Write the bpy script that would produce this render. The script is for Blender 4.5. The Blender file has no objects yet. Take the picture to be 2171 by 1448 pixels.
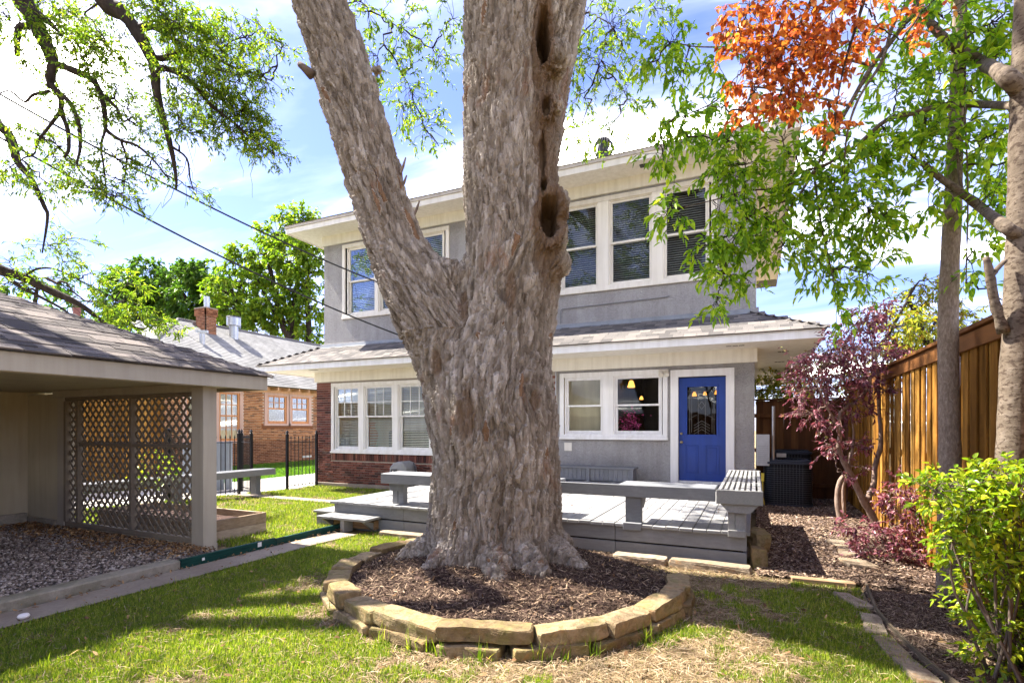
import bpy, bmesh, math, random
import numpy as np
from mathutils import Vector, Matrix, Quaternion

random.seed(7)
rng = np.random.default_rng(11)
SC = bpy.context.scene
COL = SC.collection

# ------------------------------------------------------------------ camera, world, sun, exposure
EYE = 1.57
YAW = math.radians(24.7)
cam_data = bpy.data.cameras.new('camera')
cam_data.sensor_width = 36.0
cam_data.lens = 1118 / 2171 * 36.0
cam_data.shift_y = (905 - 724) / 2171
cam_data.clip_start = 0.05
cam_data.clip_end = 800
cam = bpy.data.objects.new('camera', cam_data)
cam.location = (0, 0, EYE)
cam.rotation_euler = (math.radians(90), 0, YAW)
COL.objects.link(cam)
SC.camera = cam

SUN_DIR = Vector((1.0, 0.03, -1.37)).normalized()      # the way the light travels
world = bpy.data.worlds.new("World")
SC.world = world
world.use_nodes = True
wn, wl = world.node_tree.nodes, world.node_tree.links
wn.clear()
w_out = wn.new('ShaderNodeOutputWorld')
w_bg = wn.new('ShaderNodeBackground')
w_bg.inputs['Strength'].default_value = 0.15
sky = wn.new('ShaderNodeTexSky')
sky.sky_type = 'NISHITA'
sky.sun_disc = False
sky.sun_elevation = math.asin(-SUN_DIR.z)
sky.sun_rotation = math.radians(270)
sky.altitude = 150
sky.air_density = 1.0
sky.dust_density = 0.6
sky.ozone_density = 1.6
# thin cirrus: streaky noise over a flat layer high above the yard
w_tc = wn.new('ShaderNodeTexCoord')
w_sep = wn.new('ShaderNodeSeparateXYZ')
wl.new(w_tc.outputs['Generated'], w_sep.inputs[0])
w_z = wn.new('ShaderNodeMath'); w_z.operation = 'MAXIMUM'; w_z.inputs[1].default_value = 0.0
wl.new(w_sep.outputs['Z'], w_z.inputs[0])
w_z2 = wn.new('ShaderNodeMath'); w_z2.operation = 'ADD'; w_z2.inputs[1].default_value = 0.12
wl.new(w_z.outputs[0], w_z2.inputs[0])
w_dx = wn.new('ShaderNodeMath'); w_dx.operation = 'DIVIDE'
w_dy = wn.new('ShaderNodeMath'); w_dy.operation = 'DIVIDE'
wl.new(w_sep.outputs['X'], w_dx.inputs[0]); wl.new(w_z2.outputs[0], w_dx.inputs[1])
wl.new(w_sep.outputs['Y'], w_dy.inputs[0]); wl.new(w_z2.outputs[0], w_dy.inputs[1])
w_cmb = wn.new('ShaderNodeCombineXYZ')
wl.new(w_dx.outputs[0], w_cmb.inputs[0]); wl.new(w_dy.outputs[0], w_cmb.inputs[1])
w_map = wn.new('ShaderNodeMapping')
w_map.inputs['Rotation'].default_value = (0, 0, math.radians(-38))
w_map.inputs['Scale'].default_value = (0.55, 1.5, 1.0)
w_map.inputs['Location'].default_value = (7.3, 1.1, 0.0)
wl.new(w_cmb.outputs[0], w_map.inputs['Vector'])
w_noise = wn.new('ShaderNodeTexNoise')
w_noise.inputs['Scale'].default_value = 1.0
w_noise.inputs['Detail'].default_value = 7
w_noise.inputs['Roughness'].default_value = 0.55
w_noise.inputs['Distortion'].default_value = 0.5
wl.new(w_map.outputs[0], w_noise.inputs['Vector'])
w_ramp = wn.new('ShaderNodeValToRGB')
w_ramp.color_ramp.elements[0].position = 0.41
w_ramp.color_ramp.elements[0].color = (0.0, 0.0, 0.0, 1)
w_ramp.color_ramp.elements[1].position = 0.72
w_ramp.color_ramp.elements[1].color = (0.97, 0.97, 0.97, 1)
for p_, c_ in ((0.49, 0.006), (0.56, 0.022), (0.62, 0.085)):          # thin veil first, dense cores later
    e_ = w_ramp.color_ramp.elements.new(p_); e_.color = (c_, c_, c_, 1)
wl.new(w_noise.outputs['Fac'], w_ramp.inputs[0])
w_mix = wn.new('ShaderNodeMix'); w_mix.data_type = 'RGBA'
w_mix.inputs[7].default_value = (22.5, 21.4, 18.8, 1)          # sunlit cirrus, same scale as the sky texture
wl.new(w_ramp.outputs[0], w_mix.inputs[0])
w_blue = wn.new('ShaderNodeMix'); w_blue.data_type = 'RGBA'; w_blue.blend_type = 'MULTIPLY'; w_blue.inputs[0].default_value = 1.0
w_blue.inputs[7].default_value = (0.150, 0.148, 0.225, 1)            # clear deep-blue gaps
wl.new(sky.outputs[0], w_blue.inputs[6])
wl.new(w_blue.outputs[2], w_mix.inputs[6])
wl.new(w_mix.outputs[2], w_bg.inputs['Color'])
wl.new(w_bg.outputs[0], w_out.inputs[0])

sun_data = bpy.data.lights.new('sun', 'SUN')
sun_data.energy = 2.0
sun_data.angle = math.radians(0.55)
sun_data.color = (1.0, 0.94, 0.83)
sun = bpy.data.objects.new('sun', sun_data)
sun.rotation_euler = SUN_DIR.to_track_quat('-Z', 'Y').to_euler()
sun.location = (-20, 0, 30)
COL.objects.link(sun)

SC.view_settings.view_transform = 'Standard'
SC.view_settings.look = 'None'
SC.view_settings.exposure = 3.5
SC.view_settings.gamma = 1.0
SC.view_settings.use_curve_mapping = False
SC.cycles.use_denoising = True
SC.cycles.max_bounces = 7
SC.cycles.diffuse_bounces = 4
SC.cycles.transparent_max_bounces = 12
SC.cycles.sample_clamp_indirect = 8

# ------------------------------------------------------------------ objects: things, parts, sub-parts
def tag(o, label=None, cat=None, group=None, kind=None):
    if label: o['label'] = label
    if cat: o['category'] = cat
    if group: o['group'] = group
    if kind: o['kind'] = kind
    return o

def thing(name, label, cat, loc=(0, 0, 0), group=None):
    o = bpy.data.objects.new(name, None)
    o.empty_display_size = 0.1
    o.location = loc
    COL.objects.link(o)
    return tag(o, label, cat, group)

def wloc(o):
    v = Vector((0, 0, 0))
    while o is not None:
        v += o.location
        o = o.parent
    return v

def link(name, mesh, parent=None, loc=None, rot=None, scale=None):
    """one object of a (possibly shared) mesh; loc is in world axes"""
    o = bpy.data.objects.new(name, mesh)
    if parent is not None:
        o.parent = parent
        base = wloc(parent)
    else:
        base = Vector((0, 0, 0))
    o.location = (Vector(loc) if loc is not None else Vector((0, 0, 0))) - (base if loc is not None else Vector((0, 0, 0)))
    if rot is not None: o.rotation_euler = rot
    if scale is not None: o.scale = scale
    COL.objects.link(o)
    return o

class MB:
    """collects simple shapes in world coordinates and links them as ONE mesh object"""
    def __init__(s): s.v = []; s.f = []
    def add(s, vs, fs):
        n = len(s.v)
        s.v.extend([tuple(p) for p in vs])
        s.f.extend([tuple(i + n for i in f) for f in fs])
        return s
    def box(s, x0, x1, y0, y1, z0, z1):
        return s.add([(x0,y0,z0),(x1,y0,z0),(x1,y1,z0),(x0,y1,z0),(x0,y0,z1),(x1,y0,z1),(x1,y1,z1),(x0,y1,z1)],
                     [(0,3,2,1),(4,5,6,7),(0,1,5,4),(1,2,6,5),(2,3,7,6),(3,0,4,7)])
    def obox(s, c, sx, sy, sz, rz=0.0, rx=0.0, ry=0.0):
        m = Matrix.Translation(c) @ Matrix.Rotation(rz, 4, 'Z') @ Matrix.Rotation(ry, 4, 'Y') @ Matrix.Rotation(rx, 4, 'X')
        vs = [m @ Vector((a*sx/2, b*sy/2, d*sz/2)) for d in (-1,1) for (a,b) in ((-1,-1),(1,-1),(1,1),(-1,1))]
        return s.add(vs, [(0,3,2,1),(4,5,6,7),(0,1,5,4),(1,2,6,5),(2,3,7,6),(3,0,4,7)])
    def quad(s, a, b, c, d): return s.add([a,b,c,d], [(0,1,2,3)])
    def poly(s, pts): return s.add(pts, [tuple(range(len(pts)))])
    def prism(s, pts, h):
        """pts: outline in 3D (planar, CCW seen from h's tip), extruded by vector h"""
        h = Vector(h); n = len(pts)
        a = [Vector(p) for p in pts]; b = [p + h for p in a]
        fs = [tuple(reversed(range(n))), tuple(range(n, 2*n))]
        fs += [(i, (i+1) % n, (i+1) % n + n, i + n) for i in range(n)]
        return s.add(a + b, fs)
    def tube(s, pts, rs, n=8, cap=True):
        pts = [Vector(p) for p in pts]
        if not hasattr(rs, '__len__'): rs = [rs] * len(pts)
        up = None; ring = []
        vs = []
        for i, p in enumerate(pts):
            t = (pts[min(i+1, len(pts)-1)] - pts[max(i-1, 0)])
            if t.length < 1e-9: t = Vector((0,0,1))
            t.normalize()
            if up is None:
                up = t.orthogonal().normalized()
            up = (up - t * up.dot(t))
            if up.length < 1e-6: up = t.orthogonal()
            up.normalize()
            w = t.cross(up)
            for k in range(n):
                a = 2*math.pi*k/n
                vs.append(p + (up*math.cos(a) + w*math.sin(a)) * rs[i])
        fs = []
        for i in range(len(pts)-1):
            for k in range(n):
                fs.append((i*n+k, i*n+(k+1)%n, (i+1)*n+(k+1)%n, (i+1)*n+k))
        if cap:
            fs.append(tuple(reversed(range(n))))
            fs.append(tuple(range((len(pts)-1)*n, len(pts)*n)))
        return s.add(vs, fs)
    def lathe(s, c, prof, n=20, cap=True):
        vs = []; c = Vector(c)
        for (r, z) in prof:
            for k in range(n):
                a = 2*math.pi*k/n
                vs.append(c + Vector((r*math.cos(a), r*math.sin(a), z)))
        fs = [(i*n+k, i*n+(k+1)%n, (i+1)*n+(k+1)%n, (i+1)*n+k) for i in range(len(prof)-1) for k in range(n)]
        if cap:
            fs.append(tuple(reversed(range(n)))); fs.append(tuple(range((len(prof)-1)*n, len(prof)*n)))
        return s.add(vs, fs)
    def mesh(s, name, mat=None, org=(0,0,0), bevel=0.0, smooth=False, seg=1):
        me = bpy.data.meshes.new(name)
        o = Vector(org)
        me.from_pydata([Vector(p) - o for p in s.v], [], s.f)
        if bevel > 0:
            bm = bmesh.new(); bm.from_mesh(me)
            es = [e for e in bm.edges if len(e.link_faces) == 2 and e.calc_face_angle(0) > 0.5]
            bmesh.ops.bevel(bm, geom=es, offset=bevel, segments=seg, affect='EDGES', profile=0.6, clamp_overlap=True)
            bm.to_mesh(me); bm.free()
        if mat: me.materials.append(mat)
        if smooth: me.polygons.foreach_set('use_smooth', [True]*len(me.polygons))
        me.update()
        return me
    def build(s, name, mat=None, parent=None, bevel=0.0, smooth=False, kind=None, seg=1):
        org = wloc(parent) if parent is not None else Vector((0,0,0))
        o = bpy.data.objects.new(name, s.mesh(name, mat, org, bevel, smooth, seg))
        if parent is not None: o.parent = parent
        COL.objects.link(o)
        if kind: o['kind'] = kind
        return o

def np_mesh(name, verts, faces, mat, org=(0,0,0), smooth=False):
    """verts (N,3), faces (M,k) numpy -> mesh"""
    me = bpy.data.meshes.new(name)
    verts = np.asarray(verts, dtype=np.float32) - np.asarray(org, dtype=np.float32)
    faces = np.asarray(faces, dtype=np.int32)
    k = faces.shape[1]
    me.vertices.add(len(verts)); me.vertices.foreach_set('co', verts.ravel())
    me.loops.add(faces.size); me.loops.foreach_set('vertex_index', faces.ravel())
    me.polygons.add(len(faces))
    me.polygons.foreach_set('loop_start', np.arange(0, faces.size, k, dtype=np.int32))
    me.polygons.foreach_set('loop_total', np.full(len(faces), k, dtype=np.int32))
    if smooth: me.polygons.foreach_set('use_smooth', np.ones(len(faces), dtype=bool))
    me.update(calc_edges=True)
    me.validate()
    if mat: me.materials.append(mat)
    return me

# ------------------------------------------------------------------ numpy noise
def _hash(i, j, k, seed):
    h = (i.astype(np.int64)*374761393 + j.astype(np.int64)*668265263 + k.astype(np.int64)*2147483647 + seed*974634777) & 0xFFFFFFFF
    h = ((h ^ (h >> 13)) * 1274126177) & 0xFFFFFFFF
    h = ((h ^ (h >> 16)) * 2246822519) & 0xFFFFFFFF
    return ((h ^ (h >> 15)) & 0xFFFFFF) / float(0xFFFFFF)

def vnoise(p, seed=0):
    p = np.asarray(p, dtype=np.float64)
    i = np.floor(p).astype(np.int64); f = p - i
    u = f*f*(3-2*f)
    r = 0
    for a in (0,1):
        for b in (0,1):
            for c in (0,1):
                w = (u[:,0] if a else 1-u[:,0])*(u[:,1] if b else 1-u[:,1])*(u[:,2] if c else 1-u[:,2])
                r = r + w*_hash(i[:,0]+a, i[:,1]+b, i[:,2]+c, seed)
    return r

def fbm(p, oct=4, seed=0):
    r = 0; amp = 0.5; tot = 0
    p = np.asarray(p, dtype=np.float64)
    for o in range(oct):
        r = r + amp*vnoise(p*(2**o) + 17.3*o, seed+o); tot += amp; amp *= 0.5
    return r/tot

def voronoi(p, seed=0):
    """F1, F2, random of the nearest cell, offset to its point"""
    p = np.asarray(p, dtype=np.float64)
    i = np.floor(p).astype(np.int64)
    n = len(p)
    f1 = np.full(n, 9.0); f2 = np.full(n, 9.0); cid = np.zeros(n); off = np.zeros((n,3))
    for a in (-1,0,1):
        for b in (-1,0,1):
            for c in (-1,0,1):
                q = i + np.array([a,b,c])
                jit = np.stack([_hash(q[:,0],q[:,1],q[:,2],seed+s) for s in (1,2,3)], 1)
                d = q + jit - p
                dist = np.sqrt((d**2).sum(1))
                new = dist < f1
                f2 = np.where(new, f1, np.minimum(f2, dist))
                off = np.where(new[:,None], d, off)
                cid = np.where(new, _hash(q[:,0],q[:,1],q[:,2],seed+9), cid)
                f1 = np.where(new, dist, f1)
    return f1, f2, cid, off

def sstep(a, b, x):
    t = np.clip((x-a)/(b-a), 0, 1)
    return t*t*(3-2*t)

# ------------------------------------------------------------------ materials
def newmat(name):
    m = bpy.data.materials.new(name); m.use_nodes = True
    nt = m.node_tree
    b = nt.nodes['Principled BSDF']
    return m, nt.nodes, nt.links, b

def _coords(N, L, scale, world=True):
    if world:
        g = N.new('ShaderNodeNewGeometry'); src = g.outputs['Position']
    else:
        g = N.new('ShaderNodeTexCoord'); src = g.outputs['Object']
    mp = N.new('ShaderNodeMapping'); mp.inputs['Scale'].default_value = scale
    L.new(src, mp.inputs['Vector'])
    return mp.outputs[0]

def _ramp(N, L, fac, stops):
    r = N.new('ShaderNodeValToRGB')
    e = r.color_ramp.elements
    while len(e) < len(stops): e.new(0.5)
    for k, (p, c) in enumerate(stops):
        e[k].position = p; e[k].color = (*c, 1)
    L.new(fac, r.inputs[0])
    return r.outputs[0]

def _noise(N, L, vec, scale, detail=4, rough=0.55, dist=0.0):
    t = N.new('ShaderNodeTexNoise')
    t.inputs['Scale'].default_value = scale; t.inputs['Detail'].default_value = detail
    t.inputs['Roughness'].default_value = rough; t.inputs['Distortion'].default_value = dist
    L.new(vec, t.inputs['Vector'])
    return t.outputs['Fac']

def mixc(N, L, fac, a, b, blend='MIX'):
    m = N.new('ShaderNodeMix'); m.data_type = 'RGBA'; m.blend_type = blend
    for sock, val in ((m.inputs[0], fac), (m.inputs[6], a), (m.inputs[7], b)):
        if hasattr(val, 'is_output'): L.new(val, sock)
        elif isinstance(val, (int, float)): sock.default_value = val
        else: sock.default_value = (*val, 1)
    return m.outputs[2]

def bump(N, L, b, height, strength=0.3, dist=0.01):
    n = N.new('ShaderNodeBump')
    n.inputs['Strength'].default_value = strength; n.inputs['Distance'].default_value = dist
    L.new(height, n.inputs['Height']); L.new(n.outputs[0], b.inputs['Normal'])

def rand_out(N):
    """random per object (pieces) """
    return N.new('ShaderNodeObjectInfo').outputs['Random']

def isl_out(N):
    return N.new('ShaderNodeNewGeometry').outputs['Random Per Island']

def mat_paint(name, col, rough=0.55, var=0.06, nscale=3.0, bump_s=0.08, bump_scale=60, dirt=None, dirt_amt=0.25):
    m, N, L, b = newmat(name)
    v = _coords(N, L, (1,1,1))
    n1 = _noise(N, L, v, nscale, 5, 0.6)
    lo = tuple(c*(1-var) for c in col); hi = tuple(min(1,c*(1+var)) for c in col)
    c = _ramp(N, L, n1, [(0.3, lo), (0.7, hi)])
    if dirt:
        n2 = _noise(N, L, v, nscale*2.7, 8, 0.7, 0.6)
        f = _ramp(N, L, n2, [(0.52, (0,0,0)), (0.75, (dirt_amt,)*3)])
        c = mixc(N, L, f, c, dirt)
    vs_ = _coords(N, L, (9,9,0.7))
    st = _ramp(N, L, _noise(N, L, vs_, 1.0, 5, 0.6), [(0.35,(0.90,0.89,0.87)),(0.6,(1.02,1.02,1.02))])
    c = mixc(N, L, 1.0, c, st, 'MULTIPLY')
    L.new(c, b.inputs['Base Color'])
    b.inputs['Roughness'].default_value = rough
    if bump_s > 0: bump(N, L, b, _noise(N, L, v, bump_scale, 3), bump_s, 0.004)
    return m

def mat_pieces(name, stops, rough=0.8, grain=None, grain_amt=0.25, bump_s=0.3, bump_scale=90, island=False, stain=None, stain_amt=0.4, spec=0.12):
    """colour picked per piece (object random or mesh island), grain stretched by 'grain' scale"""
    m, N, L, b = newmat(name)
    r = isl_out(N) if island else rand_out(N)
    c = _ramp(N, L, r, stops)
    v = _coords(N, L, grain or (30,30,30))
    n1 = _noise(N, L, v, 1.0, 6, 0.62, 0.3)
    g = _ramp(N, L, n1, [(0.3, (1-grain_amt,)*3), (0.7, (1+grain_amt*0.6,)*3)])
    c = mixc(N, L, 1.0, c, g, 'MULTIPLY')
    if stain:
        v2 = _coords(N, L, (1,1,1))
        n2 = _noise(N, L, v2, 5.0, 6, 0.65, 0.4)
        f = _ramp(N, L, n2, [(0.5, (0,0,0)), (0.72, (stain_amt,)*3)])
        c = mixc(N, L, f, c, stain)
    L.new(c, b.inputs['Base Color'])
    b.inputs['Roughness'].default_value = rough
    b.inputs['Specular IOR Level'].default_value = spec
    if bump_s > 0: bump(N, L, b, n1, bump_s, 0.004)
    return m

def mat_leaf(name, stops, trans=0.4, rough=0.45, tint=(1.0, 1.0, 0.55), per_object=False):
    m, N, L, b = newmat(name)
    r = rand_out(N) if per_object else isl_out(N)
    c = _ramp(N, L, r, stops)
    v = _coords(N, L, (1,1,1))
    n1 = _noise(N, L, v, 1.3, 3)
    g = _ramp(N, L, n1, [(0.3, (0.8,0.82,0.8)), (0.7, (1.15,1.15,1.1))])
    c = mixc(N, L, 1.0, c, g, 'MULTIPLY')
    L.new(c, b.inputs['Base Color'])
    b.inputs['Roughness'].default_value = rough
    b.inputs['Specular IOR Level'].default_value = 0.35
    t = N.new('ShaderNodeBsdfTranslucent')
    tc = mixc(N, L, 1.0, c, tint, 'MULTIPLY')
    bright = mixc(N, L, 1.0, tc, (1.9, 1.9, 1.6), 'MULTIPLY')
    L.new(bright, t.inputs[0])
    mx = N.new('ShaderNodeMixShader'); mx.inputs[0].default_value = trans
    L.new(b.outputs[0], mx.inputs[1]); L.new(t.outputs[0], mx.inputs[2])
    L.new(mx.outputs[0], N['Material Output'].inputs[0])
    return m

def mat_plain(name, col, rough=0.5, metal=0.0, spec=0.5):
    m, N, L, b = newmat(name)
    v = _coords(N, L, (1,1,1))
    n1 = _noise(N, L, v, 9.0, 4)
    c = _ramp(N, L, n1, [(0.3, tuple(k*0.9 for k in col)), (0.7, tuple(min(1,k*1.08) for k in col))])
    L.new(c, b.inputs['Base Color'])
    b.inputs['Roughness'].default_value = rough; b.inputs['Metallic'].default_value = metal
    b.inputs['Specular IOR Level'].default_value = spec
    return m

def mat_emit(name, col, strength):
    m, N, L, b = newmat(name)
    b.inputs['Base Color'].default_value = (*col, 1)
    b.inputs['Emission Color'].default_value = (*col, 1)
    b.inputs['Emission Strength'].default_value = strength
    return m

def mat_glass(name, refl=0.16, tint=(0.9,0.94,0.94), wav=0.0):
    m, N, L, b = newmat(name)
    tr = N.new('ShaderNodeBsdfTransparent'); tr.inputs[0].default_value = (*tint, 1)
    gl = N.new('ShaderNodeBsdfGlossy'); gl.inputs['Roughness'].default_value = 0.0
    gl.inputs[0].default_value = (0.95, 0.97, 1, 1)
    if wav > 0:
        v = _coords(N, L, (1,1,1))
        n = _noise(N, L, v, 2.2, 2)
        bm_ = N.new('ShaderNodeBump'); bm_.inputs['Strength'].default_value = wav; bm_.inputs['Distance'].default_value = 0.02
        L.new(n, bm_.inputs['Height']); L.new(bm_.outputs[0], gl.inputs['Normal'])
    fr = N.new('ShaderNodeFresnel'); fr.inputs[0].default_value = 1.5
    ad = N.new('ShaderNodeMath'); ad.operation = 'MULTIPLY_ADD'; ad.use_clamp = True
    ad.inputs[1].default_value = 0.42; ad.inputs[2].default_value = refl
    L.new(fr.outputs[0], ad.inputs[0])
    mx = N.new('ShaderNodeMixShader')
    L.new(ad.outputs[0], mx.inputs[0]); L.new(tr.outputs[0], mx.inputs[1]); L.new(gl.outputs[0], mx.inputs[2])
    L.new(mx.outputs[0], N['Material Output'].inputs[0])
    return m

# world position of a point seen at (u, v) of the 2171x1448 survey photograph, 'dep' metres ahead
_s, _c = math.sin(YAW), math.cos(YAW)
def at(u, v, dep):
    r = (u - 1085.5) / 1118.0
    return Vector((dep*(-_s + _c*r), dep*(_c + _s*r), EYE - dep*(v - 905) / 1118.0))

def ground_z(y):
    return -0.03*min(max(y - 5.4, 0.0), 5.0)
def ground_zn(y):
    return -0.03*np.clip(y - 5.4, 0.0, 5.0)
# ------------------------------------------------------------------ the setting: ground sheets
def mat_soil(name, stops, scale, bs=0.6):
    m, N, L, b = newmat(name)
    v = _coords(N, L, (1,1,1))
    n1 = _noise(N, L, v, scale, 9, 0.68, 0.3)
    n2 = _noise(N, L, v, 0.9, 4, 0.6)
    c = _ramp(N, L, n1, stops)
    g = _ramp(N, L, n2, [(0.3, (0.75,0.75,0.75)), (0.7, (1.2,1.2,1.2))])
    c = mixc(N, L, 1.0, c, g, 'MULTIPLY')
    L.new(c, b.inputs['Base Color']); b.inputs['Roughness'].default_value = 0.95
    b.inputs['Specular IOR Level'].default_value = 0.15
    bump(N, L, b, _noise(N, L, v, scale*3, 6, 0.7), bs, 0.02)
    return m

M_soil = mat_soil('lawn_soil', [(0.3, (0.10,0.075,0.04)), (0.5, (0.20,0.15,0.075)), (0.72, (0.34,0.26,0.15))], 14)
M_soil_g = mat_soil('far_grass', [(0.3, (0.03,0.075,0.012)), (0.55, (0.07,0.15,0.02)), (0.75, (0.12,0.2,0.04))], 22)
M_mulchbase = mat_soil('mulch_base', [(0.3, (0.030,0.018,0.014)), (0.55, (0.075,0.045,0.036)), (0.75, (0.13,0.085,0.07))], 26, 0.9)
M_bedbase = mat_soil('bed_base', [(0.3, (0.03,0.02,0.015)), (0.55, (0.075,0.05,0.036)), (0.75, (0.15,0.105,0.08))], 20, 0.9)
M_gravelbase = mat_soil('gravel_base', [(0.3, (0.06,0.05,0.045)), (0.55, (0.16,0.14,0.13)), (0.75, (0.3,0.27,0.25))], 40, 0.8)

def mat_concrete(name, col, dirt=(0.16,0.11,0.075), amt=0.55, mscale=2.2):
    m, N, L, b = newmat(name)
    v = _coords(N, L, (1,1,1))
    n1 = _noise(N, L, v, 34, 8, 0.7)
    c = _ramp(N, L, n1, [(0.3, tuple(k*0.8 for k in col)), (0.7, tuple(k*1.12 for k in col))])
    n2 = _noise(N, L, v, mscale, 7, 0.7, 0.5)
    f = _ramp(N, L, n2, [(0.42, (0,0,0)), (0.68, (amt,)*3)])
    c = mixc(N, L, f, c, dirt)
    L.new(c, b.inputs['Base Color']); b.inputs['Roughness'].default_value = 0.9
    bump(N, L, b, n1, 0.35, 0.006)
    return m
M_conc = mat_concrete('path_concrete', (0.27,0.222,0.178))
M_conc_old = mat_concrete('curb_concrete', (0.30,0.265,0.21), (0.09,0.085,0.04), 0.7, 3.0)
M_drive = mat_concrete('driveway_concrete', (0.52,0.48,0.43), (0.3,0.27,0.24), 0.35, 1.2)

def gridsheet(name, x0, x1, ys, dz, mat, xs=None):
    xs = xs or [x0, x1]
    vs = [(x, y, ground_z(y)+dz) for y in ys for x in xs]
    n = len(xs)
    fs = [(j*n+i, j*n+i+1, (j+1)*n+i+1, (j+1)*n+i) for j in range(len(ys)-1) for i in range(n-1)]
    o = MB().add(vs, fs).build(name, mat)
    o['kind'] = 'structure'
    return o
gridsheet('ground', -200, 200, [-150, 5.4, 10.4, 260], 0.0, M_soil)
gridsheet('driveway', -14.7, -11.62, [-20, 5.4, 10.4, 60], 0.012, M_drive)
gridsheet('neighbor_lawn', -20.6, -14.7, [-20, 5.4, 10.4, 60], 0.006, M_soil_g)
gridsheet('garden_path', -5.68, -5.27, [-3, 2.35, 5.4, 6.05], 0.022, M_conc)
gridsheet('deck_path', -11.5, -6.15, [8.75, 9.15], 0.03, M_conc)
gridsheet('gravel_floor', -10.45, -5.86, [-3, 4.36], 0.045, M_gravelbase)
MB().quad((0.02,6.15,0.006),(1.78,6.15,0.006),(1.78,13.3,0.012),(0.02,13.3,0.012)).build('side_alley', M_bedbase)['kind'] = 'structure'

# right-hand planting bed with a curved lawn edge
EDGE = [(0.92,6.25),(0.955,6.08),(0.93,5.72),(0.90,5.3),(0.915,4.95),(0.945,4.62),(0.98,4.35),(1.03,4.1),(1.11,3.8),(1.25,3.2),(1.45,2.4),(1.6,1.5)]
def edge_x(y):
    pts = sorted((b, a) for a, b in EDGE)
    if y <= pts[0][0]: return pts[0][1]
    if y >= pts[-1][0]: return pts[-1][1]
    for (y0, x0), (y1, x1) in zip(pts, pts[1:]):
        if y0 <= y <= y1: return x0 + (x1-x0)*(y-y0)/(y1-y0)
ey = np.array(sorted(b for a, b in EDGE)); ex = np.array([edge_x(q) for q in ey])
vs = []; fs = []
for (a, b) in EDGE: vs += [(a, b, ground_z(b)+0.008), (1.80, b, ground_z(b)+0.008)]
for i in range(len(EDGE)-1): fs.append((2*i, 2*i+2, 2*i+3, 2*i+1))
o = MB().add(vs, fs).build('mulch_bed', M_bedbase); o['kind'] = 'structure'

# ------------------------------------------------------------------ tree ring: centre and outline
RC = at(1080, 905, 5.28); RC.z = 0.0
def ring_pt(a, k=1.0):
    """a measured from the direction pointing back to the viewer"""
    f = Vector((-_s, _c, 0)); r = Vector((_c, _s, 0))
    wob = 1 + 0.012*math.sin(3*a+0.4) + 0.010*math.sin(5*a+1.3)
    return RC + (f*(-math.cos(a))*1.64 + r*math.sin(a)*1.64)*k*wob
def in_ring(x, y, k=1.0):
    d = np.stack([x-RC.x, y-RC.y], 1)
    f = d @ np.array([-_s, _c]); r = d @ np.array([_c, _s])
    return (f/1.64)**2 + (r/1.64)**2 < k*k
TB = at(1050, 905, 5.9); TB.z = 0.1       # foot of the big tree

# mulch mound inside the ring
nr, na = 26, 96
vs = []
for i in range(nr+1):
    k = i/nr*0.97
    for j in range(na):
        p = ring_pt(2*math.pi*j/na, k)
        vs.append((p.x, p.y, 0))
vs = np.array(vs)
def open_side(x, y):
    d = np.stack([x-RC.x, y-RC.y], 1); f = d @ np.array([-_s, _c]); r = d @ np.array([_c, _s])
    a = np.arctan2(r, -f); k = np.hypot(f/1.64, r/1.64)
    w = sstep(1.35, 1.6, a)*(1-sstep(2.7, 2.95, a))
    return w*sstep(0.62, 0.97, k)
dtree = np.hypot(vs[:,0]-TB.x, vs[:,1]-TB.y)
vs[:,2] = (0.115 + 0.14*np.exp(-(dtree/1.05)**2) + 0.05*(fbm(vs*np.array([3.5,3.5,1]), 3, 5)-0.5))*(1-0.9*open_side(vs[:,0],vs[:,1]))
def mound_z(x, y):
    p = np.stack([x, y, np.zeros_like(x)], 1)
    dt = np.hypot(x-TB.x, y-TB.y)
    return (0.115 + 0.14*np.exp(-(dt/1.05)**2) + 0.05*(fbm(p*np.array([3.5,3.5,1]), 3, 5)-0.5))*(1-0.9*open_side(x,y))
fs = np.array([(i*na+j, i*na+(j+1)%na, (i+1)*na+(j+1)%na, (i+1)*na+j) for i in range(nr) for j in range(na)])[:, ::-1]
mound = bpy.data.objects.new('mulch_mound', np_mesh('mulch_mound', vs, fs, M_mulchbase, smooth=True)); COL.objects.link(mound)
mound['kind'] = 'structure'

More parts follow.
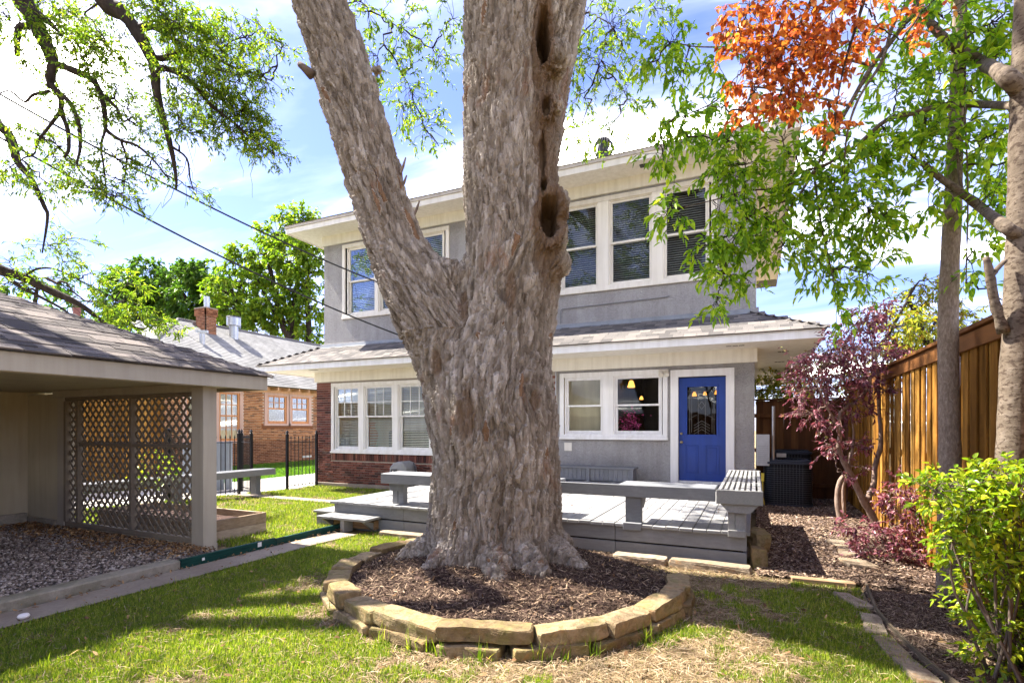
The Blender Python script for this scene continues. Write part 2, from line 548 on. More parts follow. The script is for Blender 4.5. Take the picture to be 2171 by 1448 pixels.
# ------------------------------------------------------------------ shreds, blades, gravel (uncountable)
def shreds(name, P, Lmin, Lmax, Wmin, Wmax, mat, tilt=0.35, seed=1):
    """thin bent bark shreds lying on points P"""
    r = np.random.default_rng(seed); n = len(P)
    a = r.uniform(0, 2*np.pi, n); t = r.normal(0, tilt, n)
    ln = r.uniform(Lmin, Lmax, n)**1.0; w = r.uniform(Wmin, Wmax, n)
    d = np.stack([np.cos(a)*np.cos(t), np.sin(a)*np.cos(t), np.sin(t)], 1)
    s = np.stack([-np.sin(a), np.cos(a), r.normal(0, 0.5, n)], 1); s /= np.linalg.norm(s, axis=1)[:,None]
    up = np.cross(d, s); up *= np.sign(up[:,2:3]+1e-6)
    k = r.uniform(-0.12, 0.25, n)
    C = P + up*r.uniform(0.002, 0.022, n)[:,None]
    A = C - d*ln[:,None]/2; B = C + d*ln[:,None]/2; Mi = C + up*(ln*k*0.6)[:,None]
    v = np.stack([A - s*w[:,None]*.3, A + s*w[:,None]*.3, Mi + s*w[:,None]*.5, Mi - s*w[:,None]*.5, B + s*w[:,None]*.2, B - s*w[:,None]*.2], 1)
    base = (np.arange(n)*6)[:,None]
    f = np.concatenate([base + np.array([0,1,2,3]), base + np.array([3,2,4,5])], 0)
    o = bpy.data.objects.new(name, np_mesh(name, v.reshape(-1,3), f, mat)); COL.objects.link(o)
    o['kind'] = 'stuff'
    return o

M_chip = mat_pieces('mulch_shred', [(0.0, (0.026,0.017,0.011)), (0.4, (0.074,0.046,0.033)), (0.75, (0.149,0.099,0.067)), (1.0, (0.364,0.261,0.175))], 0.85, island=True, bump_s=0.15)
M_chip2 = mat_pieces('bed_shred', [(0.0, (0.047,0.027,0.019)), (0.4, (0.115,0.074,0.052)), (0.75, (0.216,0.149,0.107)), (1.0, (0.459,0.338,0.234))], 0.9, island=True, bump_s=0.15)

n = 46000
x = rng.uniform(RC.x-1.9, RC.x+1.9, n); y = rng.uniform(RC.y-1.9, RC.y+1.9, n)
k = (in_ring(x, y, 0.97) | (in_ring(x, y, 1.06) & (open_side(x, y) > 0.5))) & (np.hypot(x-TB.x, y-TB.y) > 0.62)
x, y = x[k], y[k]
shreds('bark_mulch', np.stack([x, y, mound_z(x, y)], 1), 0.02, 0.085, 0.004, 0.013, M_chip, 0.38, 3)

n = 60000
x = rng.uniform(0.85, 1.78, n); y = rng.uniform(1.6, 6.3, n)
k = x > np.interp(y, ey, ex) + 0.02
x, y = x[k], y[k]
shreds('bed_mulch', np.stack([x, y, ground_zn(y)+0.010], 1), 0.02, 0.08, 0.003, 0.009, M_chip2, 0.28, 4)
n = 26000
x = rng.uniform(0.03, 1.75, n); y = 6.15 + 7.0*rng.uniform(0, 1, n)**1.4
shreds('alley_mulch', np.stack([x, y, 0*y+0.014], 1), 0.025, 0.075, 0.006, 0.022, M_chip2, 0.3, 5)

def pebbles(name, P, smin, smax, mat, seed=1, flat=0.6):
    r = np.random.default_rng(seed); n = len(P)
    oc = np.array([(1,0,0),(0,1,0),(-1,0,0),(0,-1,0),(0,0,1),(0,0,-1)], float)
    sz = r.uniform(smin, smax, n)[:,None,None]
    jit = oc[None]*(1 + r.uniform(-0.35, 0.35, (n,6,1))) + r.uniform(-0.25, 0.25, (n,6,3))
    v = jit*sz*np.array([1, 0.8, flat])
    a = r.uniform(0, 6.28, n); ca, sa = np.cos(a), np.sin(a)
    vx = v[:,:,0]*ca[:,None] - v[:,:,1]*sa[:,None]; vy = v[:,:,0]*sa[:,None] + v[:,:,1]*ca[:,None]
    v = np.stack([vx, vy, v[:,:,2]], 2) + P[:,None,:]
    fc = np.array([(0,1,4),(1,2,4),(2,3,4),(3,0,4),(1,0,5),(2,1,5),(3,2,5),(0,3,5)])
    f = (np.arange(n)*6)[:,None,None] + fc[None]
    o = bpy.data.objects.new(name, np_mesh(name, v.reshape(-1,3), f.reshape(-1,3), mat)); COL.objects.link(o)
    o['kind'] = 'stuff'
    return o
M_peb = mat_pieces('gravel_stone', [(0.0, (0.085,0.066,0.055)), (0.4, (0.21,0.165,0.14)), (0.75, (0.33,0.27,0.235)), (1.0, (0.55,0.49,0.44))], 0.85, island=True, bump_s=0.1)
n = 21000
x = rng.uniform(-10.4, -5.9, n); y = 4.33 - 3.6*rng.uniform(0, 1, n)
pebbles('gravel', np.stack([x, y, 0.052 + 0.02*vnoise(np.stack([x*1.5, y*1.5, x*0], 1), 3)], 1), 0.010, 0.026, M_peb, 2)
M_peb2 = mat_pieces('alley_stone', [(0.0, (0.07,0.05,0.045)), (0.5, (0.17,0.125,0.105)), (0.85, (0.28,0.21,0.175)), (1.0, (0.45,0.36,0.30))], 0.85, island=True, bump_s=0.1)
n = 5200
x = rng.uniform(0.03, 1.7, n); y = 6.3 + 6.8*rng.uniform(0, 1, n)
pebbles('alley_gravel', np.stack([x, y, 0*y+0.016], 1), 0.014, 0.045, M_peb2, 6, 0.4)

# dead leaves blown against the lattice
M_dead = mat_pieces('dead_leaf', [(0.0, (0.11,0.06,0.03)), (0.5, (0.24,0.13,0.06)), (1.0, (0.42,0.27,0.13))], 0.8, island=True, bump_s=0.1)
n = 1500
x = rng.uniform(-10.3, -5.95, n); y = 4.34 - np.abs(rng.normal(0, 0.28, n))
shreds('leaf_litter', np.stack([x, y, np.full(n, 0.085)], 1), 0.03, 0.07, 0.015, 0.03, M_dead, 0.4, 8)
n = 600
x = rng.uniform(-5.75, -5.3, n); y = rng.uniform(1.5, 6.3, n)
k = rng.uniform(0,1,n) < np.where(x < -5.58, 1, 0.10)
shreds('path_litter', np.stack([x[k], y[k], np.full(k.sum(), 0.025)], 1), 0.02, 0.06, 0.006, 0.02, M_dead, 0.3, 9)

# --- grass: patchy green over straw
def green_mask(x, y):
    p = np.stack([x, y, np.zeros_like(x)], 1)
    nz = 0.6*fbm(p*1.5, 4, 21) + 0.4*fbm(p*5.0, 3, 33)
    d = np.stack([x-RC.x, y-RC.y], 1)
    lat = d @ np.array([_c, _s]); fwd = d @ np.array([-_s, _c])
    w = nz - 0.448 - 0.05*sstep(-1.0, 0.3, lat) + 0.14*(vnoise(p*11, 71)-0.5)
    w += 0.13*sstep(-1.0, -2.4, lat)                   # lush on the left
    w -= 0.15*sstep(-1.2, 0.0, lat)*sstep(1.9, 1.2, lat)*sstep(-1.2, -1.9, fwd)*sstep(-3.4,-2.6,fwd)   # worn in front of the ring
    w += 0.13*sstep(1.5, 2.3, lat)*sstep(-0.7, -1.3, fwd)        # right corner
    w -= 0.16*sstep(1.0, 1.8, lat)*sstep(-0.4, 0.6, fwd)     # straw beside the deck
    return sstep(-0.07, 0.09, w)

def blades(name, P, h, w, mat, lean=0.55, seed=1):
    r = np.random.default_rng(seed); n = len(P)
    a = r.uniform(0, 2*np.pi, n); l = np.abs(r.normal(0, lean, n))
    d = np.stack([np.cos(a)*l, np.sin(a)*l, np.ones(n)], 1); d /= np.linalg.norm(d, axis=1)[:,None]
    b = r.uniform(0, 2*np.pi, n)
    s = np.stack([np.cos(b), np.sin(b), np.zeros(n)], 1)*w[:,None]/2
    mid = P + d*h[:,None]*0.55
    d2 = d + np.stack([np.cos(a), np.sin(a), -0.2*np.ones(n)], 1)*(0.5*l)[:,None]; d2 /= np.linalg.norm(d2, axis=1)[:,None]
    tip = mid + d2*h[:,None]*0.5
    v = np.stack([P - s, P + s, mid + s*0.8, mid - s*0.8, tip], 1)
    base = (np.arange(n)*5)[:,None]
    f = np.concatenate([base+np.array([0,1,2]), base+np.array([0,2,3]), base+np.array([3,2,4])], 0)
    o = bpy.data.objects.new(name, np_mesh(name, v.reshape(-1,3), f, mat)); COL.objects.link(o)
    o['kind'] = 'stuff'
    return o
M_grass = mat_leaf('grass_blade', [(0.0, (0.06,0.12,0.010)), (0.4, (0.13,0.20,0.016)), (0.75, (0.22,0.29,0.028)), (1.0, (0.38,0.36,0.09))], 0.4, 0.6, (1,1,0.5))
M_straw = mat_pieces('straw', [(0.0, (0.111,0.068,0.032)), (0.4, (0.222,0.151,0.083)), (0.8, (0.340,0.252,0.155)), (1.0, (0.459,0.360,0.238))], 0.9, island=True, bump_s=0.0)

def lawn_points(n, seed):
    r = np.random.default_rng(seed)
    x = r.uniform(-5.4, 1.7, n); y = r.uniform(1.3, 6.55, n)
    dep = -_s*x + _c*y
    k = (dep > 2.75) & (r.uniform(0,1,n) < np.clip(4.2/np.maximum(dep,1), 0.45, 1))
    k &= (x > -5.26) & (x < np.interp(y, ey, ex) - 0.03) & ~in_ring(x, y, 1.05)
    k &= ~((y > 6.36) & (x > -6.1) & (x < -0.05))
    return x[k], y[k]
x, y = lawn_points(520000, 31)
g = green_mask(x, y)
k = rng.uniform(0,1,len(x)) < 0.06 + 0.94*g
x, y, g = x[k], y[k], g[k]
h = rng.uniform(0.016, 0.052, len(x))*(0.55+0.55*g)
tall = rng.uniform(0,1,len(x)) < 0.015
h[tall] *= 1.7
blades('grass', np.stack([x, y, ground_zn(y)], 1), h, rng.uniform(0.0035, 0.0075, len(x)), M_grass, 0.6, 32)
x, y = lawn_points(150000, 41)
g = green_mask(x, y)
k = rng.uniform(0,1,len(x)) < 1.0 - 0.72*g
x, y = x[k], y[k]
shreds('straw', np.stack([x, y, ground_zn(y)+0.004], 1), 0.03, 0.13, 0.0022, 0.0055, M_straw, 0.22, 42)

# back lawn between deck, fence and driveway
n = 110000
x = rng.uniform(-11.6, -5.2, n); y = rng.uniform(4.7, 11.55, n)
k = ~((y > 6.35) & (x > -6.12)) & ~((y > 8.72) & (y < 9.18)) & ~((x > -5.74))
x, y = x[k], y[k]
p = np.stack([x, y, x*0], 1)
gm = sstep(0.40, 0.55, 0.6*fbm(p*1.2, 4, 51)+0.4*fbm(p*4, 3, 52) + 0.03)
k = rng.uniform(0,1,len(x)) < 0.12 + 0.88*gm
x, y = x[k], y[k]
blades('back_grass', np.stack([x, y, ground_zn(y)], 1), rng.uniform(0.03, 0.09, len(x)), rng.uniform(0.006, 0.012, len(x)), M_grass, 0.6, 53)
n = 24000
x = rng.uniform(-11.5, -6.2, n); y = rng.uniform(4.7, 11.5, n)
k = ~((y > 8.72) & (y < 9.18))
shreds('back_straw', np.stack([x[k], y[k], ground_zn(y[k])+0.004], 1), 0.05, 0.14, 0.004, 0.009, M_straw, 0.25, 54)
n = 60000
x = rng.uniform(-20.5, -14.75, n); y = rng.uniform(9, 26, n)
M_grass2 = mat_leaf('far_grass_blade', [(0.0, (0.04,0.11,0.01)), (0.5, (0.08,0.18,0.016)), (1.0, (0.15,0.25,0.03))], 0.4, 0.6, (1,1,0.5))
blades('neighbor_grass', np.stack([x, y, ground_zn(y)], 1), rng.uniform(0.04, 0.1, n), rng.uniform(0.012, 0.025, n), M_grass2, 0.6, 55)
# weeds at the foot of the ring stones
pp = []
for a0 in (-0.55, -0.28, -0.1, 0.12, 0.33, -1.0, 0.6, -0.4, 0.22):
    q = ring_pt(a0, 1.07)
    m_ = rng.integers(14, 34)
    pp.append(np.stack([q.x + rng.normal(0, 0.035, m_), q.y + rng.normal(0, 0.02, m_), np.zeros(m_)], 1))
pp = np.concatenate(pp)
blades('edge_weeds', pp, rng.uniform(0.05, 0.17, len(pp)), rng.uniform(0.005, 0.010, len(pp)), M_grass, 0.5, 56)

# fallen leaves on lawn, mulch and deck
n = 520
x = rng.uniform(-5.2, 1.6, n); y = rng.uniform(2.0, 6.3, n)
shreds('fallen_leaves', np.stack([x, y, np.where(in_ring(x,y,0.95), mound_z(x,y)+0.015, 0.02)], 1), 0.025, 0.06, 0.012, 0.026, M_dead, 0.45, 61)
n = 130
x = rng.uniform(-6.0, -0.1, n); y = 6.5 + 5.0*rng.uniform(0,1,n)
shreds('deck_litter', np.stack([x, y, np.full(n, 0.404)], 1), 0.02, 0.055, 0.008, 0.02, M_dead, 0.2, 62)
# ------------------------------------------------------------------ two-storey house
def mat_stucco(name, col):
    m, N, L, b = newmat(name)
    v = _coords(N, L, (1,1,1))
    n1 = _noise(N, L, v, 24, 5, 0.62, 1.2)
    n2 = _noise(N, L, v, 2.0, 6, 0.65, 0.4)
    c = _ramp(N, L, n2, [(0.3, tuple(k*0.90 for k in col)), (0.7, tuple(k*1.07 for k in col))])
    g = _ramp(N, L, n1, [(0.32, (0.86,)*3), (0.62, (1.06,)*3)])
    c = mixc(N, L, 1.0, c, g, 'MULTIPLY')
    vs_ = _coords(N, L, (5,5,0.5))
    st = _ramp(N, L, _noise(N, L, vs_, 1.0, 6, 0.65), [(0.35,(0.87,0.86,0.85)),(0.6,(1.03,1.03,1.03))])
    c = mixc(N, L, 1.0, c, st, 'MULTIPLY')
    L.new(c, b.inputs['Base Color']); b.inputs['Roughness'].default_value = 0.92
    b.inputs['Specular IOR Level'].default_value = 0.15
    bump(N, L, b, n1, 0.9, 0.05)
    return m
M_stucco = mat_stucco('grey_stucco', (0.385,0.372,0.366))
M_cream = mat_paint('cream_paint', (0.78,0.755,0.68), 0.6, 0.03, 2.0, 0.05)
M_white = mat_paint('white_paint', (0.80,0.79,0.78), 0.45, 0.03, 2.0, 0.04)
M_white2 = mat_paint('offwhite_paint', (0.74,0.70,0.62), 0.5, 0.03, 2.0, 0.04)
M_soffit = mat_paint('soffit_paint', (0.78,0.75,0.69), 0.65, 0.04, 2.0, 0.08, 25)
M_blue = mat_paint('blue_door_paint', (0.007,0.043,0.27), 0.42, 0.10, 3.0, 0.05, 40)
M_mortar = mat_concrete('mortar', (0.42,0.37,0.32), (0.3,0.25,0.2), 0.3, 3)
M_brick = mat_pieces('dark_brick', [(0.0,(0.055,0.030,0.027)),(0.25,(0.12,0.05,0.042)),(0.6,(0.185,0.072,0.055)),(0.85,(0.24,0.105,0.08)),(1.0,(0.10,0.065,0.058))], 0.85, (25,25,60), 0.3, 0.4)
M_shingle = mat_pieces('grey_shingle', [(0.0,(0.085,0.079,0.077)),(0.4,(0.122,0.112,0.107)),(0.75,(0.158,0.144,0.135)),(1.0,(0.20,0.178,0.162))], 0.95, (90,90,90), 0.35, 0.5)
M_shingle_i = mat_pieces('grey_shingle_far', [(0.0,(0.085,0.079,0.077)),(0.4,(0.122,0.112,0.107)),(0.75,(0.158,0.144,0.135)),(1.0,(0.20,0.178,0.162))], 0.95, (90,90,90), 0.35, 0.5, island=True)
M_flash = mat_paint('flashing_metal', (0.20,0.215,0.24), 0.5, 0.1, 4, 0.1)
M_glass = mat_glass('window_glass', 0.0, (0.92,0.94,0.93), 0.015)
M_glass_up = mat_glass('upper_window_glass', 0.012, (0.85,0.88,0.88), 0.02)
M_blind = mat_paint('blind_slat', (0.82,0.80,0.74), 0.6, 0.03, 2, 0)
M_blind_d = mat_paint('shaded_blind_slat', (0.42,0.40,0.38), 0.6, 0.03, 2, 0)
M_room = mat_paint('room_wall', (0.42,0.36,0.28), 0.8, 0.04, 1.0, 0)
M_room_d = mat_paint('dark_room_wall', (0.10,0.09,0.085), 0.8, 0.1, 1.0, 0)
M_metal = mat_plain('galvanised_metal', (0.42,0.43,0.44), 0.35, 0.9)
M_dark = mat_plain('dark_metal', (0.05,0.05,0.055), 0.5, 0.3)
M_brass = mat_plain('brass', (0.45,0.36,0.2), 0.3, 0.9)

YH, YU = 11.58, 11.70
XL, XR = -11.58, 0.0
house = thing('house', 'two-storey house with grey stucco upper floor, white trim and blue back door', 'house', (-5.8, YH, -0.15))

# walls are built as strips round the window openings
def wall_with_holes(x0, x1, z0, z1, y0, y1, holes):
    """front wall between y0 (outer) and y1, holes = (xa, xb, za, zb)"""
    mb = MB()
    xs = sorted({x0, x1, *[h[0] for h in holes], *[h[1] for h in holes]})
    for xa, xb in zip(xs, xs[1:]):
        hs = sorted([h for h in holes if h[0] <= xa + 1e-6 and h[1] >= xb - 1e-6], key=lambda h: h[2])
        z = z0
        for h in hs:
            if h[2] > z: mb.box(xa, xb, y0, y1, z, h[2])
            z = h[3]
        if z < z1: mb.box(xa, xb, y0, y1, z, z1)
    return mb

LWIN = (-11.02, -6.40, 0.83, 2.81)      # four double-hung units on the left
RWIN = (-4.10, -1.68, 1.29, 2.80)       # two units by the door
DOOR = (-1.62, -0.37, 0.36, 2.77)
wall_with_holes(XL, -4.16, -0.3, 3.2, YH+0.012, YH+0.25, [LWIN]).build('brick_wall', M_mortar, house)
wall_with_holes(-4.16, XR, -0.3, 3.2, YH, YH+0.25, [RWIN, DOOR]).build('stucco_wall', M_stucco, house)
MB().box(XR-0.25, XR, YH+0.25, 22, -0.3, 3.2).build('side_wall', M_stucco, house)
MB().box(XL, XL+0.25, YH+0.25, 22, -0.3, 3.2).build('side_wall', M_mortar, house)
MB().box(XL-0.03, -4.2, YH-0.03, YH+0.012, -0.4, -0.02).build('foundation', M_conc, house, 0.01)
UXL, UXR = -11.42, 0.03
LUW = (-10.72, -7.16, 4.64, 6.76)
RUW = (-5.35, -0.70, 4.64, 6.76)
wall_with_holes(UXL, UXR, 3.3, 7.1, YU, YU+0.25, [LUW, RUW]).build('upper_wall', M_stucco, house)
MB().box(UXR-0.25, UXR, YU+0.25, 22, 3.3, 7.1).build('upper_side_wall', M_stucco, house)
MB().box(UXL, UXL+0.25, YU+0.25, 22, 3.3, 7.1).build('upper_side_wall', M_stucco, house)
# cream friezes under the eaves
def band(name, xl, xr, y, yb, z0, z1, t, mat):
    mb = MB().box(xl-t, xr+t, y-t, y, z0, z1).box(xr, xr+t, y, yb, z0, z1).box(xl-t, xl, y, yb, z0, z1)
    return mb.build(name, mat, house)
band('frieze', XL, XR, YH-0.002, 22, 2.86, 3.135, 0.05, M_cream)
band('upper_frieze', UXL, UXR, YU-0.002, 22, 6.82, 7.085, 0.045, M_cream)
MB().box(UXL-0.05, UXR+0.05, YU-0.05, YU-0.002, 3.84, 3.97).build('base_trim', M_stucco, house, 0.008)
# soffits and fascias
OL, OU = 1.10, 0.73
MB().box(XL-OL+0.03, XR+OL-0.03, YH-OL+0.03, 22, 3.135, 3.155).build('soffit', M_soffit, house)
MB().box(UXL-OU+0.03, UXR+OU-0.03, YU-OU+0.03, 22, 7.085, 7.105).build('upper_soffit', M_soffit, house)
def fascia(name, xl, xr, y, yb, z0, z1, mat):
    MB().box(xl, xr, y, y+0.03, z0, z1).box(xr-0.03, xr, y+0.03, yb, z0, z1).box(xl, xl+0.03, y+0.03, yb, z0, z1).build(name, mat, house)
fascia('fascia', XL-OL, XR+OL, YH-OL, 22, 3.11, 3.265, M_white)
fascia('upper_fascia', UXL-OU, UXR+OU, YU-OU, 22, 7.06, 7.20, M_white2)
fascia('upper_drip_board', UXL-OU-0.025, UXR+OU+0.025, YU-OU-0.025, 22, 7.203, 7.275, mat_paint('weathered_paint', (0.5,0.45,0.4), 0.7, 0.12, 6, 0.1))
# main hip roof
def hip(xl, xr, y0, y1, z0, rise, t=0.06):
    half = (xr-xl)/2; xm = (xl+xr)/2; h = half*rise
    ya = y0+half; yb = max(y1-half, ya+0.2)
    mb = MB()
    for dz in (0.0, -t):
        pass
    a, b, c, d = (xl,y0,z0), (xr,y0,z0), (xr,y1,z0), (xl,y1,z0)
    e, f = (xm,ya,z0+h), (xm,yb,z0+h)
    mb.add([a,b,c,d,e,f], [(0,1,4),(1,2,5,4),(2,3,5),(3,0,4,5),(0,3,2,1)])
    return mb
M_roofsheet = mat_soil('asphalt_roof', [(0.3,(0.11,0.11,0.115)),(0.55,(0.17,0.165,0.165)),(0.75,(0.24,0.23,0.225))], 30, 0.4)
hip(UXL-OU-0.05, UXR+OU+0.05, YU-OU-0.05, 24, 7.28, 0.36).build('main_roof', M_roofsheet, house)

# skirt roof: deck sheet + three-tab shingles laid course by course
EX0, EX1, EY = XL-OL-0.04, XR+OL+0.04, YH-OL-0.04
EZ, TZ, TY = 3.268, 3.86, YU-0.055
run = TY-EY
mb = MB()
sl = (TZ-EZ)/run
xa0, xb0 = EX0+run, EX1-run
mb.quad((EX0,EY,EZ),(EX1,EY,EZ),(xb0,TY,TZ),(xa0,TY,TZ))
mb.quad((EX1,EY,EZ),(EX1,22,EZ),(xb0,22,TZ),(xb0,TY,TZ))
mb.quad((EX0,22,EZ),(EX0,EY,EZ),(xa0,TY,TZ),(xa0,22,TZ))
mb.build('skirt_roof', M_roofsheet, house)
def shingle_mesh(name, w, ln, t, mat):
    return MB().box(-w/2, w/2, 0, ln, -t*0.2, t).mesh(name, mat)
def shingle_strip(mb, c, w, ln, t, rot):
    vs = [Vector(p) for p in ((-w/2,0,-t*.2),(w/2,0,-t*.2),(w/2,ln,-t*.2),(-w/2,ln,-t*.2),(-w/2,0,t),(w/2,0,t),(w/2,ln,t*0.4),(-w/2,ln,t*0.4))]
    mb.add([c + rot @ v for v in vs], [(0,3,2,1),(4,5,6,7),(0,1,5,4),(1,2,6,5),(2,3,7,6),(3,0,4,7)])
sm = [shingle_mesh('shingle', w, 0.17, 0.011, M_shingle) for w in (0.196, 0.22, 0.25)]
ang = math.atan(sl)
rest = MB()
slope_len = math.hypot(run, TZ-EZ)
rows = 9; step = slope_len/rows
nsh = 0
R_front = Matrix.Rotation(ang, 3, 'X')
for r_ in range(rows):
    fr = r_*step - (0.015 if r_ == 0 else 0)
    y = EY + math.cos(ang)*fr; z = EZ + math.sin(ang)*fr
    xl = EX0 + (y-EY) ; xr = EX1 - (y-EY)
    x = xl + random.uniform(0.02, 0.2)
    while x < xr:
        w = random.choice((0.2, 0.224, 0.254))
        xc = x + w/2
        dz = random.uniform(0.003, 0.009)
        vis = (-12.6 < xc < -8.1) or (-4.25 < xc < 1.2)
        # the largest in view are the courses right of the tree
        if xc > -4.25 and nsh < 190 and xc < xr or (-11.9 < xc < -8.2 and r_ < 5 and nsh < 298):
            o = link('shingle', sm[0 if w < .21 else 1 if w < .23 else 2], house, (xc, y, z+dz), (ang+random.uniform(.01,.03), 0, random.uniform(-.012,.012)))
            nsh += 1
        else:
            shingle_strip(rest, Vector((xc, y, z+dz)), w-0.004, 0.17, 0.011, R_front)
        x += w
# right and left slopes (seen almost edge on)
for side in (1, -1):
    Rz = Matrix.Rotation(math.radians(90*side), 3, 'Z') @ R_front
    for r_ in range(rows):
        fr = r_*step
        off = math.cos(ang)*fr; z = EZ + math.sin(ang)*fr
        xx = (EX1 - off) if side == 1 else (EX0 + off)
        y = EY + off
        while y < 21.5:
            w = random.choice((0.2, 0.224, 0.254))
            shingle_strip(rest, Vector((xx, y + w/2, z+0.006)), w-0.004, 0.17, 0.011, Rz)
            y += w
rest.build('shingles', M_shingle_i, house, kind='stuff')
# hip caps
for (xa, xb) in ((EX1, xb0), (EX0, xa0)):
    p0 = Vector((xa, EY, EZ+0.012)); p1 = Vector((xb, TY, TZ+0.012))
    mb = MB()
    for i in range(9):
        a = p0.lerp(p1, i/9); b = p0.lerp(p1, (i+1.15)/9)
        d = (b-a); s_ = Vector((d.y, -d.x, 0)).normalized()*0.09
        mb.add([a-s_-Vector((0,0,.02)), a+Vector((0,0,.022)), a+s_-Vector((0,0,.02)), b-s_-Vector((0,0,.03)), b+Vector((0,0,.008)), b+s_-Vector((0,0,.03))], [(0,1,4,3),(1,2,5,4),(0,2,1)])
    mb.build('hip_cap', M_shingle_i, house)
MB().quad((xa0,TY-0.02,TZ+0.0),(xb0,TY-0.02,TZ+0.0),(xb0,TY+0.0,TZ+0.09),(xa0,TY+0.0,TZ+0.09)).quad((xa0+.02,TY-0.10,TZ-0.028),(xb0-.02,TY-0.10,TZ-0.028),(xb0,TY-0.02,TZ+0.001),(xa0,TY-0.02,TZ+0.001)).build('flashing', M_flash, house)

# bricks, laid one by one where the tree leaves the wall in view
bm_full = MB().box(-0.1,0.1,-0.022,0.02,-0.0285,0.0285).mesh('brick', M_brick, bevel=0.004)
bm_half = MB().box(-0.048,0.048,-0.022,0.02,-0.0285,0.0285).mesh('brick_half', M_brick, bevel=0.004)
bm_row = MB().box(-0.031,0.031,-0.028,0.02,-0.1,0.1).mesh('brick_sill', M_brick, bevel=0.004)
rest = MB()
nb = 0
yb = YH + 0.012
def lay(xc, zc, half):
    global nb
    px = xc
    if px < -7.75 and nb < 300:
        link('brick', bm_half if half else bm_full, house, (xc, yb + random.uniform(-.002,.002), zc), (0, random.uniform(-.006,.006), random.uniform(-.01,.01)))
        nb += 1
    else:
        hw = 0.048 if half else 0.1
        rest.box(xc-hw, xc+hw, yb-0.02, yb+0.015, zc-0.0285, zc+0.0285)
ch = 0.068
# sill row of upright bricks under the left windows
x = LWIN[0] + 0.03
while x < LWIN[1]:
    if x < -7.75 and nb < 300:
        link('brick', bm_row, house, (x, yb-0.004, LWIN[2]-0.105), (0, 0, random.uniform(-.01,.01))); nb += 1
    else:
        rest.box(x-0.031, x+0.031, yb-0.028, yb+0.015, LWIN[2]-0.205, LWIN[2]-0.005)
    x += 0.0735
zrow = 2.815; row = 0
order = []
z = 0.0
while z < 2.84:
    order.append((z + ch/2 - 0.02, row)); z += ch; row += 1
for zc, row in order:
    x = XL + (0.05 if row % 2 else 0.104)
    first = row % 2 == 1
    if first:
        lay(XL + 0.05, zc, True); x = XL + 0.208
    while x + 0.1 < -4.16:
        inside = LWIN[0] - 0.03 < x + 0.1 and x - 0.1 < LWIN[1] + 0.03 and zc > LWIN[2] - 0.23
        if inside:
            lim = LWIN[0] - 0.012
            if x - 0.1 < lim - 0.06 and x < lim + 0.1:
                wv = lim - (x - 0.1)
                if wv > 0.05: lay(x - 0.1 + 0.05, zc, True)
        else:
            lay(x, zc, False)
        x += 0.211
rest.build('bricks', M_brick, house, kind='stuff')
# left return of the brick corner
rest = MB()
for zc, row in order:
    y = YH + 0.1
    while y < 16:
        rest.box(XL-0.008, XL+0.01, y-0.1, y+0.1, zc-0.0285, zc+0.0285); y += 0.211
rest.build('side_bricks', M_brick, house, kind='stuff')

# ---- windows
def sash(parent, xa, xb, za, zb, y, mat, rail=0.05, stile=0.045, bottom=0.05, grid=None, glass=None, name='sash'):
    mb = MB()
    mb.box(xa, xb, y, y+0.04, za, za+bottom).box(xa, xb, y, y+0.04, zb-rail, zb)
    mb.box(xa, xa+stile, y+0.001, y+0.039, za+bottom, zb-rail).box(xb-stile, xb, y+0.001, y+0.039, za+bottom, zb-rail)
    o = mb.build(name, mat, parent)
    gx0, gx1, gz0, gz1 = xa+stile, xb-stile, za+bottom, zb-rail
    if grid:
        nx, nz = grid
        mb = MB()
        for i in range(1, nx):
            x = gx0 + (gx1-gx0)*i/nx
            mb.box(x-0.009, x+0.009, y+0.004, y+0.03, gz0, gz1)
        for j in range(1, nz):
            z = gz0 + (gz1-gz0)*j/nz
            mb.box(gx0, gx1, y+0.006, y+0.028, z-0.009, z+0.009)
        mb.build('muntin', mat, parent)
    MB().box(gx0-0.004, gx1+0.004, y+0.018, y+0.022, gz0-0.004, gz1+0.004).build('pane', glass, parent)

def hung_window(name, xa, xb, za, zb, y, frame_mat, glass, meet, grid=None, blind=None, blind_to=None, blind_pitch=0.045, sill=True, pair=None):
    """one double-hung unit; y is the wall face"""
    w = MB()
    fw = 0.03
    w.box(xa, xa+fw, y-0.0, y+0.14, za, zb).box(xb-fw, xb, y-0.0, y+0.14, za, zb).box(xa+fw, xb-fw, y-0.0, y+0.14, zb-fw, zb).box(xa+fw, xb-fw, y-0.0, y+0.14, za, za+fw)
    win = w.build(name, frame_mat, house)
    sash(win, xa+fw, xb-fw, meet-0.02, zb-fw, y+0.03, frame_mat, grid=grid, glass=glass, bottom=0.04, name='upper_sash')
    sash(win, xa+fw, xb-fw, za+fw, meet+0.02, y+0.072, frame_mat, glass=glass, rail=0.04, bottom=0.065, name='lower_sash')
    if blind:
        mb = MB()
        z = zb - 0.08
        lo = blind_to if blind_to is not None else za+0.06
        while z > lo:
            mb.quad((xa+0.05, y+0.150, z-0.013), (xb-0.05, y+0.150, z-0.013), (xb-0.05, y+0.176, z+0.013), (xa+0.05, y+0.176, z+0.013))
            z -= blind_pitch
        mb.build('blind', blind, win)
    return win

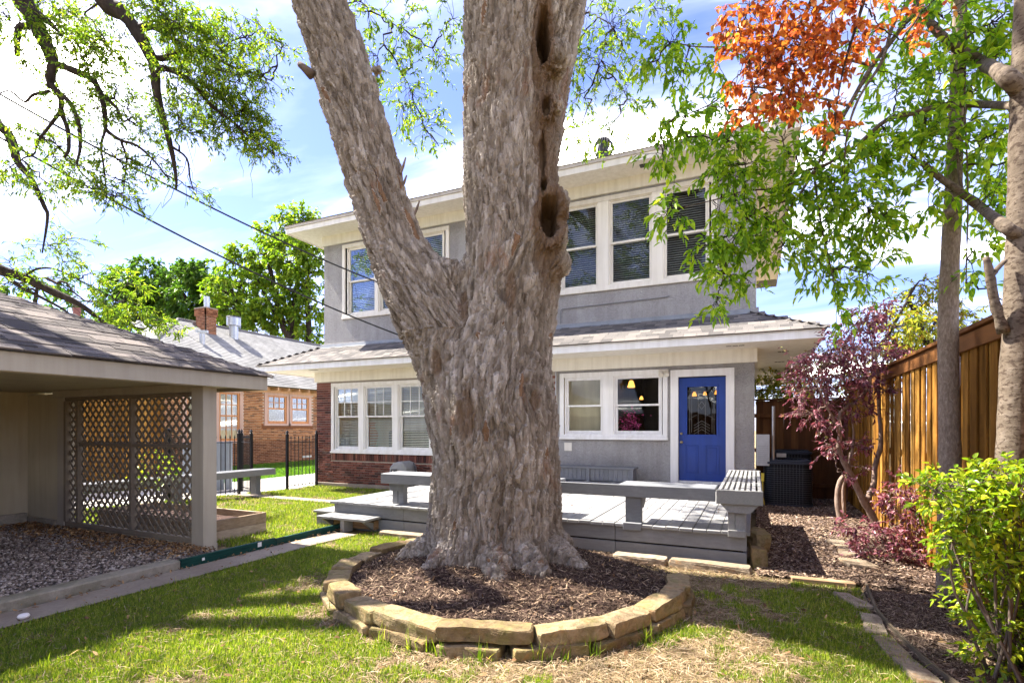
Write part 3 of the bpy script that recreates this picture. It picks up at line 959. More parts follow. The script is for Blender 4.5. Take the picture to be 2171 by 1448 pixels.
def casing(name, x0, x1, z0, z1, units, y, mat, t=0.03, side=0.10, head=0.10, sillh=0.11, seal=0.05):
    """flat trim round a bank of windows: side boards, head, sill and mullion boards"""
    mb = MB()
    mb.box(x0, x0+side, y-t, y+0.02, z0+sillh, z1-head).box(x1-side, x1, y-t, y+0.02, z0+sillh, z1-head)
    mb.box(x0, x1, y-t-0.004, y+0.02, z1-head, z1)
    mb.box(x0-0.01, x1+0.01, y-t-seal, y+0.02, z0, z0+sillh*0.5).box(x0, x1, y-t-0.006, y+0.02, z0+sillh*0.5, z0+sillh)
    for (a, b) in zip(units, units[1:]):
        mb.box(a[1], b[0], y-t, y+0.02, z0+sillh, z1-head)
    return mb.build(name, mat, house, 0.004)

# lower left: four units, upper sash with six lights
us = [(-10.90,-10.02), (-9.84,-8.86), (-8.68,-7.68), (-7.50,-6.52)]
casing('window_trim', LWIN[0], LWIN[1], LWIN[2], LWIN[3], us, YH, M_white, seal=0.03)
for i, (a, b) in enumerate(us):
    hung_window('window', a, b, LWIN[2]+0.10, LWIN[3]-0.09, YH, M_white, M_glass, 1.86, grid=(3,2), blind=M_blind, blind_pitch=0.045, blind_to=0.98)
# lower right pair
us = [(-3.98,-3.08), (-2.84,-1.80)]
casing('window_trim', RWIN[0], RWIN[1], RWIN[2], RWIN[3], us, YH, M_white)
for a, b in us:
    hung_window('window', a, b, RWIN[2]+0.10, RWIN[3]-0.09, YH, M_white, M_glass, 2.05)
# upper banks
us = [(-10.55,-9.55), (-9.43,-8.42), (-8.30,-7.32)]
casing('window_trim', LUW[0], LUW[1], LUW[2], LUW[3], us, YU, M_white2, seal=0.015)
for a, b in us:
    hung_window('window', a, b, LUW[2]+0.10, LUW[3]-0.09, YU, M_white2, M_glass_up, 5.70, blind=M_blind, blind_pitch=0.05)
us = [(-5.20,-4.30), (-4.12,-3.22), (-2.98,-2.02), (-1.80,-0.86)]
casing('window_trim', RUW[0], RUW[1], RUW[2], RUW[3], us, YU, M_white2, side=0.12, seal=0.015)
for a, b in us:
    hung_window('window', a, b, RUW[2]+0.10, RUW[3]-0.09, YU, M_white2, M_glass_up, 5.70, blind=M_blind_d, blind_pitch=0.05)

# ---- blue door with white casing
df = MB()
df.box(-1.62,-1.46,YH-0.035,YH+0.03,0.36,2.62).box(-0.53,-0.37,YH-0.035,YH+0.03,0.36,2.62).box(-1.62,-0.37,YH-0.039,YH+0.03,2.62,2.77)
df.box(-1.46,-0.53,YH+0.0,YH+0.2,0.36,0.44)
df.build('door_frame', M_white, house, 0.004)
dx0, dx1, dz0, dz1 = -1.455, -0.535, 0.445, 2.60
gx0, gx1, gz0, gz1 = -1.30, -0.70, 1.40, 2.42
mb = MB()
y = YH+0.05
mb.box(dx0,gx0,y,y+0.045,dz0,dz1).box(gx1,dx1,y,y+0.045,dz0,dz1).box(gx0,gx1,y,y+0.045,gz1,dz1).box(gx0,gx1,y,y+0.045,dz0,gz0)
door = mb.build('door', M_blue, house)
mb = MB()
for (a,b,c,d) in ((gx0-0.03,gx0+0.012,gz0-0.03,gz1+0.03),(gx1-0.012,gx1+0.03,gz0-0.03,gz1+0.03)):
    mb.box(a,b,y-0.014,y+0.01,c,d)
mb.box(gx0+0.012,gx1-0.012,y-0.013,y+0.01,gz1-0.012,gz1+0.03).box(gx0+0.012,gx1-0.012,y-0.013,y+0.01,gz0-0.03,gz0+0.012)
mb.build('glass_frame', M_blue, door, 0.004)
for (a,b) in ((-1.33,-1.06),(-0.93,-0.66)):
    mb = MB()
    for (p,q,r_,t_) in ((a,a+0.02,0.60,1.19),(b-0.02,b,0.60,1.19)): mb.box(p,q,y-0.010,y+0.005,r_,t_)
    mb.box(a+0.02,b-0.02,y-0.009,y+0.005,1.17,1.19).box(a+0.02,b-0.02,y-0.009,y+0.005,0.60,0.62)
    mb.box(a+0.05,b-0.05,y-0.008,y+0.005,0.65,1.14)
    mb.build('door_panel', M_blue, door, 0.004)
M_dglass = mat_glass('door_glass', 0.01, (0.75,0.74,0.68), 0.25)
MB().box(gx0-0.004,gx1+0.004,y+0.02,y+0.026,gz0-0.004,gz1+0.004).build('pane', M_dglass, door)
# leaded came pattern in the door glass
mb = MB()
cx = (gx0+gx1)/2
def came(p, q, w=0.0055):
    p = Vector((p[0], y+0.014, p[1])); q = Vector((q[0], y+0.014, q[1]))
    d = (q-p).normalized(); n_ = Vector((-d.z, 0, d.x))*w/2
    mb.prism([p-n_, q-n_, q+n_, p+n_], (0, 0.004, 0))
for s_ in (-1, 1):
    came((cx+s_*0.07, gz0), (cx+s_*0.07, gz1-0.1)); came((cx+s_*0.2, gz0+0.05), (cx+s_*0.2, gz1-0.22))
    came((cx+s_*0.24, gz0), (cx+s_*0.24, gz1))
    for k_ in range(4): came((cx, gz0+0.30-k_*0.06), (cx+s_*0.16, gz0+0.20-k_*0.06))
    came((cx+s_*0.20, gz0+0.33), (cx+s_*0.26, gz0+0.33)); came((cx+s_*0.10, gz0+0.42), (cx+s_*0.22, gz0+0.36))
    came((cx, gz0+0.7), (cx+s_*0.06, gz0+0.62)); came((cx, gz0+0.54), (cx+s_*0.06, gz0+0.62))
came((gx0, gz1-0.1), (gx1, gz1-0.1)); came((gx0, gz1-0.24), (gx1, gz1-0.24))
mb.build('leading', mat_plain('dull_lead', (0.16,0.155,0.14), 0.6), door)
for zc, r_ in ((1.43, 0.026), (1.25, 0.03)):
    mb = MB()
    mb.tube([(-1.40,y,zc),(-1.40,y-0.03,zc),(-1.40,y-0.055,zc),(-1.40,y-0.07,zc)], [r_,r_*.55,r_,r_*.6], 14)
    mb.build('door_knob' if zc < 1.4 else 'deadbolt', M_brass, door, smooth=True)

# ---- small fittings on the wall
MB().box(-3.99,-3.81,YH-0.02,YH,1.02,1.21).build('vent_plate', M_white2, house, 0.004)
fl = MB().box(-1.86,-1.66,YH-0.05,YH-0.03,2.70,2.79).tube([(-1.80,YH-0.05,2.73),(-1.80,YH-0.12,2.66)],[0.045,0.055],12).tube([(-1.70,YH-0.05,2.73),(-1.68,YH-0.12,2.66)],[0.045,0.05],12)
fl.build('flood_light', M_white2, house)
mb = MB()
mb.tube([(-4.19,YH-0.03,0.9),(-4.19,YH-0.03,2.86)],0.014,8)
mb.build('conduit', M_metal, house)
mb = MB()
pts = [(-4.12,YU-0.02,3.9),(-4.12,YU-0.02,4.28),(-4.08,YU-0.02,4.32),(-1.75,YU-0.02,4.36),(-1.66,YU-0.03,4.37)]
mb.tube(pts, 0.011, 6); mb.build('wall_cable', mat_plain('painted_cable', (0.2,0.2,0.21), 0.6), house)
for (x, yv, w, d) in ((-0.33, YH-0.55, 0.34, 0.06), (0.55, 12.3, 0.22, 0.12), (0.55, 14.2, 0.22, 0.12), (0.55, 16.5, 0.22, 0.12), (-11.0, YH-0.7, 0.3, 0.08)):
    mb = MB()
    for k_ in range(3): mb.box(x-w/2+k_*w/3, x-w/2+(k_+.85)*w/3, yv-d/2, yv+d/2, 3.128, 3.134)
    mb.build('soffit_vent', mat_plain('vent_shadow_grey', (0.16,0.145,0.12), 0.7), house)
MB().box(-2.2,-2.04,YU-0.5,YU-0.38,7.06,7.083).build('soffit_vent', M_dark, house)
# roof turbine
ty = 12.55; tx = -3.33; tz = 7.28+0.36*(ty-(YU-OU-0.05))
mb = MB().lathe((tx,ty,tz), [(0.15,-0.2),(0.15,0.28),(0.20,0.3)], 20)
tv = mb.build('turbine_vent', M_dark, house, smooth=False)
mb = MB()
for k_ in range(22):
    a = 2*math.pi*k_/22
    pts = []
    for j in range(7):
        t = j/6; zz = tz+0.30+0.34*t; rr = 0.13+0.11*math.sin(math.pi*(0.15+0.8*t))
        pts.append((tx+rr*math.cos(a+t*0.35), ty+rr*math.sin(a+t*0.35), zz))
    mb.tube(pts, 0.013, 4)
mb.lathe((tx,ty,tz+0.64), [(0.16,-0.02),(0.15,0.02),(0.06,0.05),(0.01,0.055)], 18)
mb.lathe((tx,ty,tz+0.30), [(0.10,0.0),(0.13,0.2),(0.1,0.34)], 14)
mb.build('vent_blades', M_dark, tv)

# ---- rooms behind the glass
def room(x0, x1, y0, y1, z0, z1, mat, name='interior_room'):
    mb = MB()
    mb.quad((x0,y1,z0),(x1,y1,z0),(x1,y1,z1),(x0,y1,z1)).quad((x0,y0,z0),(x0,y1,z0),(x0,y1,z1),(x0,y0,z1)).quad((x1,y1,z0),(x1,y0,z0),(x1,y0,z1),(x1,y1,z1))
    mb.quad((x0,y0,z0),(x1,y0,z0),(x1,y1,z0),(x0,y1,z0)).quad((x0,y0,z1),(x0,y1,z1),(x1,y1,z1),(x1,y0,z1))
    return mb.build(name, mat, house)
room(-11.3,-6.2,YH+0.27,YH+2.4,0.3,2.95, mat_paint('beige_room', (0.78,0.66,0.48), 0.8, 0.04, 1, 0))
room(-4.14,-2.96,YH+0.27,YH+0.55,0.4,2.95, mat_paint('hall_room', (0.85,0.74,0.55), 0.8, 0.12, 1.4, 0))
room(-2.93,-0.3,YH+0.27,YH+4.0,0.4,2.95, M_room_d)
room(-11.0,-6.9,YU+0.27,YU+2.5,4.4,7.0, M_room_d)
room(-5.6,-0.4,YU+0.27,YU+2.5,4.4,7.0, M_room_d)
# ------------------------------------------------------------------ deck
M_deck = mat_pieces('grey_deck_paint', [(0.0,(0.22,0.217,0.216)),(0.5,(0.265,0.262,0.26)),(1.0,(0.31,0.304,0.298))], 0.55, (60,6,30), 0.10, 0.15, stain=(0.25,0.24,0.23), stain_amt=0.3)
M_bench = mat_pieces('grey_bench_paint', [(0.0,(0.171,0.176,0.186)),(0.5,(0.194,0.198,0.209)),(1.0,(0.216,0.220,0.231))], 0.55, (8,50,50), 0.12, 0.2, stain=(0.32,0.32,0.33), stain_amt=0.25)
DX0, DX1, DY0, DZ = -6.10, -0.06, 6.38, 0.40
deck = thing('deck', 'low grey painted timber deck behind the big tree, reaching to the blue door', 'deck', (-3.1, 6.4, -0.05))
variants = [MB().box(-0.0725,0.0725,0,YH-DY0-0.03,-0.038,0).mesh('deck_board', M_deck, bevel=0.004) for _ in range(1)]
x = DX0 + 0.075; k = 0
while x < DX1 - 0.02:
    link('deck_board', variants[0], deck, (x, DY0 + random.uniform(-0.012, 0.006), DZ + random.uniform(-0.004, 0.004)), (random.uniform(-.0008,.0008), random.uniform(-.012,.012), 0))
    x += 0.1515
def skirt_board(x0, x1, y, z0, z1, axis='x'):
    mb = MB()
    mb.box(x0, x1, y, y+0.035, z0, z1)
    mb.build('skirt_board', M_bench, deck, 0.004)
xs = [-6.06, -4.72, -3.2, -1.56, -0.075]
for a, b in zip(xs, xs[1:]):
    skirt_board(a+0.003, b-0.003, DY0+0.045, 0.185, 0.358)
    skirt_board(a+0.003, b-0.003, DY0+0.05, -0.03, 0.165)
MB().box(-0.115,-0.08,DY0+0.09,YH-0.05,-0.1,0.358).build('skirt_board', M_bench, deck, 0.004)
MB().box(-6.09,-6.055,DY0+0.09,YH-0.05,-0.12,0.358).build('skirt_board', M_bench, deck, 0.004)
MB().box(-6.0,-0.2,DY0+0.2,YH-0.1,-0.12,0.355).build('joists', mat_plain('dark_timber', (0.03,0.025,0.02), 0.9), deck)
# lower steps
M_rawwood = mat_pieces('weathered_wood', [(0.0,(0.20,0.12,0.065)),(0.5,(0.28,0.18,0.10)),(1.0,(0.35,0.24,0.14))], 0.8, (5,5,60), 0.35, 0.3)
st = thing('deck_step', 'grey plank step on angled wooden legs at the front corner of the deck', 'step', (-5.6, 6.2, 0))
MB().box(-6.06,-5.12,6.05,6.41,0.185,0.222).build('tread', M_deck, st, 0.005)
MB().box(-5.64,-5.57,6.10,6.30,-0.01,0.185).build('leg', M_deck, st, 0.004)
for xx in (-5.98, -5.2):
    MB().prism([(xx-0.03,6.36,-0.01),(xx-0.03,6.41,0.10),(xx-0.03,6.13,0.185),(xx-0.03,6.08,0.185)], (0.05,0,0)).build('brace', M_bench, st)
MB().box(-6.02,-5.16,6.30,6.40,0.03,0.16).build('crosspiece', M_rawwood, st, 0.004)
st = thing('deck_step', 'grey box step against the left end of the deck', 'step', (-6.3, 7.0, 0))
MB().box(-6.52,-6.10,6.44,7.9,0.185,0.222).build('tread', M_deck, st, 0.005)
MB().box(-6.48,-6.10,6.47,6.51,-0.06,0.185).build('side_board', M_bench, st, 0.004)
MB().box(-6.48,-6.45,6.51,7.86,-0.06,0.185).build('side_board', M_bench, st, 0.004)

# ------------------------------------------------------------------ built-in benches
def bench_post(parent, x, y, z0, z1, w=0.15, d=0.12, bracket=True, bw=0.18):
    MB().box(x-w/2, x-0.004, y-d/2, y+d/2, z0, z1).build('leg', M_bench, parent, 0.004)
    MB().box(x+0.004, x+w/2, y-d/2+0.006, y+d/2-0.006, z0, z1).build('leg', M_bench, parent, 0.004)
    if bracket:
        MB().prism([(x-bw/2-0.06,y-d/2-0.03,z1),(x+bw/2+0.06,y-d/2-0.03,z1),(x+w/2,y-d/2-0.03,z1-0.12),(x-w/2,y-d/2-0.03,z1-0.12)][::-1], (0,0.03,0)).build('bracket', M_bench, parent)
BT = 0.87
b = thing('deck_bench', 'long grey bench along the front edge of the deck, passing behind the trunk', 'bench', (-3, 6.6, DZ))
MB().box(-5.14,-3.0,6.42,6.46,BT-0.15,BT-0.005).build('rail', M_bench, b, 0.004)
for i in range(4):
    MB().box(-5.14,-3.0,6.462+i*0.104,6.462+i*0.104+0.1,BT-0.04,BT-0.0).build('seat_board', M_bench, b, 0.004)
MB().box(-5.14,-5.10,6.462,6.875,BT-0.15,BT-0.042).build('rail', M_bench, b, 0.004)
MB().box(-3.0,-0.405,6.42,6.46,BT-0.15,BT-0.005).build('rail', M_bench, b, 0.004)
for i in range(4):
    MB().box(-1.52,-0.405,6.462+i*0.104,6.462+i*0.104+0.1,BT-0.04,BT-0.0).build('seat_board', M_bench, b, 0.004)
    MB().box(-3.0,-2.35,6.462+i*0.104,6.462+i*0.104+0.1,BT-0.04,BT-0.0).build('seat_board', M_bench, b, 0.004)
bench_post(b, -4.93, 6.62, DZ, BT-0.15, 0.2)
bench_post(b, -2.62, 6.60, DZ, BT-0.15, 0.2)
MB().box(-1.44,-1.25,6.46,6.56,DZ-0.05,BT-0.15).build('leg', M_bench, b, 0.004)
MB().prism([(-1.24,6.50,BT-0.15),(-1.24,6.80,BT-0.15),(-1.24,6.60,BT-0.29),(-1.24,6.50,BT-0.29)], (-0.05,0,0)).build('bracket', M_bench, b)
MB().box(-1.45,-1.23,6.37,6.45,DZ-0.07,DZ+0.015).build('foot_block', M_bench, b, 0.004)

M_slat = mat_pieces('grey_slat_paint', [(0.0,(0.22,0.218,0.212)),(1.0,(0.28,0.275,0.268))], 0.6, (50,6,50), 0.14, 0.2, stain=(0.22,0.2,0.18), stain_amt=0.3)
b = thing('slatted_bench', 'grey slatted bench running down the right side of the deck', 'bench', (-0.16, 7.8, DZ))
SX0, SX1, SY0, SY1 = -0.39, 0.085, 6.30, 9.30
nsl = 8; pw = (SX1-SX0-0.01)/nsl
slm = MB().box(-pw/2+0.011, pw/2-0.011, SY0+0.042, SY1-0.04, -0.04, 0).mesh('slat', M_slat, bevel=0.003)
for i in range(nsl):
    link('slat', slm, b, (SX0+0.005+pw*(i+0.5), 0, BT+random.uniform(-.001,.001)))
for y in (SY0+1.0, SY0+2.0):
    MB().box(SX0+0.045, SX1-0.045, y-0.025, y+0.025, BT-0.045, BT-0.006).build('batten', M_slat, b)
MB().box(SX0,SX1,SY0,SY0+0.04,BT-0.155,BT+0.002).build('rail', M_slat, b, 0.004)
MB().box(SX0,SX1,SY1-0.038,SY1,BT-0.155,BT+0.002).build('rail', M_slat, b, 0.004)
MB().box(SX0,SX0+0.035,SY0+0.042,SY1-0.04,BT-0.155,BT-0.042).build('rail', M_slat, b, 0.004)
MB().box(SX1-0.035,SX1,SY0+0.042,SY1-0.04,BT-0.155,BT-0.042).build('rail', M_slat, b, 0.004)
MB().prism([(SX0+0.04,SY0+0.03,BT-0.155),(SX0+0.13,SY0+0.03,BT-0.25),(SX1-0.13,SY0+0.03,BT-0.25),(SX1-0.04,SY0+0.03,BT-0.155)], (0,0.04,0)).build('bracket', M_slat, b)
for xx in (-0.235, -0.155):
    MB().box(xx-0.036 if xx<-0.2 else xx-0.038, xx+0.038 if xx<-0.2 else xx+0.07, SY0+0.08, SY0+0.20, DZ-0.02, BT-0.155).build('leg', M_slat, b, 0.004)
MB().box(-0.27,-0.085,SY0+0.05,SY0+0.14,DZ-0.055,DZ+0.022).build('foot_block', M_slat, b, 0.004)
MB().box(-0.25,-0.1,SY1-0.3,SY1-0.18,DZ,BT-0.155).build('leg', M_slat, b, 0.004)

# low slatted box against the wall
b = thing('storage_box', 'low grey slatted box on the deck against the stucco wall', 'box', (-3.2, 11.3, DZ))
for i in range(17):
    MB().box(-4.02+i*0.1,-3.925+i*0.1,11.05,11.07,DZ+0.02,DZ+0.27).build('slat', M_bench, b, 0.003)
MB().box(-4.06,-2.28,11.02,11.5,DZ+0.272,DZ+0.31).build('lid', M_bench, b, 0.004)
for xx in (-4.04,-3.3,-2.36): MB().box(xx,xx+0.06,11.025,11.05,DZ,DZ+0.27).build('post', M_bench, b)
MB().box(-4.0,-2.32,11.07,11.48,DZ+0.01,DZ+0.27).build('body', M_bench, b)

# hose reel
M_plastic = mat_plain('grey_plastic', (0.22,0.225,0.235), 0.45)
hx, hy = -8.2, 11.15
h = thing('hose_reel', 'grey plastic hose reel box with orange badge beside the brick wall', 'hose reel', (hx, hy, -0.13))
prof = [(-0.26,0.0),(-0.27,0.55),(-0.25,0.68),(-0.14,0.79),(0.02,0.83),(0.16,0.79),(0.25,0.66),(0.27,0.45),(0.27,0.0)]
MB().prism([(hx+a, hy-0.24, -0.13+z) for a, z in prof], (0,0.48,0)).build('housing', M_plastic, h, 0.035, True, seg=2)
MB().box(hx-0.2,hx-0.02,hy-0.252,hy-0.235,0.44,0.50).build('slot', M_dark, h)
MB().box(hx+0.03,hx+0.13,hy-0.256,hy-0.241,0.34,0.46).build('badge', mat_plain('orange_plastic', (0.75,0.22,0.03), 0.4), h, 0.006)
MB().tube([(hx-0.14,hy-0.25,0.46),(hx-0.16,hy-0.30,0.35),(hx-0.15,hy-0.30,0.1)],0.012,6).build('hose', M_white2, h)
mb = MB()
pts = [(hx+0.28+0.06*math.sin(t*math.pi), hy+0.05, 0.05+0.6*t) for t in [i/8 for i in range(9)]]
mb.tube(pts, 0.018, 6); mb.build('carry_handle', M_dark, h)

# ------------------------------------------------------------------ rough stone blocks
def rock_mesh(name, lx, ly, lz, mat, seed, rough=0.10, sub=3):
    bm = bmesh.new()
    bmesh.ops.create_cube(bm, size=1.0)
    bmesh.ops.subdivide_edges(bm, edges=bm.edges[:], cuts=sub, use_grid_fill=True)
    r = random.Random(seed)
    P = np.array([v.co[:] for v in bm.verts])
    q = P*np.array([lx,ly,lz])
    nzx = fbm(q*7+seed*3.1, 3, seed)-0.5; nzy = fbm(q*7+50+seed, 3, seed+1)-0.5; nzz = fbm(q*7+90+seed, 3, seed+2)-0.5
    tz = r.uniform(-0.12,0.12)
    for v, a, b_, c in zip(bm.verts, nzx, nzy, nzz):
        co = v.co
        e = sum(1 for k in co if abs(abs(k)-0.5) < 1e-4)
        sh = 1.0 - (0.035 if e == 2 else 0.07 if e == 3 else 0)
        v.co = Vector((co.x*lx*sh + a*rough*0.35, co.y*ly*sh + b_*rough*0.5, co.z*lz*sh*(1+tz*co.x*2) + c*rough*0.28))
    me = bpy.data.meshes.new(name); bm.to_mesh(me); bm.free()
    me.materials.append(mat)
    return me
def mat_limestone(name, stops, moss=(0.16,0.155,0.035), amt=0.5):
    m, N, L, b = newmat(name)
    r = rand_out(N)
    c = _ramp(N, L, r, stops)
    v = _coords(N, L, (1,1,1))
    n1 = _noise(N, L, v, 16, 8, 0.68, 0.4)
    g = _ramp(N, L, n1, [(0.3,(0.5,0.47,0.42)),(0.5,(0.95,0.95,0.95)),(0.7,(1.25,1.25,1.25))])
    c = mixc(N, L, 1.0, c, g, 'MULTIPLY')
    n2 = _noise(N, L, v, 4.5, 6, 0.7, 0.6)
    f = _ramp(N, L, n2, [(0.46,(0,0,0)),(0.66,(amt,)*3)])
    c = mixc(N, L, f, c, moss)
    n3 = _noise(N, L, v, 8.0, 6, 0.7, 0.3)
    f3 = _ramp(N, L, n3, [(0.55,(0,0,0)),(0.7,(0.6,)*3)])
    c = mixc(N, L, f3, c, (0.36,0.19,0.07))
    L.new(c, b.inputs['Base Color']); b.inputs['Roughness'].default_value = 0.9
    b.inputs['Specular IOR Level'].default_value = 0.2
    bump(N, L, b, n1, 0.9, 0.03)
    return m
M_lime = mat_limestone('limestone', [(0.0,(0.156,0.109,0.056)),(0.35,(0.246,0.179,0.098)),(0.7,(0.303,0.226,0.133)),(1.0,(0.189,0.125,0.059))])
M_lime2 = mat_limestone('pale_limestone', [(0.0,(0.24,0.185,0.13)),(1.0,(0.33,0.265,0.195))], (0.2,0.16,0.10), 0.35)
ring = thing('stone_ring', 'ring of two courses of buff limestone blocks holding mulch round the big tree', 'planter edging', (RC.x, RC.y, 0))
# top course: (angle from front, length)
top = [(-0.10,0.70),(0.27,0.55),(0.56,0.46),(0.83,0.46),(1.05,0.3),(1.22,0.42),(1.52,0.4),(1.84,0.52),(2.18,0.52),(2.52,0.55),(2.86,0.5),(3.2,0.52),(3.52,0.5),(3.84,0.5),(4.16,0.5),(4.44,0.42),(4.70,0.40),(4.96,0.38),(5.24,0.46),(5.50,0.44),(5.82,0.62)]
for i, (a, ln) in enumerate(top):
    p = ring_pt(a, 0.985); q = ring_pt(a+0.02, 0.985); t = (q-p)
    rz = math.atan2(t.y, t.x)
    if 1.42 < a < 2.95: continue
    me = rock_mesh('stone', ln*(0.93+0.05*random.random()), 0.19+random.uniform(-.02,.03), 0.105+random.uniform(-.012,.012), M_lime, 100+i, 0.11, 6)
    front = math.cos(a) > 0.5
    link('stone', me, ring, (p.x, p.y, 0.147+random.uniform(-.012,.014)), (random.uniform(-.09,.04), random.uniform(-.05,.05), rz+random.uniform(-.09,.09)))
for i in range(19):
    a = i*2*math.pi/19 + 0.17
    p = ring_pt(a, 0.995); q = ring_pt(a+0.02, 0.995); t = (q-p)
    ln = 2*math.pi*1.64/19*random.uniform(0.8,1.02)
    if 1.42 < a < 2.95: continue
    me = rock_mesh('stone', ln, 0.22, 0.092, M_lime, 300+i, 0.13, 6)
    link('stone', me, ring, (p.x, p.y, 0.038+random.uniform(-.010,.008)), (random.uniform(-.04,.04), random.uniform(-.03,.03), rz_ if False else math.atan2(t.y,t.x)+random.uniform(-.05,.05)))
def loose_stone(name, label, cat, loc, size, rz, seed, mat=M_lime2, group=None, rough=0.12):
    me = rock_mesh(name, *size, mat, seed, rough)
    o = link(name, me, None, loc, (random.uniform(-.03,.03), random.uniform(-.03,.03), rz))
    tag(o, label, cat, group)
loose_stone('edging_stone', 'flat buff stone at the foot of the deck right of the mulch ring', 'stone', (-1.22,6.24,0.02), (0.62,0.2,0.10), -0.03, 501)
loose_stone('edging_stone', 'long grey-buff stone at the foot of the deck near its right end', 'stone', (-0.46,6.26,0.015), (0.86,0.2,0.10), -0.02, 502)
loose_stone('edging_stone', 'flat stone under the deck just left of the trunk', 'stone', (-4.55,6.24,0.0), (0.85,0.2,0.10), 0.03, 503)
loose_stone('edging_stone', 'rough stone touching the trunk side at the deck foot', 'stone', (-3.75,6.24,0.02), (0.6,0.2,0.09), 0.0, 504)
loose_stone('corner_rock', 'buff rock standing on the ground at the deck right corner', 'rock', (0.035,6.50,0.10), (0.16,0.22,0.27), 0.2, 505, M_lime, None, 0.2)
loose_stone('corner_rock', 'upper rock wedged on top at the deck right side', 'rock', (0.04,6.72,0.26), (0.17,0.24,0.20), 0.5, 506, M_lime, None, 0.2)
loose_stone('corner_rock', 'brown rock behind the other rocks beside the deck', 'rock', (0.03,7.05,0.16), (0.16,0.3,0.33), 0.1, 507, M_lime, None, 0.2)
loose_stone('flat_stone', 'pale flat stone lying in the sunlit alley, farthest from the lawn', 'stone', (1.02,8.15,0.02), (0.22,0.34,0.05), 0.3, 511)
loose_stone('flat_stone', 'pale flat stone in the middle of the alley edge line', 'stone', (1.06,7.62,0.02), (0.25,0.42,0.06), -0.1, 512)
loose_stone('flat_stone', 'pale round stone of the alley nearest the timber strip', 'stone', (1.06,7.05,0.02), (0.3,0.36,0.06), 0.2, 513)
M_bender = mat_pieces('edging_board', [(0.0,(0.12,0.095,0.065)),(1.0,(0.16,0.125,0.085))], 0.85, (6,6,60), 0.3, 0.3)
mb = MB()
pts = [(a+0.02, b) for a, b in EDGE[1:]]
for (a, b), (c, d) in zip(pts, pts[1:]):
    mb.add([(a,b,-.02),(c,d,-.02),(c+.018,d,-.02),(a+.018,b,-.02),(a,b,.055),(c,d,.055),(c+.018,d,.055),(a+.018,b,.055)],[(0,1,2,3),(7,6,5,4),(0,4,5,1),(2,6,7,3),(1,5,6,2),(3,7,4,0)])
tag(mb.build('edging_board', M_bender), 'thin curved brown edging board between lawn and mulch bed', 'garden edging')
for i, (xx, yy, ln, rz, lb) in enumerate([(0.80,5.55,0.42,-1.25,'flat grey stone outside the curved edging, farthest from the viewer'),(0.84,4.95,0.45,-1.6,'flat weathered stone in the grass beside the curved edging'),(0.875,4.48,0.36,-1.5,'small flat stone between two longer ones along the curved edging'),(0.925,4.10,0.40,-1.4,'flat stone by the curved edging, second from the picture bottom'),(1.02,3.68,0.42,-1.3,'flat stone by the curved edging at the picture bottom')]):
    loose_stone('flat_stone', lb, 'stone', (xx,yy,0.012), (ln,0.14,0.055), rz, 520+i, M_lime2, 'flat stones along the bed edging')
tag(MB().obox((0.62,6.10,0.02),0.56,0.09,0.055,0.03).build('timber_strip', M_rawwood, None, 0.008), 'short weathered timber laid across the end of the alley', 'timber')
tag(MB().lathe((-5.36,2.22,0.022),[(0.008,0.0),(0.034,0.010),(0.042,0.024),(0.032,0.04),(0.01,0.046)],12).build('white_pebble', mat_plain('white_stone',(0.78,0.74,0.72),0.5), None, 0, True), 'small white pebble lying on the concrete path by the curb', 'pebble')

# ------------------------------------------------------------------ carport
M_taupe = mat_paint('taupe_paint', (0.36,0.325,0.265), 0.65, 0.05, 2.5, 0.12, 40)
M_taupe_in = mat_paint('taupe_plaster', (0.40,0.355,0.25), 0.8, 0.06, 1.5, 0.2, 50)
M_lat = mat_pieces('lattice_paint', [(0.0,(0.18,0.150,0.115)),(1.0,(0.225,0.188,0.145))], 0.7, (30,30,30), 0.12, 0.15)
CP = thing('carport', 'taupe open carport with hipped shingle roof and lattice end wall', 'carport', (-8.2, 2.0, 0))
PZ = 2.07
MB().box(-6.405,-6.18,4.32,4.50,0.02,PZ).build('post', M_taupe, CP, 0.004)
MB().box(-6.40,-6.19,4.33,4.52,-0.02,0.10).build('post_base', M_conc_old, CP)
MB().box(-10.70,-10.5,-3,4.62,0.0,PZ+0.05).build('side_wall', M_taupe_in, CP)
MB().box(-10.5,-9.60,4.40,4.56,0.16,PZ).build('end_wall', M_taupe_in, CP)
MB().box(-10.5,-9.62,4.36,4.58,-0.02,0.16).build('plinth', M_conc_old, CP, 0.006)
MB().box(-9.62,-6.41,4.38,4.56,-0.02,0.09).build('plinth', M_conc_old, CP, 0.008)
MB().box(-10.5,-10.42,-3,4.36,0.0,0.22).build('plinth', M_conc_old, CP, 0.006)
MB().box(-9.62,-6.405,4.33,4.50,PZ-0.06,PZ+0.04).build('beam', M_taupe, CP, 0.004)
MB().box(-9.60,-9.42,4.38,4.52,0.092,PZ-0.062).build('trim_board', M_taupe, CP, 0.004)
MB().box(-9.42,-6.407,4.39,4.46,0.092,0.155).build('lattice_rail', M_lat, CP, 0.003)
MB().box(-9.42,-6.407,4.39,4.46,PZ-0.11,PZ-0.062).build('lattice_rail', M_lat, CP, 0.003)
MB().box(-9.05,-6.407,4.385,4.44,1.30,1.345).build('lattice_rail', M_lat, CP, 0.003)
for xx in (-9.42, -9.10, -7.80):
    MB().box(xx,xx+0.06,4.375,4.45,0.156,PZ-0.112).build('lattice_stile', M_lat, CP, 0.003)
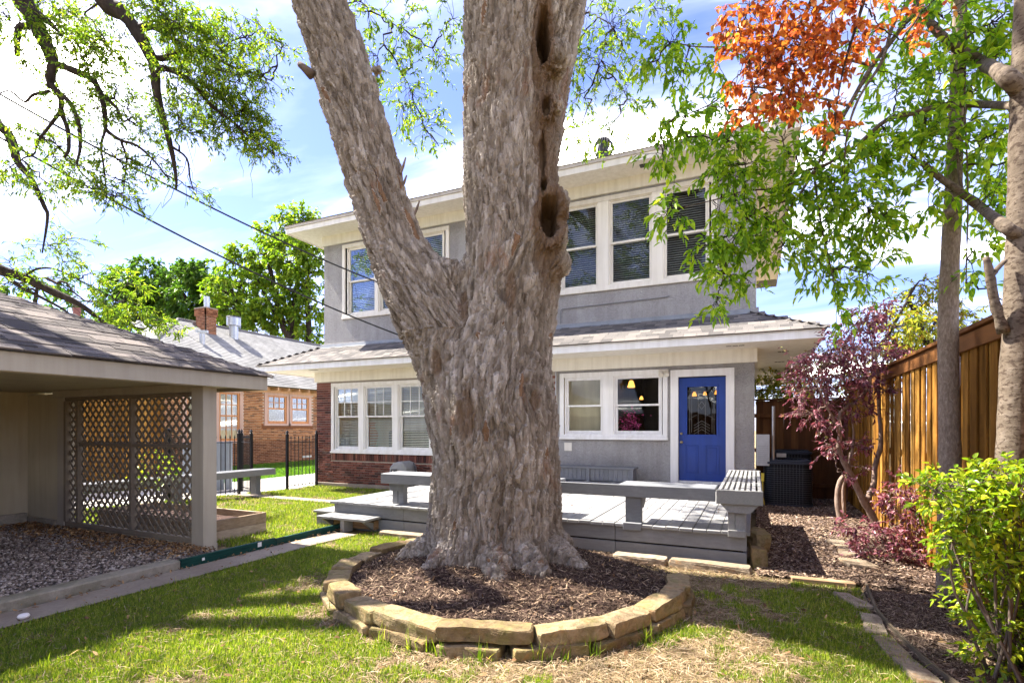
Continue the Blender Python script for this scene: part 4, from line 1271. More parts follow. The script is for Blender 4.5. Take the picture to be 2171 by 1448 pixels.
# crossed lattice strips, clipped to the opening
lx0, lx1, lz0, lz1 = -9.36, -6.41, 0.13, PZ-0.08
def lat_strip(c, sgn, y):
    """strip x*sgn + z = c, clipped"""
    pts = []
    for (xa, za) in ((lx0, c - sgn*lx0), (lx1, c - sgn*lx1)):
        if lz0 <= za <= lz1: pts.append((xa, za))
    for zc in (lz0, lz1):
        xc = (c - zc)*sgn
        if lx0 < xc < lx1: pts.append((xc, zc))
    if len(pts) < 2: return
    (xa, za), (xb, zb) = pts[0], pts[1]
    ln = math.hypot(xb-xa, zb-za)
    if ln < 0.04: return
    MB().obox(((xa+xb)/2, y, (za+zb)/2), ln, 0.008, 0.036, 0, 0, -math.atan2(zb-za, xb-xa) if xb > xa else -math.atan2(za-zb, xa-xb)).build('lattice_strip', M_lat, CP)
pitch = 0.125
for sgn, y in ((1, 4.425), (-1, 4.434)):
    lo = min(sgn*lx0, sgn*lx1) + lz0; hi = max(sgn*lx0, sgn*lx1) + lz1
    c = lo + pitch/2
    while c < hi:
        lat_strip(c, sgn, y); c += pitch*math.sqrt(2)*0.82
# fascia, soffit and roof
FX, FY, FZ0, FZ1 = -5.95, 5.07, 2.06, 2.235
MB().box(FX-0.03,FX,-3.5,FY,FZ0,FZ1).build('fascia', M_taupe, CP, 0.004)
MB().box(-11.05,FX-0.032,FY-0.03,FY,FZ0,FZ1).build('fascia', M_taupe, CP, 0.004)
MB().box(-11.0,FX-0.035,-3.4,FY-0.035,FZ0+0.05,FZ0+0.07).build('soffit', M_taupe_in, CP)
MB().box(-6.30,-6.2,-3,4.32,PZ+0.0,PZ+0.06).build('beam', M_taupe, CP, 0.004)
CR = 0.42
rx0, rx1, ry1, rz_e = -11.10, FX+0.045, FY+0.045, FZ1+0.004
half = (rx1-rx0)/2
hip(rx0, rx1, -4.5, ry1, rz_e, CR).build('roof', M_roofsheet, CP)
M_shingle_c = mat_pieces('carport_shingle', [(0.0,(0.055,0.048,0.045)),(0.4,(0.105,0.091,0.084)),(0.75,(0.155,0.132,0.12)),(1.0,(0.21,0.178,0.158))], 0.95, (80,80,80), 0.35, 0.5, spec=0.1)
M_shingle_ci = mat_pieces('carport_shingle_far', [(0.0,(0.055,0.048,0.045)),(0.4,(0.105,0.091,0.084)),(0.75,(0.155,0.132,0.12)),(1.0,(0.21,0.178,0.158))], 0.95, (80,80,80), 0.35, 0.5, island=True, spec=0.1)
cang = math.atan(CR)
smc = [MB().add([(-w/2,0,-.002),(w/2,0,-.002),(w/2,.2,-.002),(-w/2,.2,-.002),(-w/2,0,.012),(w/2,0,.012),(w/2,.2,.004),(-w/2,.2,.004)],[(0,3,2,1),(4,5,6,7),(0,1,5,4),(1,2,6,5),(2,3,7,6),(3,0,4,7)]).mesh('shingle', M_shingle_c) for w in (0.24, 0.30, 0.36)]
rest = MB(); cnt = 0
Rc = Matrix.Rotation(math.radians(90), 3, 'Z') @ Matrix.Rotation(cang, 3, 'X')
crow = 0.135
for r_ in range(int(half/math.cos(cang)/crow)):
    off = r_*crow*math.cos(cang); z = rz_e + r_*crow*math.sin(cang)
    xx = rx1 + 0.012 - off; yend = ry1 - off
    y = yend
    first = True
    while y > -1.0:
        w = random.choice((0.245, 0.305, 0.365))
        if first: w *= random.uniform(0.6, 1.0); first = False
        wi = 0 if w < .27 else 1 if w < .33 else 2
        yc = y - w/2
        dz = random.uniform(0.002, 0.011)
        if yc > 2.05 and cnt < 300:
            link('shingle', smc[wi], CP, (xx, yc, z+dz), (cang+random.uniform(.0,.025), 0, math.radians(90)+random.uniform(-.012,.012))); cnt += 1
        else:
            shingle_strip(rest, Vector((xx, yc, z+dz)), w-.005, 0.2, 0.012, Rc)
        y -= w
rest.build('shingles', M_shingle_ci, CP, kind='stuff')
mb = MB()
p0 = Vector((rx1, ry1, rz_e+0.01)); p1 = p0 + Vector((-half, -half, half*CR))
for i in range(26):
    a = p0.lerp(p1, i/26); b_ = p0.lerp(p1, (i+1.1)/26)
    d = (b_-a); s2 = Vector((d.y, -d.x, 0)).normalized()*0.09
    mb.add([a-s2-Vector((0,0,.02)), a+Vector((0,0,.026)), a+s2-Vector((0,0,.02)), b_-s2-Vector((0,0,.03)), b_+Vector((0,0,.010)), b_+s2-Vector((0,0,.03))], [(0,1,4,3),(1,2,5,4),(0,2,1)])
mb.build('hip_cap', M_shingle_ci, CP)
curb = MB().box(-5.92,-5.72,-3,3.74,-0.02,0.105).build('curb', M_conc_old, None, 0.012); curb['kind'] = 'structure'
gb = thing('edging_timber', 'dark green timber edging with two white tags along the concrete path', 'garden edging', (-5.7,5,0))
M_green = mat_pieces('dark_green_paint', [(0.0,(0.008,0.045,0.038)),(1.0,(0.012,0.055,0.045))], 0.6, (40,5,40), 0.4, 0.3, stain=(0.05,0.05,0.03), stain_amt=0.5)
MB().box(-5.76,-5.715,3.745,5.0,-0.02,0.115).build('timber', M_green, gb, 0.005)
MB().box(-5.76,-5.715,5.01,6.3,-0.03,0.10).build('timber', M_green, gb, 0.005)
for y, w in ((3.98,0.03),(4.72,0.055)): MB().box(-5.7148,-5.711,y,y+w,0.05,0.05+w).build('tag', M_white, gb)

# raised planter by the carport
rb = thing('raised_bed', 'raised wooden planting box behind the carport post', 'planter', (-7.6,5.2,0))
M_plank = mat_pieces('weathered_plank', [(0.0,(0.30,0.22,0.15)),(0.5,(0.38,0.29,0.205)),(1.0,(0.45,0.36,0.27))], 0.8, (8,8,50), 0.3, 0.3, stain=(0.2,0.13,0.07), stain_amt=0.5)
for z0, z1 in ((0.0,0.148),(0.152,0.30)):
    MB().box(-6.66,-6.62,4.74,5.62,z0,z1).build('plank', M_plank, rb, 0.004)
    MB().box(-9.2,-6.662,4.74,4.78,z0,z1).build('plank', M_plank, rb, 0.004)
    MB().box(-9.2,-6.662,5.58,5.62,z0,z1).build('plank', M_plank, rb, 0.004)
    MB().box(-9.24,-9.2,4.74,5.62,z0,z1).build('plank', M_plank, rb, 0.004)
MB().box(-6.70,-6.662,5.53,5.578,0.0,0.31).build('corner_post', M_rawwood, rb)
MB().box(-9.19,-6.67,4.785,5.575,0.0,0.2).build('soil', M_mulchbase, rb)

# long bench beyond the carport
b = thing('long_bench', 'long grey bench in front of the iron fence behind the carport lattice', 'bench', (-11.2,7,-0.1))
for i in range(4): MB().box(-11.38+i*0.105,-11.28+i*0.105,4.4,9.55,0.49,0.53).build('seat_board', M_bench, b, 0.004)
MB().box(-10.96,-10.92,4.4,9.55,0.385,0.532).build('rail', M_bench, b, 0.004)
MB().box(-11.38,-10.962,9.515,9.55,0.385,0.488).build('rail', M_bench, b, 0.004)
for y in (5.2, 7.2, 9.15):
    MB().box(-11.25,-11.05,y-0.07,y+0.07,-0.14,0.488).build('leg', M_bench, b, 0.004)
    MB().prism([(-11.34,y-0.1,0.488),(-10.98,y-0.1,0.488),(-11.05,y-0.1,0.38),(-11.25,y-0.1,0.38)][::-1], (0,0.03,0)).build('bracket', M_bench, b)

# ------------------------------------------------------------------ iron fence
M_iron = mat_plain('black_iron', (0.012,0.012,0.014), 0.45, 0.4)
def finial(mb, x, y, z, r=0.02):
    mb.lathe((x,y,z), [(r*0.6,0),(r*1.3,0.012),(r*0.6,0.03),(r*1.2,0.05),(r*0.8,0.075),(0.002,0.12)], 8)
def iron_panel(label, p0, p1, n, h=1.42, posts=(True, True), name='iron_fence', cat='fence'):
    p0 = Vector(p0); p1 = Vector(p1)
    t = thing(name, label, cat, p0)
    d = p1 - p0
    for k, on in ((0, posts[0]), (1, posts[1])):
        if not on: continue
        q = p0 + d*k
        mb = MB().box(q.x-0.03,q.x+0.03,q.y-0.03,q.y+0.03,q.z-0.05,q.z+h+0.1)
        finial(mb, q.x, q.y, q.z+h+0.1, 0.035)
        mb.build('post', M_iron, t)
    for i in range(1, n):
        q = p0 + d*(i/n)
        mb = MB().tube([(q.x,q.y,q.z+0.05),(q.x,q.y,q.z+h)], 0.0095, 6)
        mb.lathe((q.x,q.y,q.z+h-0.02), [(0.010,0),(0.018,0.02),(0.010,0.05),(0.001,0.09)], 6)
        mb.build('picket', M_iron, t)
    for z in (0.12, h-0.12):
        MB().tube([p0+Vector((0,0,z)), p1+Vector((0,0,z))], 0.014, 4).build('rail', M_iron, t)
    return t
iron_panel('black iron fence panel ending at the brick corner of the house', (-11.5,10.43,-0.15), (-11.5,11.48,-0.15), 8)
iron_panel('black iron fence panel partly hidden by the carport post', (-11.55,7.3,-0.08), (-11.55,9.0,-0.11), 14)
iron_panel('open black iron gate leaf, its pickets crowded edge-on', (-11.55,9.35,-0.12), (-12.25,9.62,-0.12), 8, name='iron_gate', cat='gate')
iron_panel('black iron fence seen only through the lattice', (-11.55,4.4,-0.0), (-11.55,7.25,-0.06), 24)

M_ribbed = mat_pieces('ribbed_grey_metal', [(0.0,(0.26,0.30,0.36)),(1.0,(0.32,0.36,0.42))], 0.5, (20,20,4), 0.15, 0.1)
bn = thing('metal_screen', 'blue-grey ribbed metal panel behind the iron fence', 'screen', (-13.0,9.8,-0.13))
for i in range(11): MB().box(-13.02+(0.03 if i%2 else 0),-12.98+(0.03 if i%2 else 0),8.55+i*0.125,8.67+i*0.125,-0.13,1.18).build('rib', M_ribbed, bn, 0.005)

# ------------------------------------------------------------------ neighbour's brick house
NX = -20.7
M_nmortar = mat_concrete('pale_mortar', (0.60,0.50,0.40), (0.4,0.3,0.22), 0.3, 2)
M_nbrick = mat_pieces('orange_brick', [(0.0,(0.13,0.05,0.02)),(0.3,(0.30,0.115,0.045)),(0.7,(0.42,0.17,0.065)),(1.0,(0.52,0.24,0.10))], 0.85, (20,20,40), 0.2, 0.2, island=True)
M_nbrick_p = mat_pieces('dark_orange_brick', [(0.0,(0.15,0.06,0.03)),(0.5,(0.24,0.10,0.05)),(1.0,(0.33,0.15,0.075))], 0.85, (20,20,40), 0.2, 0.2, island=True)
M_pink = mat_paint('pink_trim', (0.62,0.40,0.33), 0.6, 0.03, 2, 0.05)
M_orange = mat_paint('orange_trim', (0.60,0.26,0.10), 0.55, 0.04, 2, 0.05)
M_peach = mat_paint('peach_paint', (0.66,0.38,0.22), 0.6, 0.04, 2, 0.05)
M_nroof = mat_soil('pale_shingle_roof', [(0.3,(0.180,0.178,0.168)),(0.55,(0.239,0.235,0.226)),(0.75,(0.297,0.293,0.281))], 3.0, 0.3)
M_nglass = mat_glass('curtained_glass', 0.10, (0.95,0.97,0.95), 0.01)
M_curtain = mat_paint('lace_curtain', (0.62,0.62,0.56), 0.8, 0.05, 5, 0)
M_curtain_d = mat_paint('grey_curtain', (0.20,0.19,0.18), 0.8, 0.1, 5, 0)
nh = thing('neighbor_house', 'orange brick bungalow with pale hipped roof across the driveway', 'house', (NX-5, 17, -0.2))
NZ0, NZE = -0.25, 3.45
holes = [(15.15,16.15,1.05,3.05),(13.75,14.75,1.05,3.05),(17.60,18.72,1.83,3.05),(19.0,20.12,1.83,3.05)]
mb = MB()
def nwall(ya, yb, za, zb): mb.box(NX-0.3, NX, ya, yb, za, zb)
ys = sorted({11.6, 30, *[h[0] for h in holes], *[h[1] for h in holes]})
for ya, yb_ in zip(ys, ys[1:]):
    hh = [h for h in holes if h[0] <= ya+1e-6 and h[1] >= yb_-1e-6]
    if hh: nwall(ya, yb_, NZ0, hh[0][2]); nwall(ya, yb_, hh[0][3], NZE)
    else: nwall(ya, yb_, NZ0, NZE)
mb.box(NX-9.5, NX-0.3, 11.6, 11.9, NZ0, NZE)
mb.build('wall', M_nmortar, nh)
up, lo = MB(), MB()
z = NZ0+0.05; row = 0
while z < 3.18:
    y = 11.65 + (0.11 if row % 2 else 0)
    while y < 22.5:
        if not any(h[0]-0.12 < y+0.2 and y < h[1]+0.12 and h[2]-0.1 < z+0.07 and z < h[3]+0.1 for h in holes):
            (up if z > 0.88 else lo).box(NX-0.01, NX+0.010+random.uniform(0,.004), y, y+0.205, z, z+(0.058 if z > 0.88 else 0.066))
        y += 0.22
    z += 0.075; row += 1
up.build('bricks', M_nbrick, nh, kind='stuff'); lo.build('base_bricks', M_nbrick_p, nh, kind='stuff')
MB().box(NX-0.02,NX+0.02,17.3,20.4,1.50,1.70).build('brick_sill', M_nbrick_p, nh)
MB().box(NX+0.0,NX+0.03,11.6,23,3.17,NZE).build('frieze_board', M_peach, nh)
MB().box(NX-0.0,NX+0.035,19.7,20.3,0.02,0.12).build('vent_block', M_curtain, nh)
def nwin(ya, yb_, za, zb, grid_u, grid_l, curtain):
    t = MB()
    t.box(NX-0.05,NX+0.05,ya-0.16,ya,za-0.1,zb+0.12).box(NX-0.05,NX+0.05,yb_,yb_+0.16,za-0.1,zb+0.12).box(NX-0.05,NX+0.05,ya,yb_,zb,zb+0.12).box(NX-0.05,NX+0.08,ya-0.2,yb_+0.2,za-0.2,za-0.1)
    w = t.build('window', M_pink, nh)
    mid = (za+zb)/2
    f = MB()
    f.box(NX-0.04,NX+0.01,ya,ya+0.09,za-0.1,zb).box(NX-0.04,NX+0.01,yb_-0.09,yb_,za-0.1,zb).box(NX-0.04,NX+0.01,ya+.09,yb_-.09,zb-0.07,zb).box(NX-0.04,NX+0.01,ya+.09,yb_-.09,za-0.1,za+0.02).box(NX-0.04,NX+0.014,ya+.09,yb_-.09,mid-0.035,mid+0.035)
    f.build('sash', M_orange, w)
    g = MB()
    for (n_, m_, a, b_) in ((*grid_u, mid+0.035, zb-0.07), (*grid_l, za+0.02, mid-0.035)):
        for i in range(1, n_):
            yy = ya+.09+(yb_-ya-.18)*i/n_; g.box(NX-0.03,NX+0.004,yy-0.016,yy+0.016,a,b_)
        for j in range(1, m_):
            zz = a+(b_-a)*j/m_; g.box(NX-0.031,NX+0.003,ya+.09,yb_-.09,zz-0.016,zz+0.016)
    if g.v: g.build('muntin', M_orange, w)
    MB().box(NX-0.022,NX-0.018,ya+.08,yb_-.08,za,zb-.05).build('pane', M_nglass, w)
    c = MB(); n_ = 18
    for i in range(n_):
        y0_ = ya+(yb_-ya)*i/n_; y1_ = ya+(yb_-ya)*(i+1)/n_
        c.quad((NX-0.12-(0.03 if i%2 else 0),y0_,za-.1),(NX-0.12-(0 if i%2 else 0.03),y1_,za-.1),(NX-0.12-(0 if i%2 else 0.03),y1_,zb),(NX-0.12-(0.03 if i%2 else 0),y0_,zb))
    c.build('curtain', curtain, w)
for (a, b_, c, d) in holes[:2]: nwin(a, b_, c, d, (3,2), (3,2), M_curtain)
for (a, b_, c, d) in holes[2:]: nwin(a, b_, c, d, (3,2), (1,1), M_curtain_d)
# roof: long hip, ridge along the driveway
ov = 0.55
nx1 = NX+ov; nx0 = NX-10.3-ov; ny0 = 11.6-ov; ny1 = 46
nrise = 0.60
nhalf = (nx1-nx0)/2; nzr = NZE+nhalf*nrise; nxm = (nx0+nx1)/2
mb = MB()
a_, b_, c_, d_ = (nx0,ny0,NZE),(nx1,ny0,NZE),(nx1,ny1,NZE),(nx0,ny1,NZE)
e_, f_ = (nxm,ny0+nhalf,nzr),(nxm,ny1-nhalf,nzr)
mb.add([a_,b_,c_,d_,e_,f_],[(0,1,4),(1,2,5,4),(2,3,5),(3,0,4,5)])
mb.build('roof', M_nroof, nh)
courses = MB()
L_ = math.hypot(nhalf, nhalf*nrise); nrow = 38
for r_ in range(nrow):
    t0 = r_/nrow; t1 = (r_+1)/nrow
    xo = nx1 - nhalf*t0; zo = NZE + nhalf*nrise*t0; xi = nx1 - nhalf*t1; zi = NZE + nhalf*nrise*t1
    courses.quad((xo,ny0+nhalf*t0,zo+0.022),(xo,ny1-nhalf*t0,zo+0.022),(xi,ny1-nhalf*t1,zi+0.004),(xi,ny0+nhalf*t1,zi+0.004))
    courses.quad((xo,ny0+nhalf*t0,zo),(xo,ny1-nhalf*t0,zo),(xo,ny1-nhalf*t0,zo+0.022),(xo,ny0+nhalf*t0,zo+0.022))
courses.build('roof_courses', M_nroof, nh)
MB().tube([Vector(b_)+Vector((0,0,.03)), Vector(e_)+Vector((0,0,.03))], 0.06, 6).build('hip_cap', M_nroof, nh)
MB().tube([Vector(e_)+Vector((0,0,.03)), Vector(f_)+Vector((0,0,.03))], 0.07, 6).build('ridge_cap', M_roofsheet, nh)
for y in np.arange(12.2, 24, 0.62):
    MB().box(NX+0.031, nx1-0.03, y, y+0.055, NZE-0.17, NZE-0.03).build('rafter_tail', M_peach, nh)
def roof_z(x): return NZE + (nx1-x)*nrise
# chimney and flues
cx_, cy_ = nxm+0.75, ny0+nhalf+0.95
ch_ = MB(); 
zb_ = roof_z(cx_)-0.4; zt_ = zb_+1.45
ch_.box(cx_-0.35,cx_+0.35,cy_-0.28,cy_+0.28,zb_,zt_)
chim = ch_.build('chimney', M_nmortar, nh)
mb = MB(); z = zb_+0.05; row = 0
while z < zt_-0.02:
    ex_ = 0.012 + (0.05 if z > zt_-0.35 else 0)
    for (ax, L0, L1, fixed) in (('x', cx_-0.35-ex_, cx_+0.35+ex_, cy_-0.28-ex_), ('y', cy_-0.28-ex_, cy_+0.28+ex_, cx_+0.35+ex_)):
        q = L0 - (0.1 if row%2 else 0)
        while q < L1-0.03:
            a = max(q, L0); b2 = min(q+0.2, L1)
            if ax == 'x': mb.box(a,b2,fixed,fixed+0.05,z,z+0.062)
            else: mb.box(fixed-0.05,fixed,a,b2,z,z+0.062)
            q += 0.212
    z += 0.075; row += 1
mb.build('bricks', M_nbrick_p, chim, kind='stuff')
MB().box(cx_-0.42,cx_+0.42,cy_-0.35,cy_+0.35,zt_,zt_+0.06).build('cap', M_conc, chim)
MB().lathe((cx_+0.05,cy_,zt_+0.05),[(0.13,0),(0.13,0.6)],12).build('flue', M_metal, nh)
MB().box(cx_-0.42,cx_-0.36,cy_-0.45,cy_-0.2,zb_+0.1,zb_+0.8).build('flashing', M_metal, nh)
fx_, fy_ = nxm+1.0, ny0+nhalf+2.3
fz_ = roof_z(fx_)
MB().lathe((fx_,fy_,fz_-0.2),[(0.22,0),(0.22,0.8)],16).lathe((fx_,fy_,fz_+0.6),[(0.34,0),(0.34,0.45)],16).build('flue', M_metal, nh)
MB().lathe((fx_,fy_,fz_+1.02),[(0.37,0),(0.34,0.06)],16).build('flue_cap', M_dark, nh)
vx_, vy_ = nx1-3.4, 16.4
MB().lathe((vx_,vy_,roof_z(vx_)-0.1),[(0.11,0),(0.11,0.55)],12).obox((vx_,vy_,roof_z(vx_)+0.55),0.5,0.16,0.12,0.6).build('roof_vent', M_metal, nh)
px_, py_ = nx1-4.2, 14.1
MB().obox((px_,py_,roof_z(px_)+0.03),0.5,0.5,0.03,0,0,math.atan(nrise)).lathe((px_,py_,roof_z(px_)),[(0.12,0),(0.12,0.22)],10).build('vent_pipe', M_curtain, nh)
px_, py_ = nx1-1.1, 18.2
MB().obox((px_,py_,roof_z(px_)+0.03),0.35,0.35,0.03,0,0,math.atan(nrise)).lathe((px_,py_,roof_z(px_)),[(0.04,0),(0.04,0.4)],10).build('vent_pipe', M_curtain, nh)
px_, py_ = nx1-0.8, 23.0
MB().lathe((px_,py_,roof_z(px_)),[(0.05,0),(0.05,0.4)],10).build('vent_pipe', M_metal, nh)
# clay-coloured pipe of a house farther off
tp = thing('clay_chimney_pipe', 'reddish-brown stack rising behind the carport roof line', 'chimney', tuple(at(163,700,24)))
q = at(163,690,24)
MB().lathe((q.x,q.y,q.z-3.2),[(0.15,0),(0.15,4.0)],12).build('pipe', mat_plain('clay_pipe',(0.20,0.075,0.06),0.8), tp)
MB().lathe((q.x,q.y,q.z+0.9),[(0.16,0),(0.15,0.22)],12).build('pipe_top', M_dark, tp)

# ------------------------------------------------------------------ timber fences
M_cedar = mat_pieces('stained_cedar', [(0.0,(0.17,0.076,0.015)),(0.35,(0.27,0.125,0.024)),(0.7,(0.36,0.175,0.036)),(1.0,(0.44,0.235,0.056))], 0.75, (9,9,1.1), 0.6, 0.25, stain=(0.10,0.042,0.012), stain_amt=0.5, spec=0.04)
M_cedar_t = mat_pieces('cedar_trim', [(0.0,(0.15,0.062,0.02)),(1.0,(0.21,0.09,0.028))], 0.6, (9,1.1,9), 0.4, 0.25)
M_cedar_d = mat_pieces('brown_cedar', [(0.0,(0.075,0.032,0.014)),(0.5,(0.11,0.046,0.018)),(1.0,(0.15,0.066,0.025))], 0.7, (9,9,1.2), 0.45, 0.25)
fe = thing('cedar_fence', 'tall board-on-board cedar fence with cap along the right side', 'fence', (1.8,7,0))
FXX = 1.80
me_a = MB().box(-0.018,0.0,-0.072,0.072,0,2.45).mesh('board', M_cedar, bevel=0.003)
me_b = MB().box(0.003,0.02,-0.072,0.072,0,2.45).mesh('back_board', M_cedar, bevel=0.003)
y = 0.2; k = 0
while y < 13.15:
    link('board', me_a if k % 2 == 0 else me_b, fe, (FXX + random.uniform(-.003,.003), y, -0.02 + random.uniform(-.008,.008)), (random.uniform(-.004,.004), random.uniform(-.004,.004), random.uniform(-.02,.02)))
    y += 0.112; k += 1
y = 0.1
while y < 13.2:
    y2 = min(y+2.44, 13.2); g = 0.17
    MB().box(FXX-0.045,FXX-0.0185,y+.002,y2-.002,2.10+g,2.25+g).build('trim_board', M_cedar_t, fe, 0.004)
    MB().box(FXX-0.075,FXX+0.07,y+.002,y2-.002,2.262+g,2.30+g).build('cap_board', M_cedar_t, fe, 0.004)
    for zz in (0.1, 1.0, 2.1): MB().box(FXX+0.022,FXX+0.06,y,y2,zz+g,zz+0.09+g).build('rail', M_cedar_d, fe)
    y = y2
bf = thing('back_fence', 'dark brown plank fence with rails closing the end of the side alley', 'fence', (0.9,13.2,0))
x = 0.03
me_c = MB().box(-0.074,0.074,0.0,0.018,0,2.17).mesh('board', M_cedar_d)
while x < 1.8:
    link('board', me_c, bf, (x+0.07, 13.22+0.02*(int(x/0.142)%2)+random.uniform(-.003,.003), -0.01+random.uniform(-.01,.01)), (0, random.uniform(-.004,.004), 0)); x += 0.142
for z in (0.25, 1.0, 1.78): MB().box(0.0,1.8,13.18,13.218,z,z+.09).build('rail', M_cedar_d, bf, 0.003)
MB().box(0.0,1.8,13.16,13.26,2.165,2.2).build('cap_board', M_cedar_d, bf, 0.003)
lf = thing('side_fence', 'orange cedar fence seen through the lattice beyond the driveway', 'fence', (-15,7,-0.05))
y = 3.0
me_d = MB().box(0.0,0.02,-0.068,0.068,0,2.6).mesh('board', M_cedar, bevel=0.003)
while y < 9.3:
    link('board', me_d, lf, (-15.0+random.uniform(-.004,.004), y, ground_z(y)-0.03), (0,0,random.uniform(-.02,.02))); y += 0.142
for z in (0.4, 2.2): MB().box(-15.05,-15.003,2.95,9.3,z,z+.09).build('rail', M_cedar, lf)

# ------------------------------------------------------------------ air conditioners, meter box, mast
M_ac = mat_plain('charcoal_enamel', (0.010,0.011,0.014), 0.7, 0, 0.2)
M_acl = mat_plain('slate_enamel', (0.035,0.041,0.055), 0.6, 0, 0.25)
def rrect(cx, cy, hw, r, n=5):
    pts = []
    for (sx, sy, a0) in ((1,1,0),(-1,1,90),(-1,-1,180),(1,-1,270)):
        for i in range(n+1):
            a = math.radians(a0+90*i/n); pts.append((cx+sx*(hw-r)+r*math.cos(a), cy+sy*(hw-r)+r*math.sin(a)))
    return pts
def ac(label, cx, cy, z0, hw, h, wires=True):
    t = thing('air_conditioner', label, 'air conditioner', (cx,cy,z0), 'condenser units in the side alley')
    MB().prism([(x_,y_,z0+0.04) for x_, y_ in rrect(cx,cy,hw-0.02,0.17)], (0,0,h-0.10)).build('coil', M_ac, t)
    MB().prism([(x_,y_,z0) for x_, y_ in rrect(cx,cy,hw+0.005,0.18)], (0,0,0.05)).build('base', M_acl, t)
    MB().prism([(x_,y_,z0+h-0.07) for x_, y_ in rrect(cx,cy,hw+0.01,0.18)], (0,0,0.045)).build('rim', M_acl, t, 0.008)
    MB().prism([(x_,y_,z0+h-0.026) for x_, y_ in rrect(cx,cy,hw-0.04,0.16)], (0,0,0.035)).build('lid', M_acl, t, 0.01)
    mb = MB()
    for i in range(int((h-0.15)/0.042)):
        zz = z0+0.08+i*0.042
        mb.tube([(x_,y_,zz) for x_, y_ in rrect(cx,cy,hw,0.18)]+[(cx+hw,cy+hw-0.18,zz)], 0.004, 4, False)
    for x_ in np.arange(cx-hw+0.18, cx+hw-0.17, 0.055): mb.tube([(x_,cy-hw,z0+0.05),(x_,cy-hw,z0+h-0.07)],0.004,4,False)
    for y_ in np.arange(cy-hw+0.18, cy+hw-0.17, 0.055): mb.tube([(cx-hw,y_,z0+0.05),(cx-hw,y_,z0+h-0.07)],0.004,4,False)
    mb.build('guard', mat_plain('guard_wire', (0.06,0.062,0.068), 0.5), t)
    mb = MB()
    for r_ in (0.1,0.17,0.24,0.31): mb.tube([(cx+r_*math.cos(a),cy+r_*math.sin(a),z0+h+0.012) for a in np.linspace(0,6.2832,25)],0.004,4,False)
    mb.build('fan_grille', M_ac, t)
    return t
ac('shorter black condenser unit nearest the deck', 0.60, 12.0, 0.01, 0.43, 0.90)
t2 = ac('taller slate condenser unit standing behind the other', 0.72, 12.75, 0.01, 0.36, 1.06)
MB().box(0.42,0.6,12.373,12.382,0.94,1.02).build('rating_label', M_white2, t2)
db = thing('disconnect_box', 'pale grey electrical box on the house corner above the condenser', 'electrical box', (0.15,11.75,0.6))
MB().box(0.03,0.27,11.60,11.72,0.80,1.42).build('box', mat_plain('box_grey',(0.42,0.43,0.44),0.5), db, 0.006)
mb = MB()
for i in range(9): mb.box(0.06,0.24,11.596,11.599,0.86+i*0.04,0.868+i*0.04)
mb.build('print_line', mat_plain('label_grey',(0.25,0.25,0.26),0.6), db)
tag(MB().tube([(0.34,11.70,-0.1),(0.34,11.70,1.98)],0.03,10).build('steel_pole', M_metal), 'thin galvanised pole standing beside the electrical box', 'pole')
tag(MB().box(0.12,0.17,11.50,11.52,0.50,0.66).tube([(0.145,11.53,0.5),(0.145,11.55,0.2),(0.2,11.6,-0.1)],0.012,6).build('yellow_valve_tag', mat_plain('yellow_plastic',(0.7,0.55,0.05),0.5)), 'small yellow tag hanging left of the condenser', 'tag')

# ------------------------------------------------------------------ things in the rooms
v = thing('orange_vase', 'tall orange vase behind the leftmost lower window', 'vase', (-10.20,12.35,0.85))
MB().lathe((-10.20,12.35,1.0),[(0.09,0),(0.12,0.05),(0.18,0.30),(0.17,0.42),(0.09,0.55),(0.07,0.62),(0.11,0.70)],20).build('body', mat_plain('orange_glaze',(0.72,0.16,0.03),0.3), v, 0, True)
MB().lathe((-10.20,12.35,0.3),[(0.2,0.0),(0.2,0.70)],14).build('pedestal', mat_plain('dark_wood',(0.10,0.05,0.03),0.5), v)
sf = thing('sofa', 'dark navy sofa back standing inside the lower left windows', 'sofa', (-8.5,12.5,0.3))
MB().box(-9.7,-6.6,12.45,12.75,0.45,1.45).build('back', mat_plain('navy_fabric',(0.018,0.022,0.05),0.9), sf, 0.06, True, seg=3)
MB().box(-9.7,-6.6,12.75,13.5,0.35,0.85).build('seat', mat_plain('navy_fabric_seat',(0.02,0.024,0.055),0.9), sf, 0.06, True, seg=3)
M_glow = mat_emit('lamp_glow', (1.0,0.42,0.08), 0.28)
for (xx, yy, zz, sc_, lb) in ((-2.70,12.75,2.52,1.0,'glowing amber pendant lamp nearest the window left of the door'),(-2.68,13.9,2.28,0.55,'small glowing amber lamp deep in the room left of the door'),(-1.30,13.2,2.30,0.6,'amber lamp seen at the left of the door glass'),(-1.12,13.9,2.36,0.5,'second amber lamp from the left in the door glass'),(-0.80,13.2,2.33,0.6,'third amber lamp from the left in the door glass'),(-0.62,13.7,2.36,0.5,'amber lamp seen at the right of the door glass')):
    t = thing('pendant_lamp', lb, 'lamp', (xx,yy,zz), 'lit lamps inside the house')
    MB().lathe((xx,yy,zz),[(0.085*sc_,0),(0.09*sc_,0.02),(0.055*sc_,0.14*sc_),(0.03*sc_,0.17*sc_)],14).build('lamp_shade', M_glow, t)
    MB().tube([(xx,yy,zz+0.15*sc_),(xx,yy,2.94)],0.006,5).build('cord', M_dark, t)
fw = thing('pink_flowers', 'bunch of bright pink blossoms inside the window left of the door', 'flowers', (-2.65,12.3,1.3))
r9 = np.random.default_rng(77)
P_ = np.array([-2.62,12.28,1.62]) + r9.normal(0,1,(260,3))*np.array([0.13,0.12,0.16])
shr = shreds('petals', P_, 0.04, 0.07, 0.04, 0.06, mat_pieces('pink_petal',[(0.0,(0.75,0.08,0.34)),(1.0,(0.95,0.25,0.55))],0.6,island=True,bump_s=0), 0.8, 78)
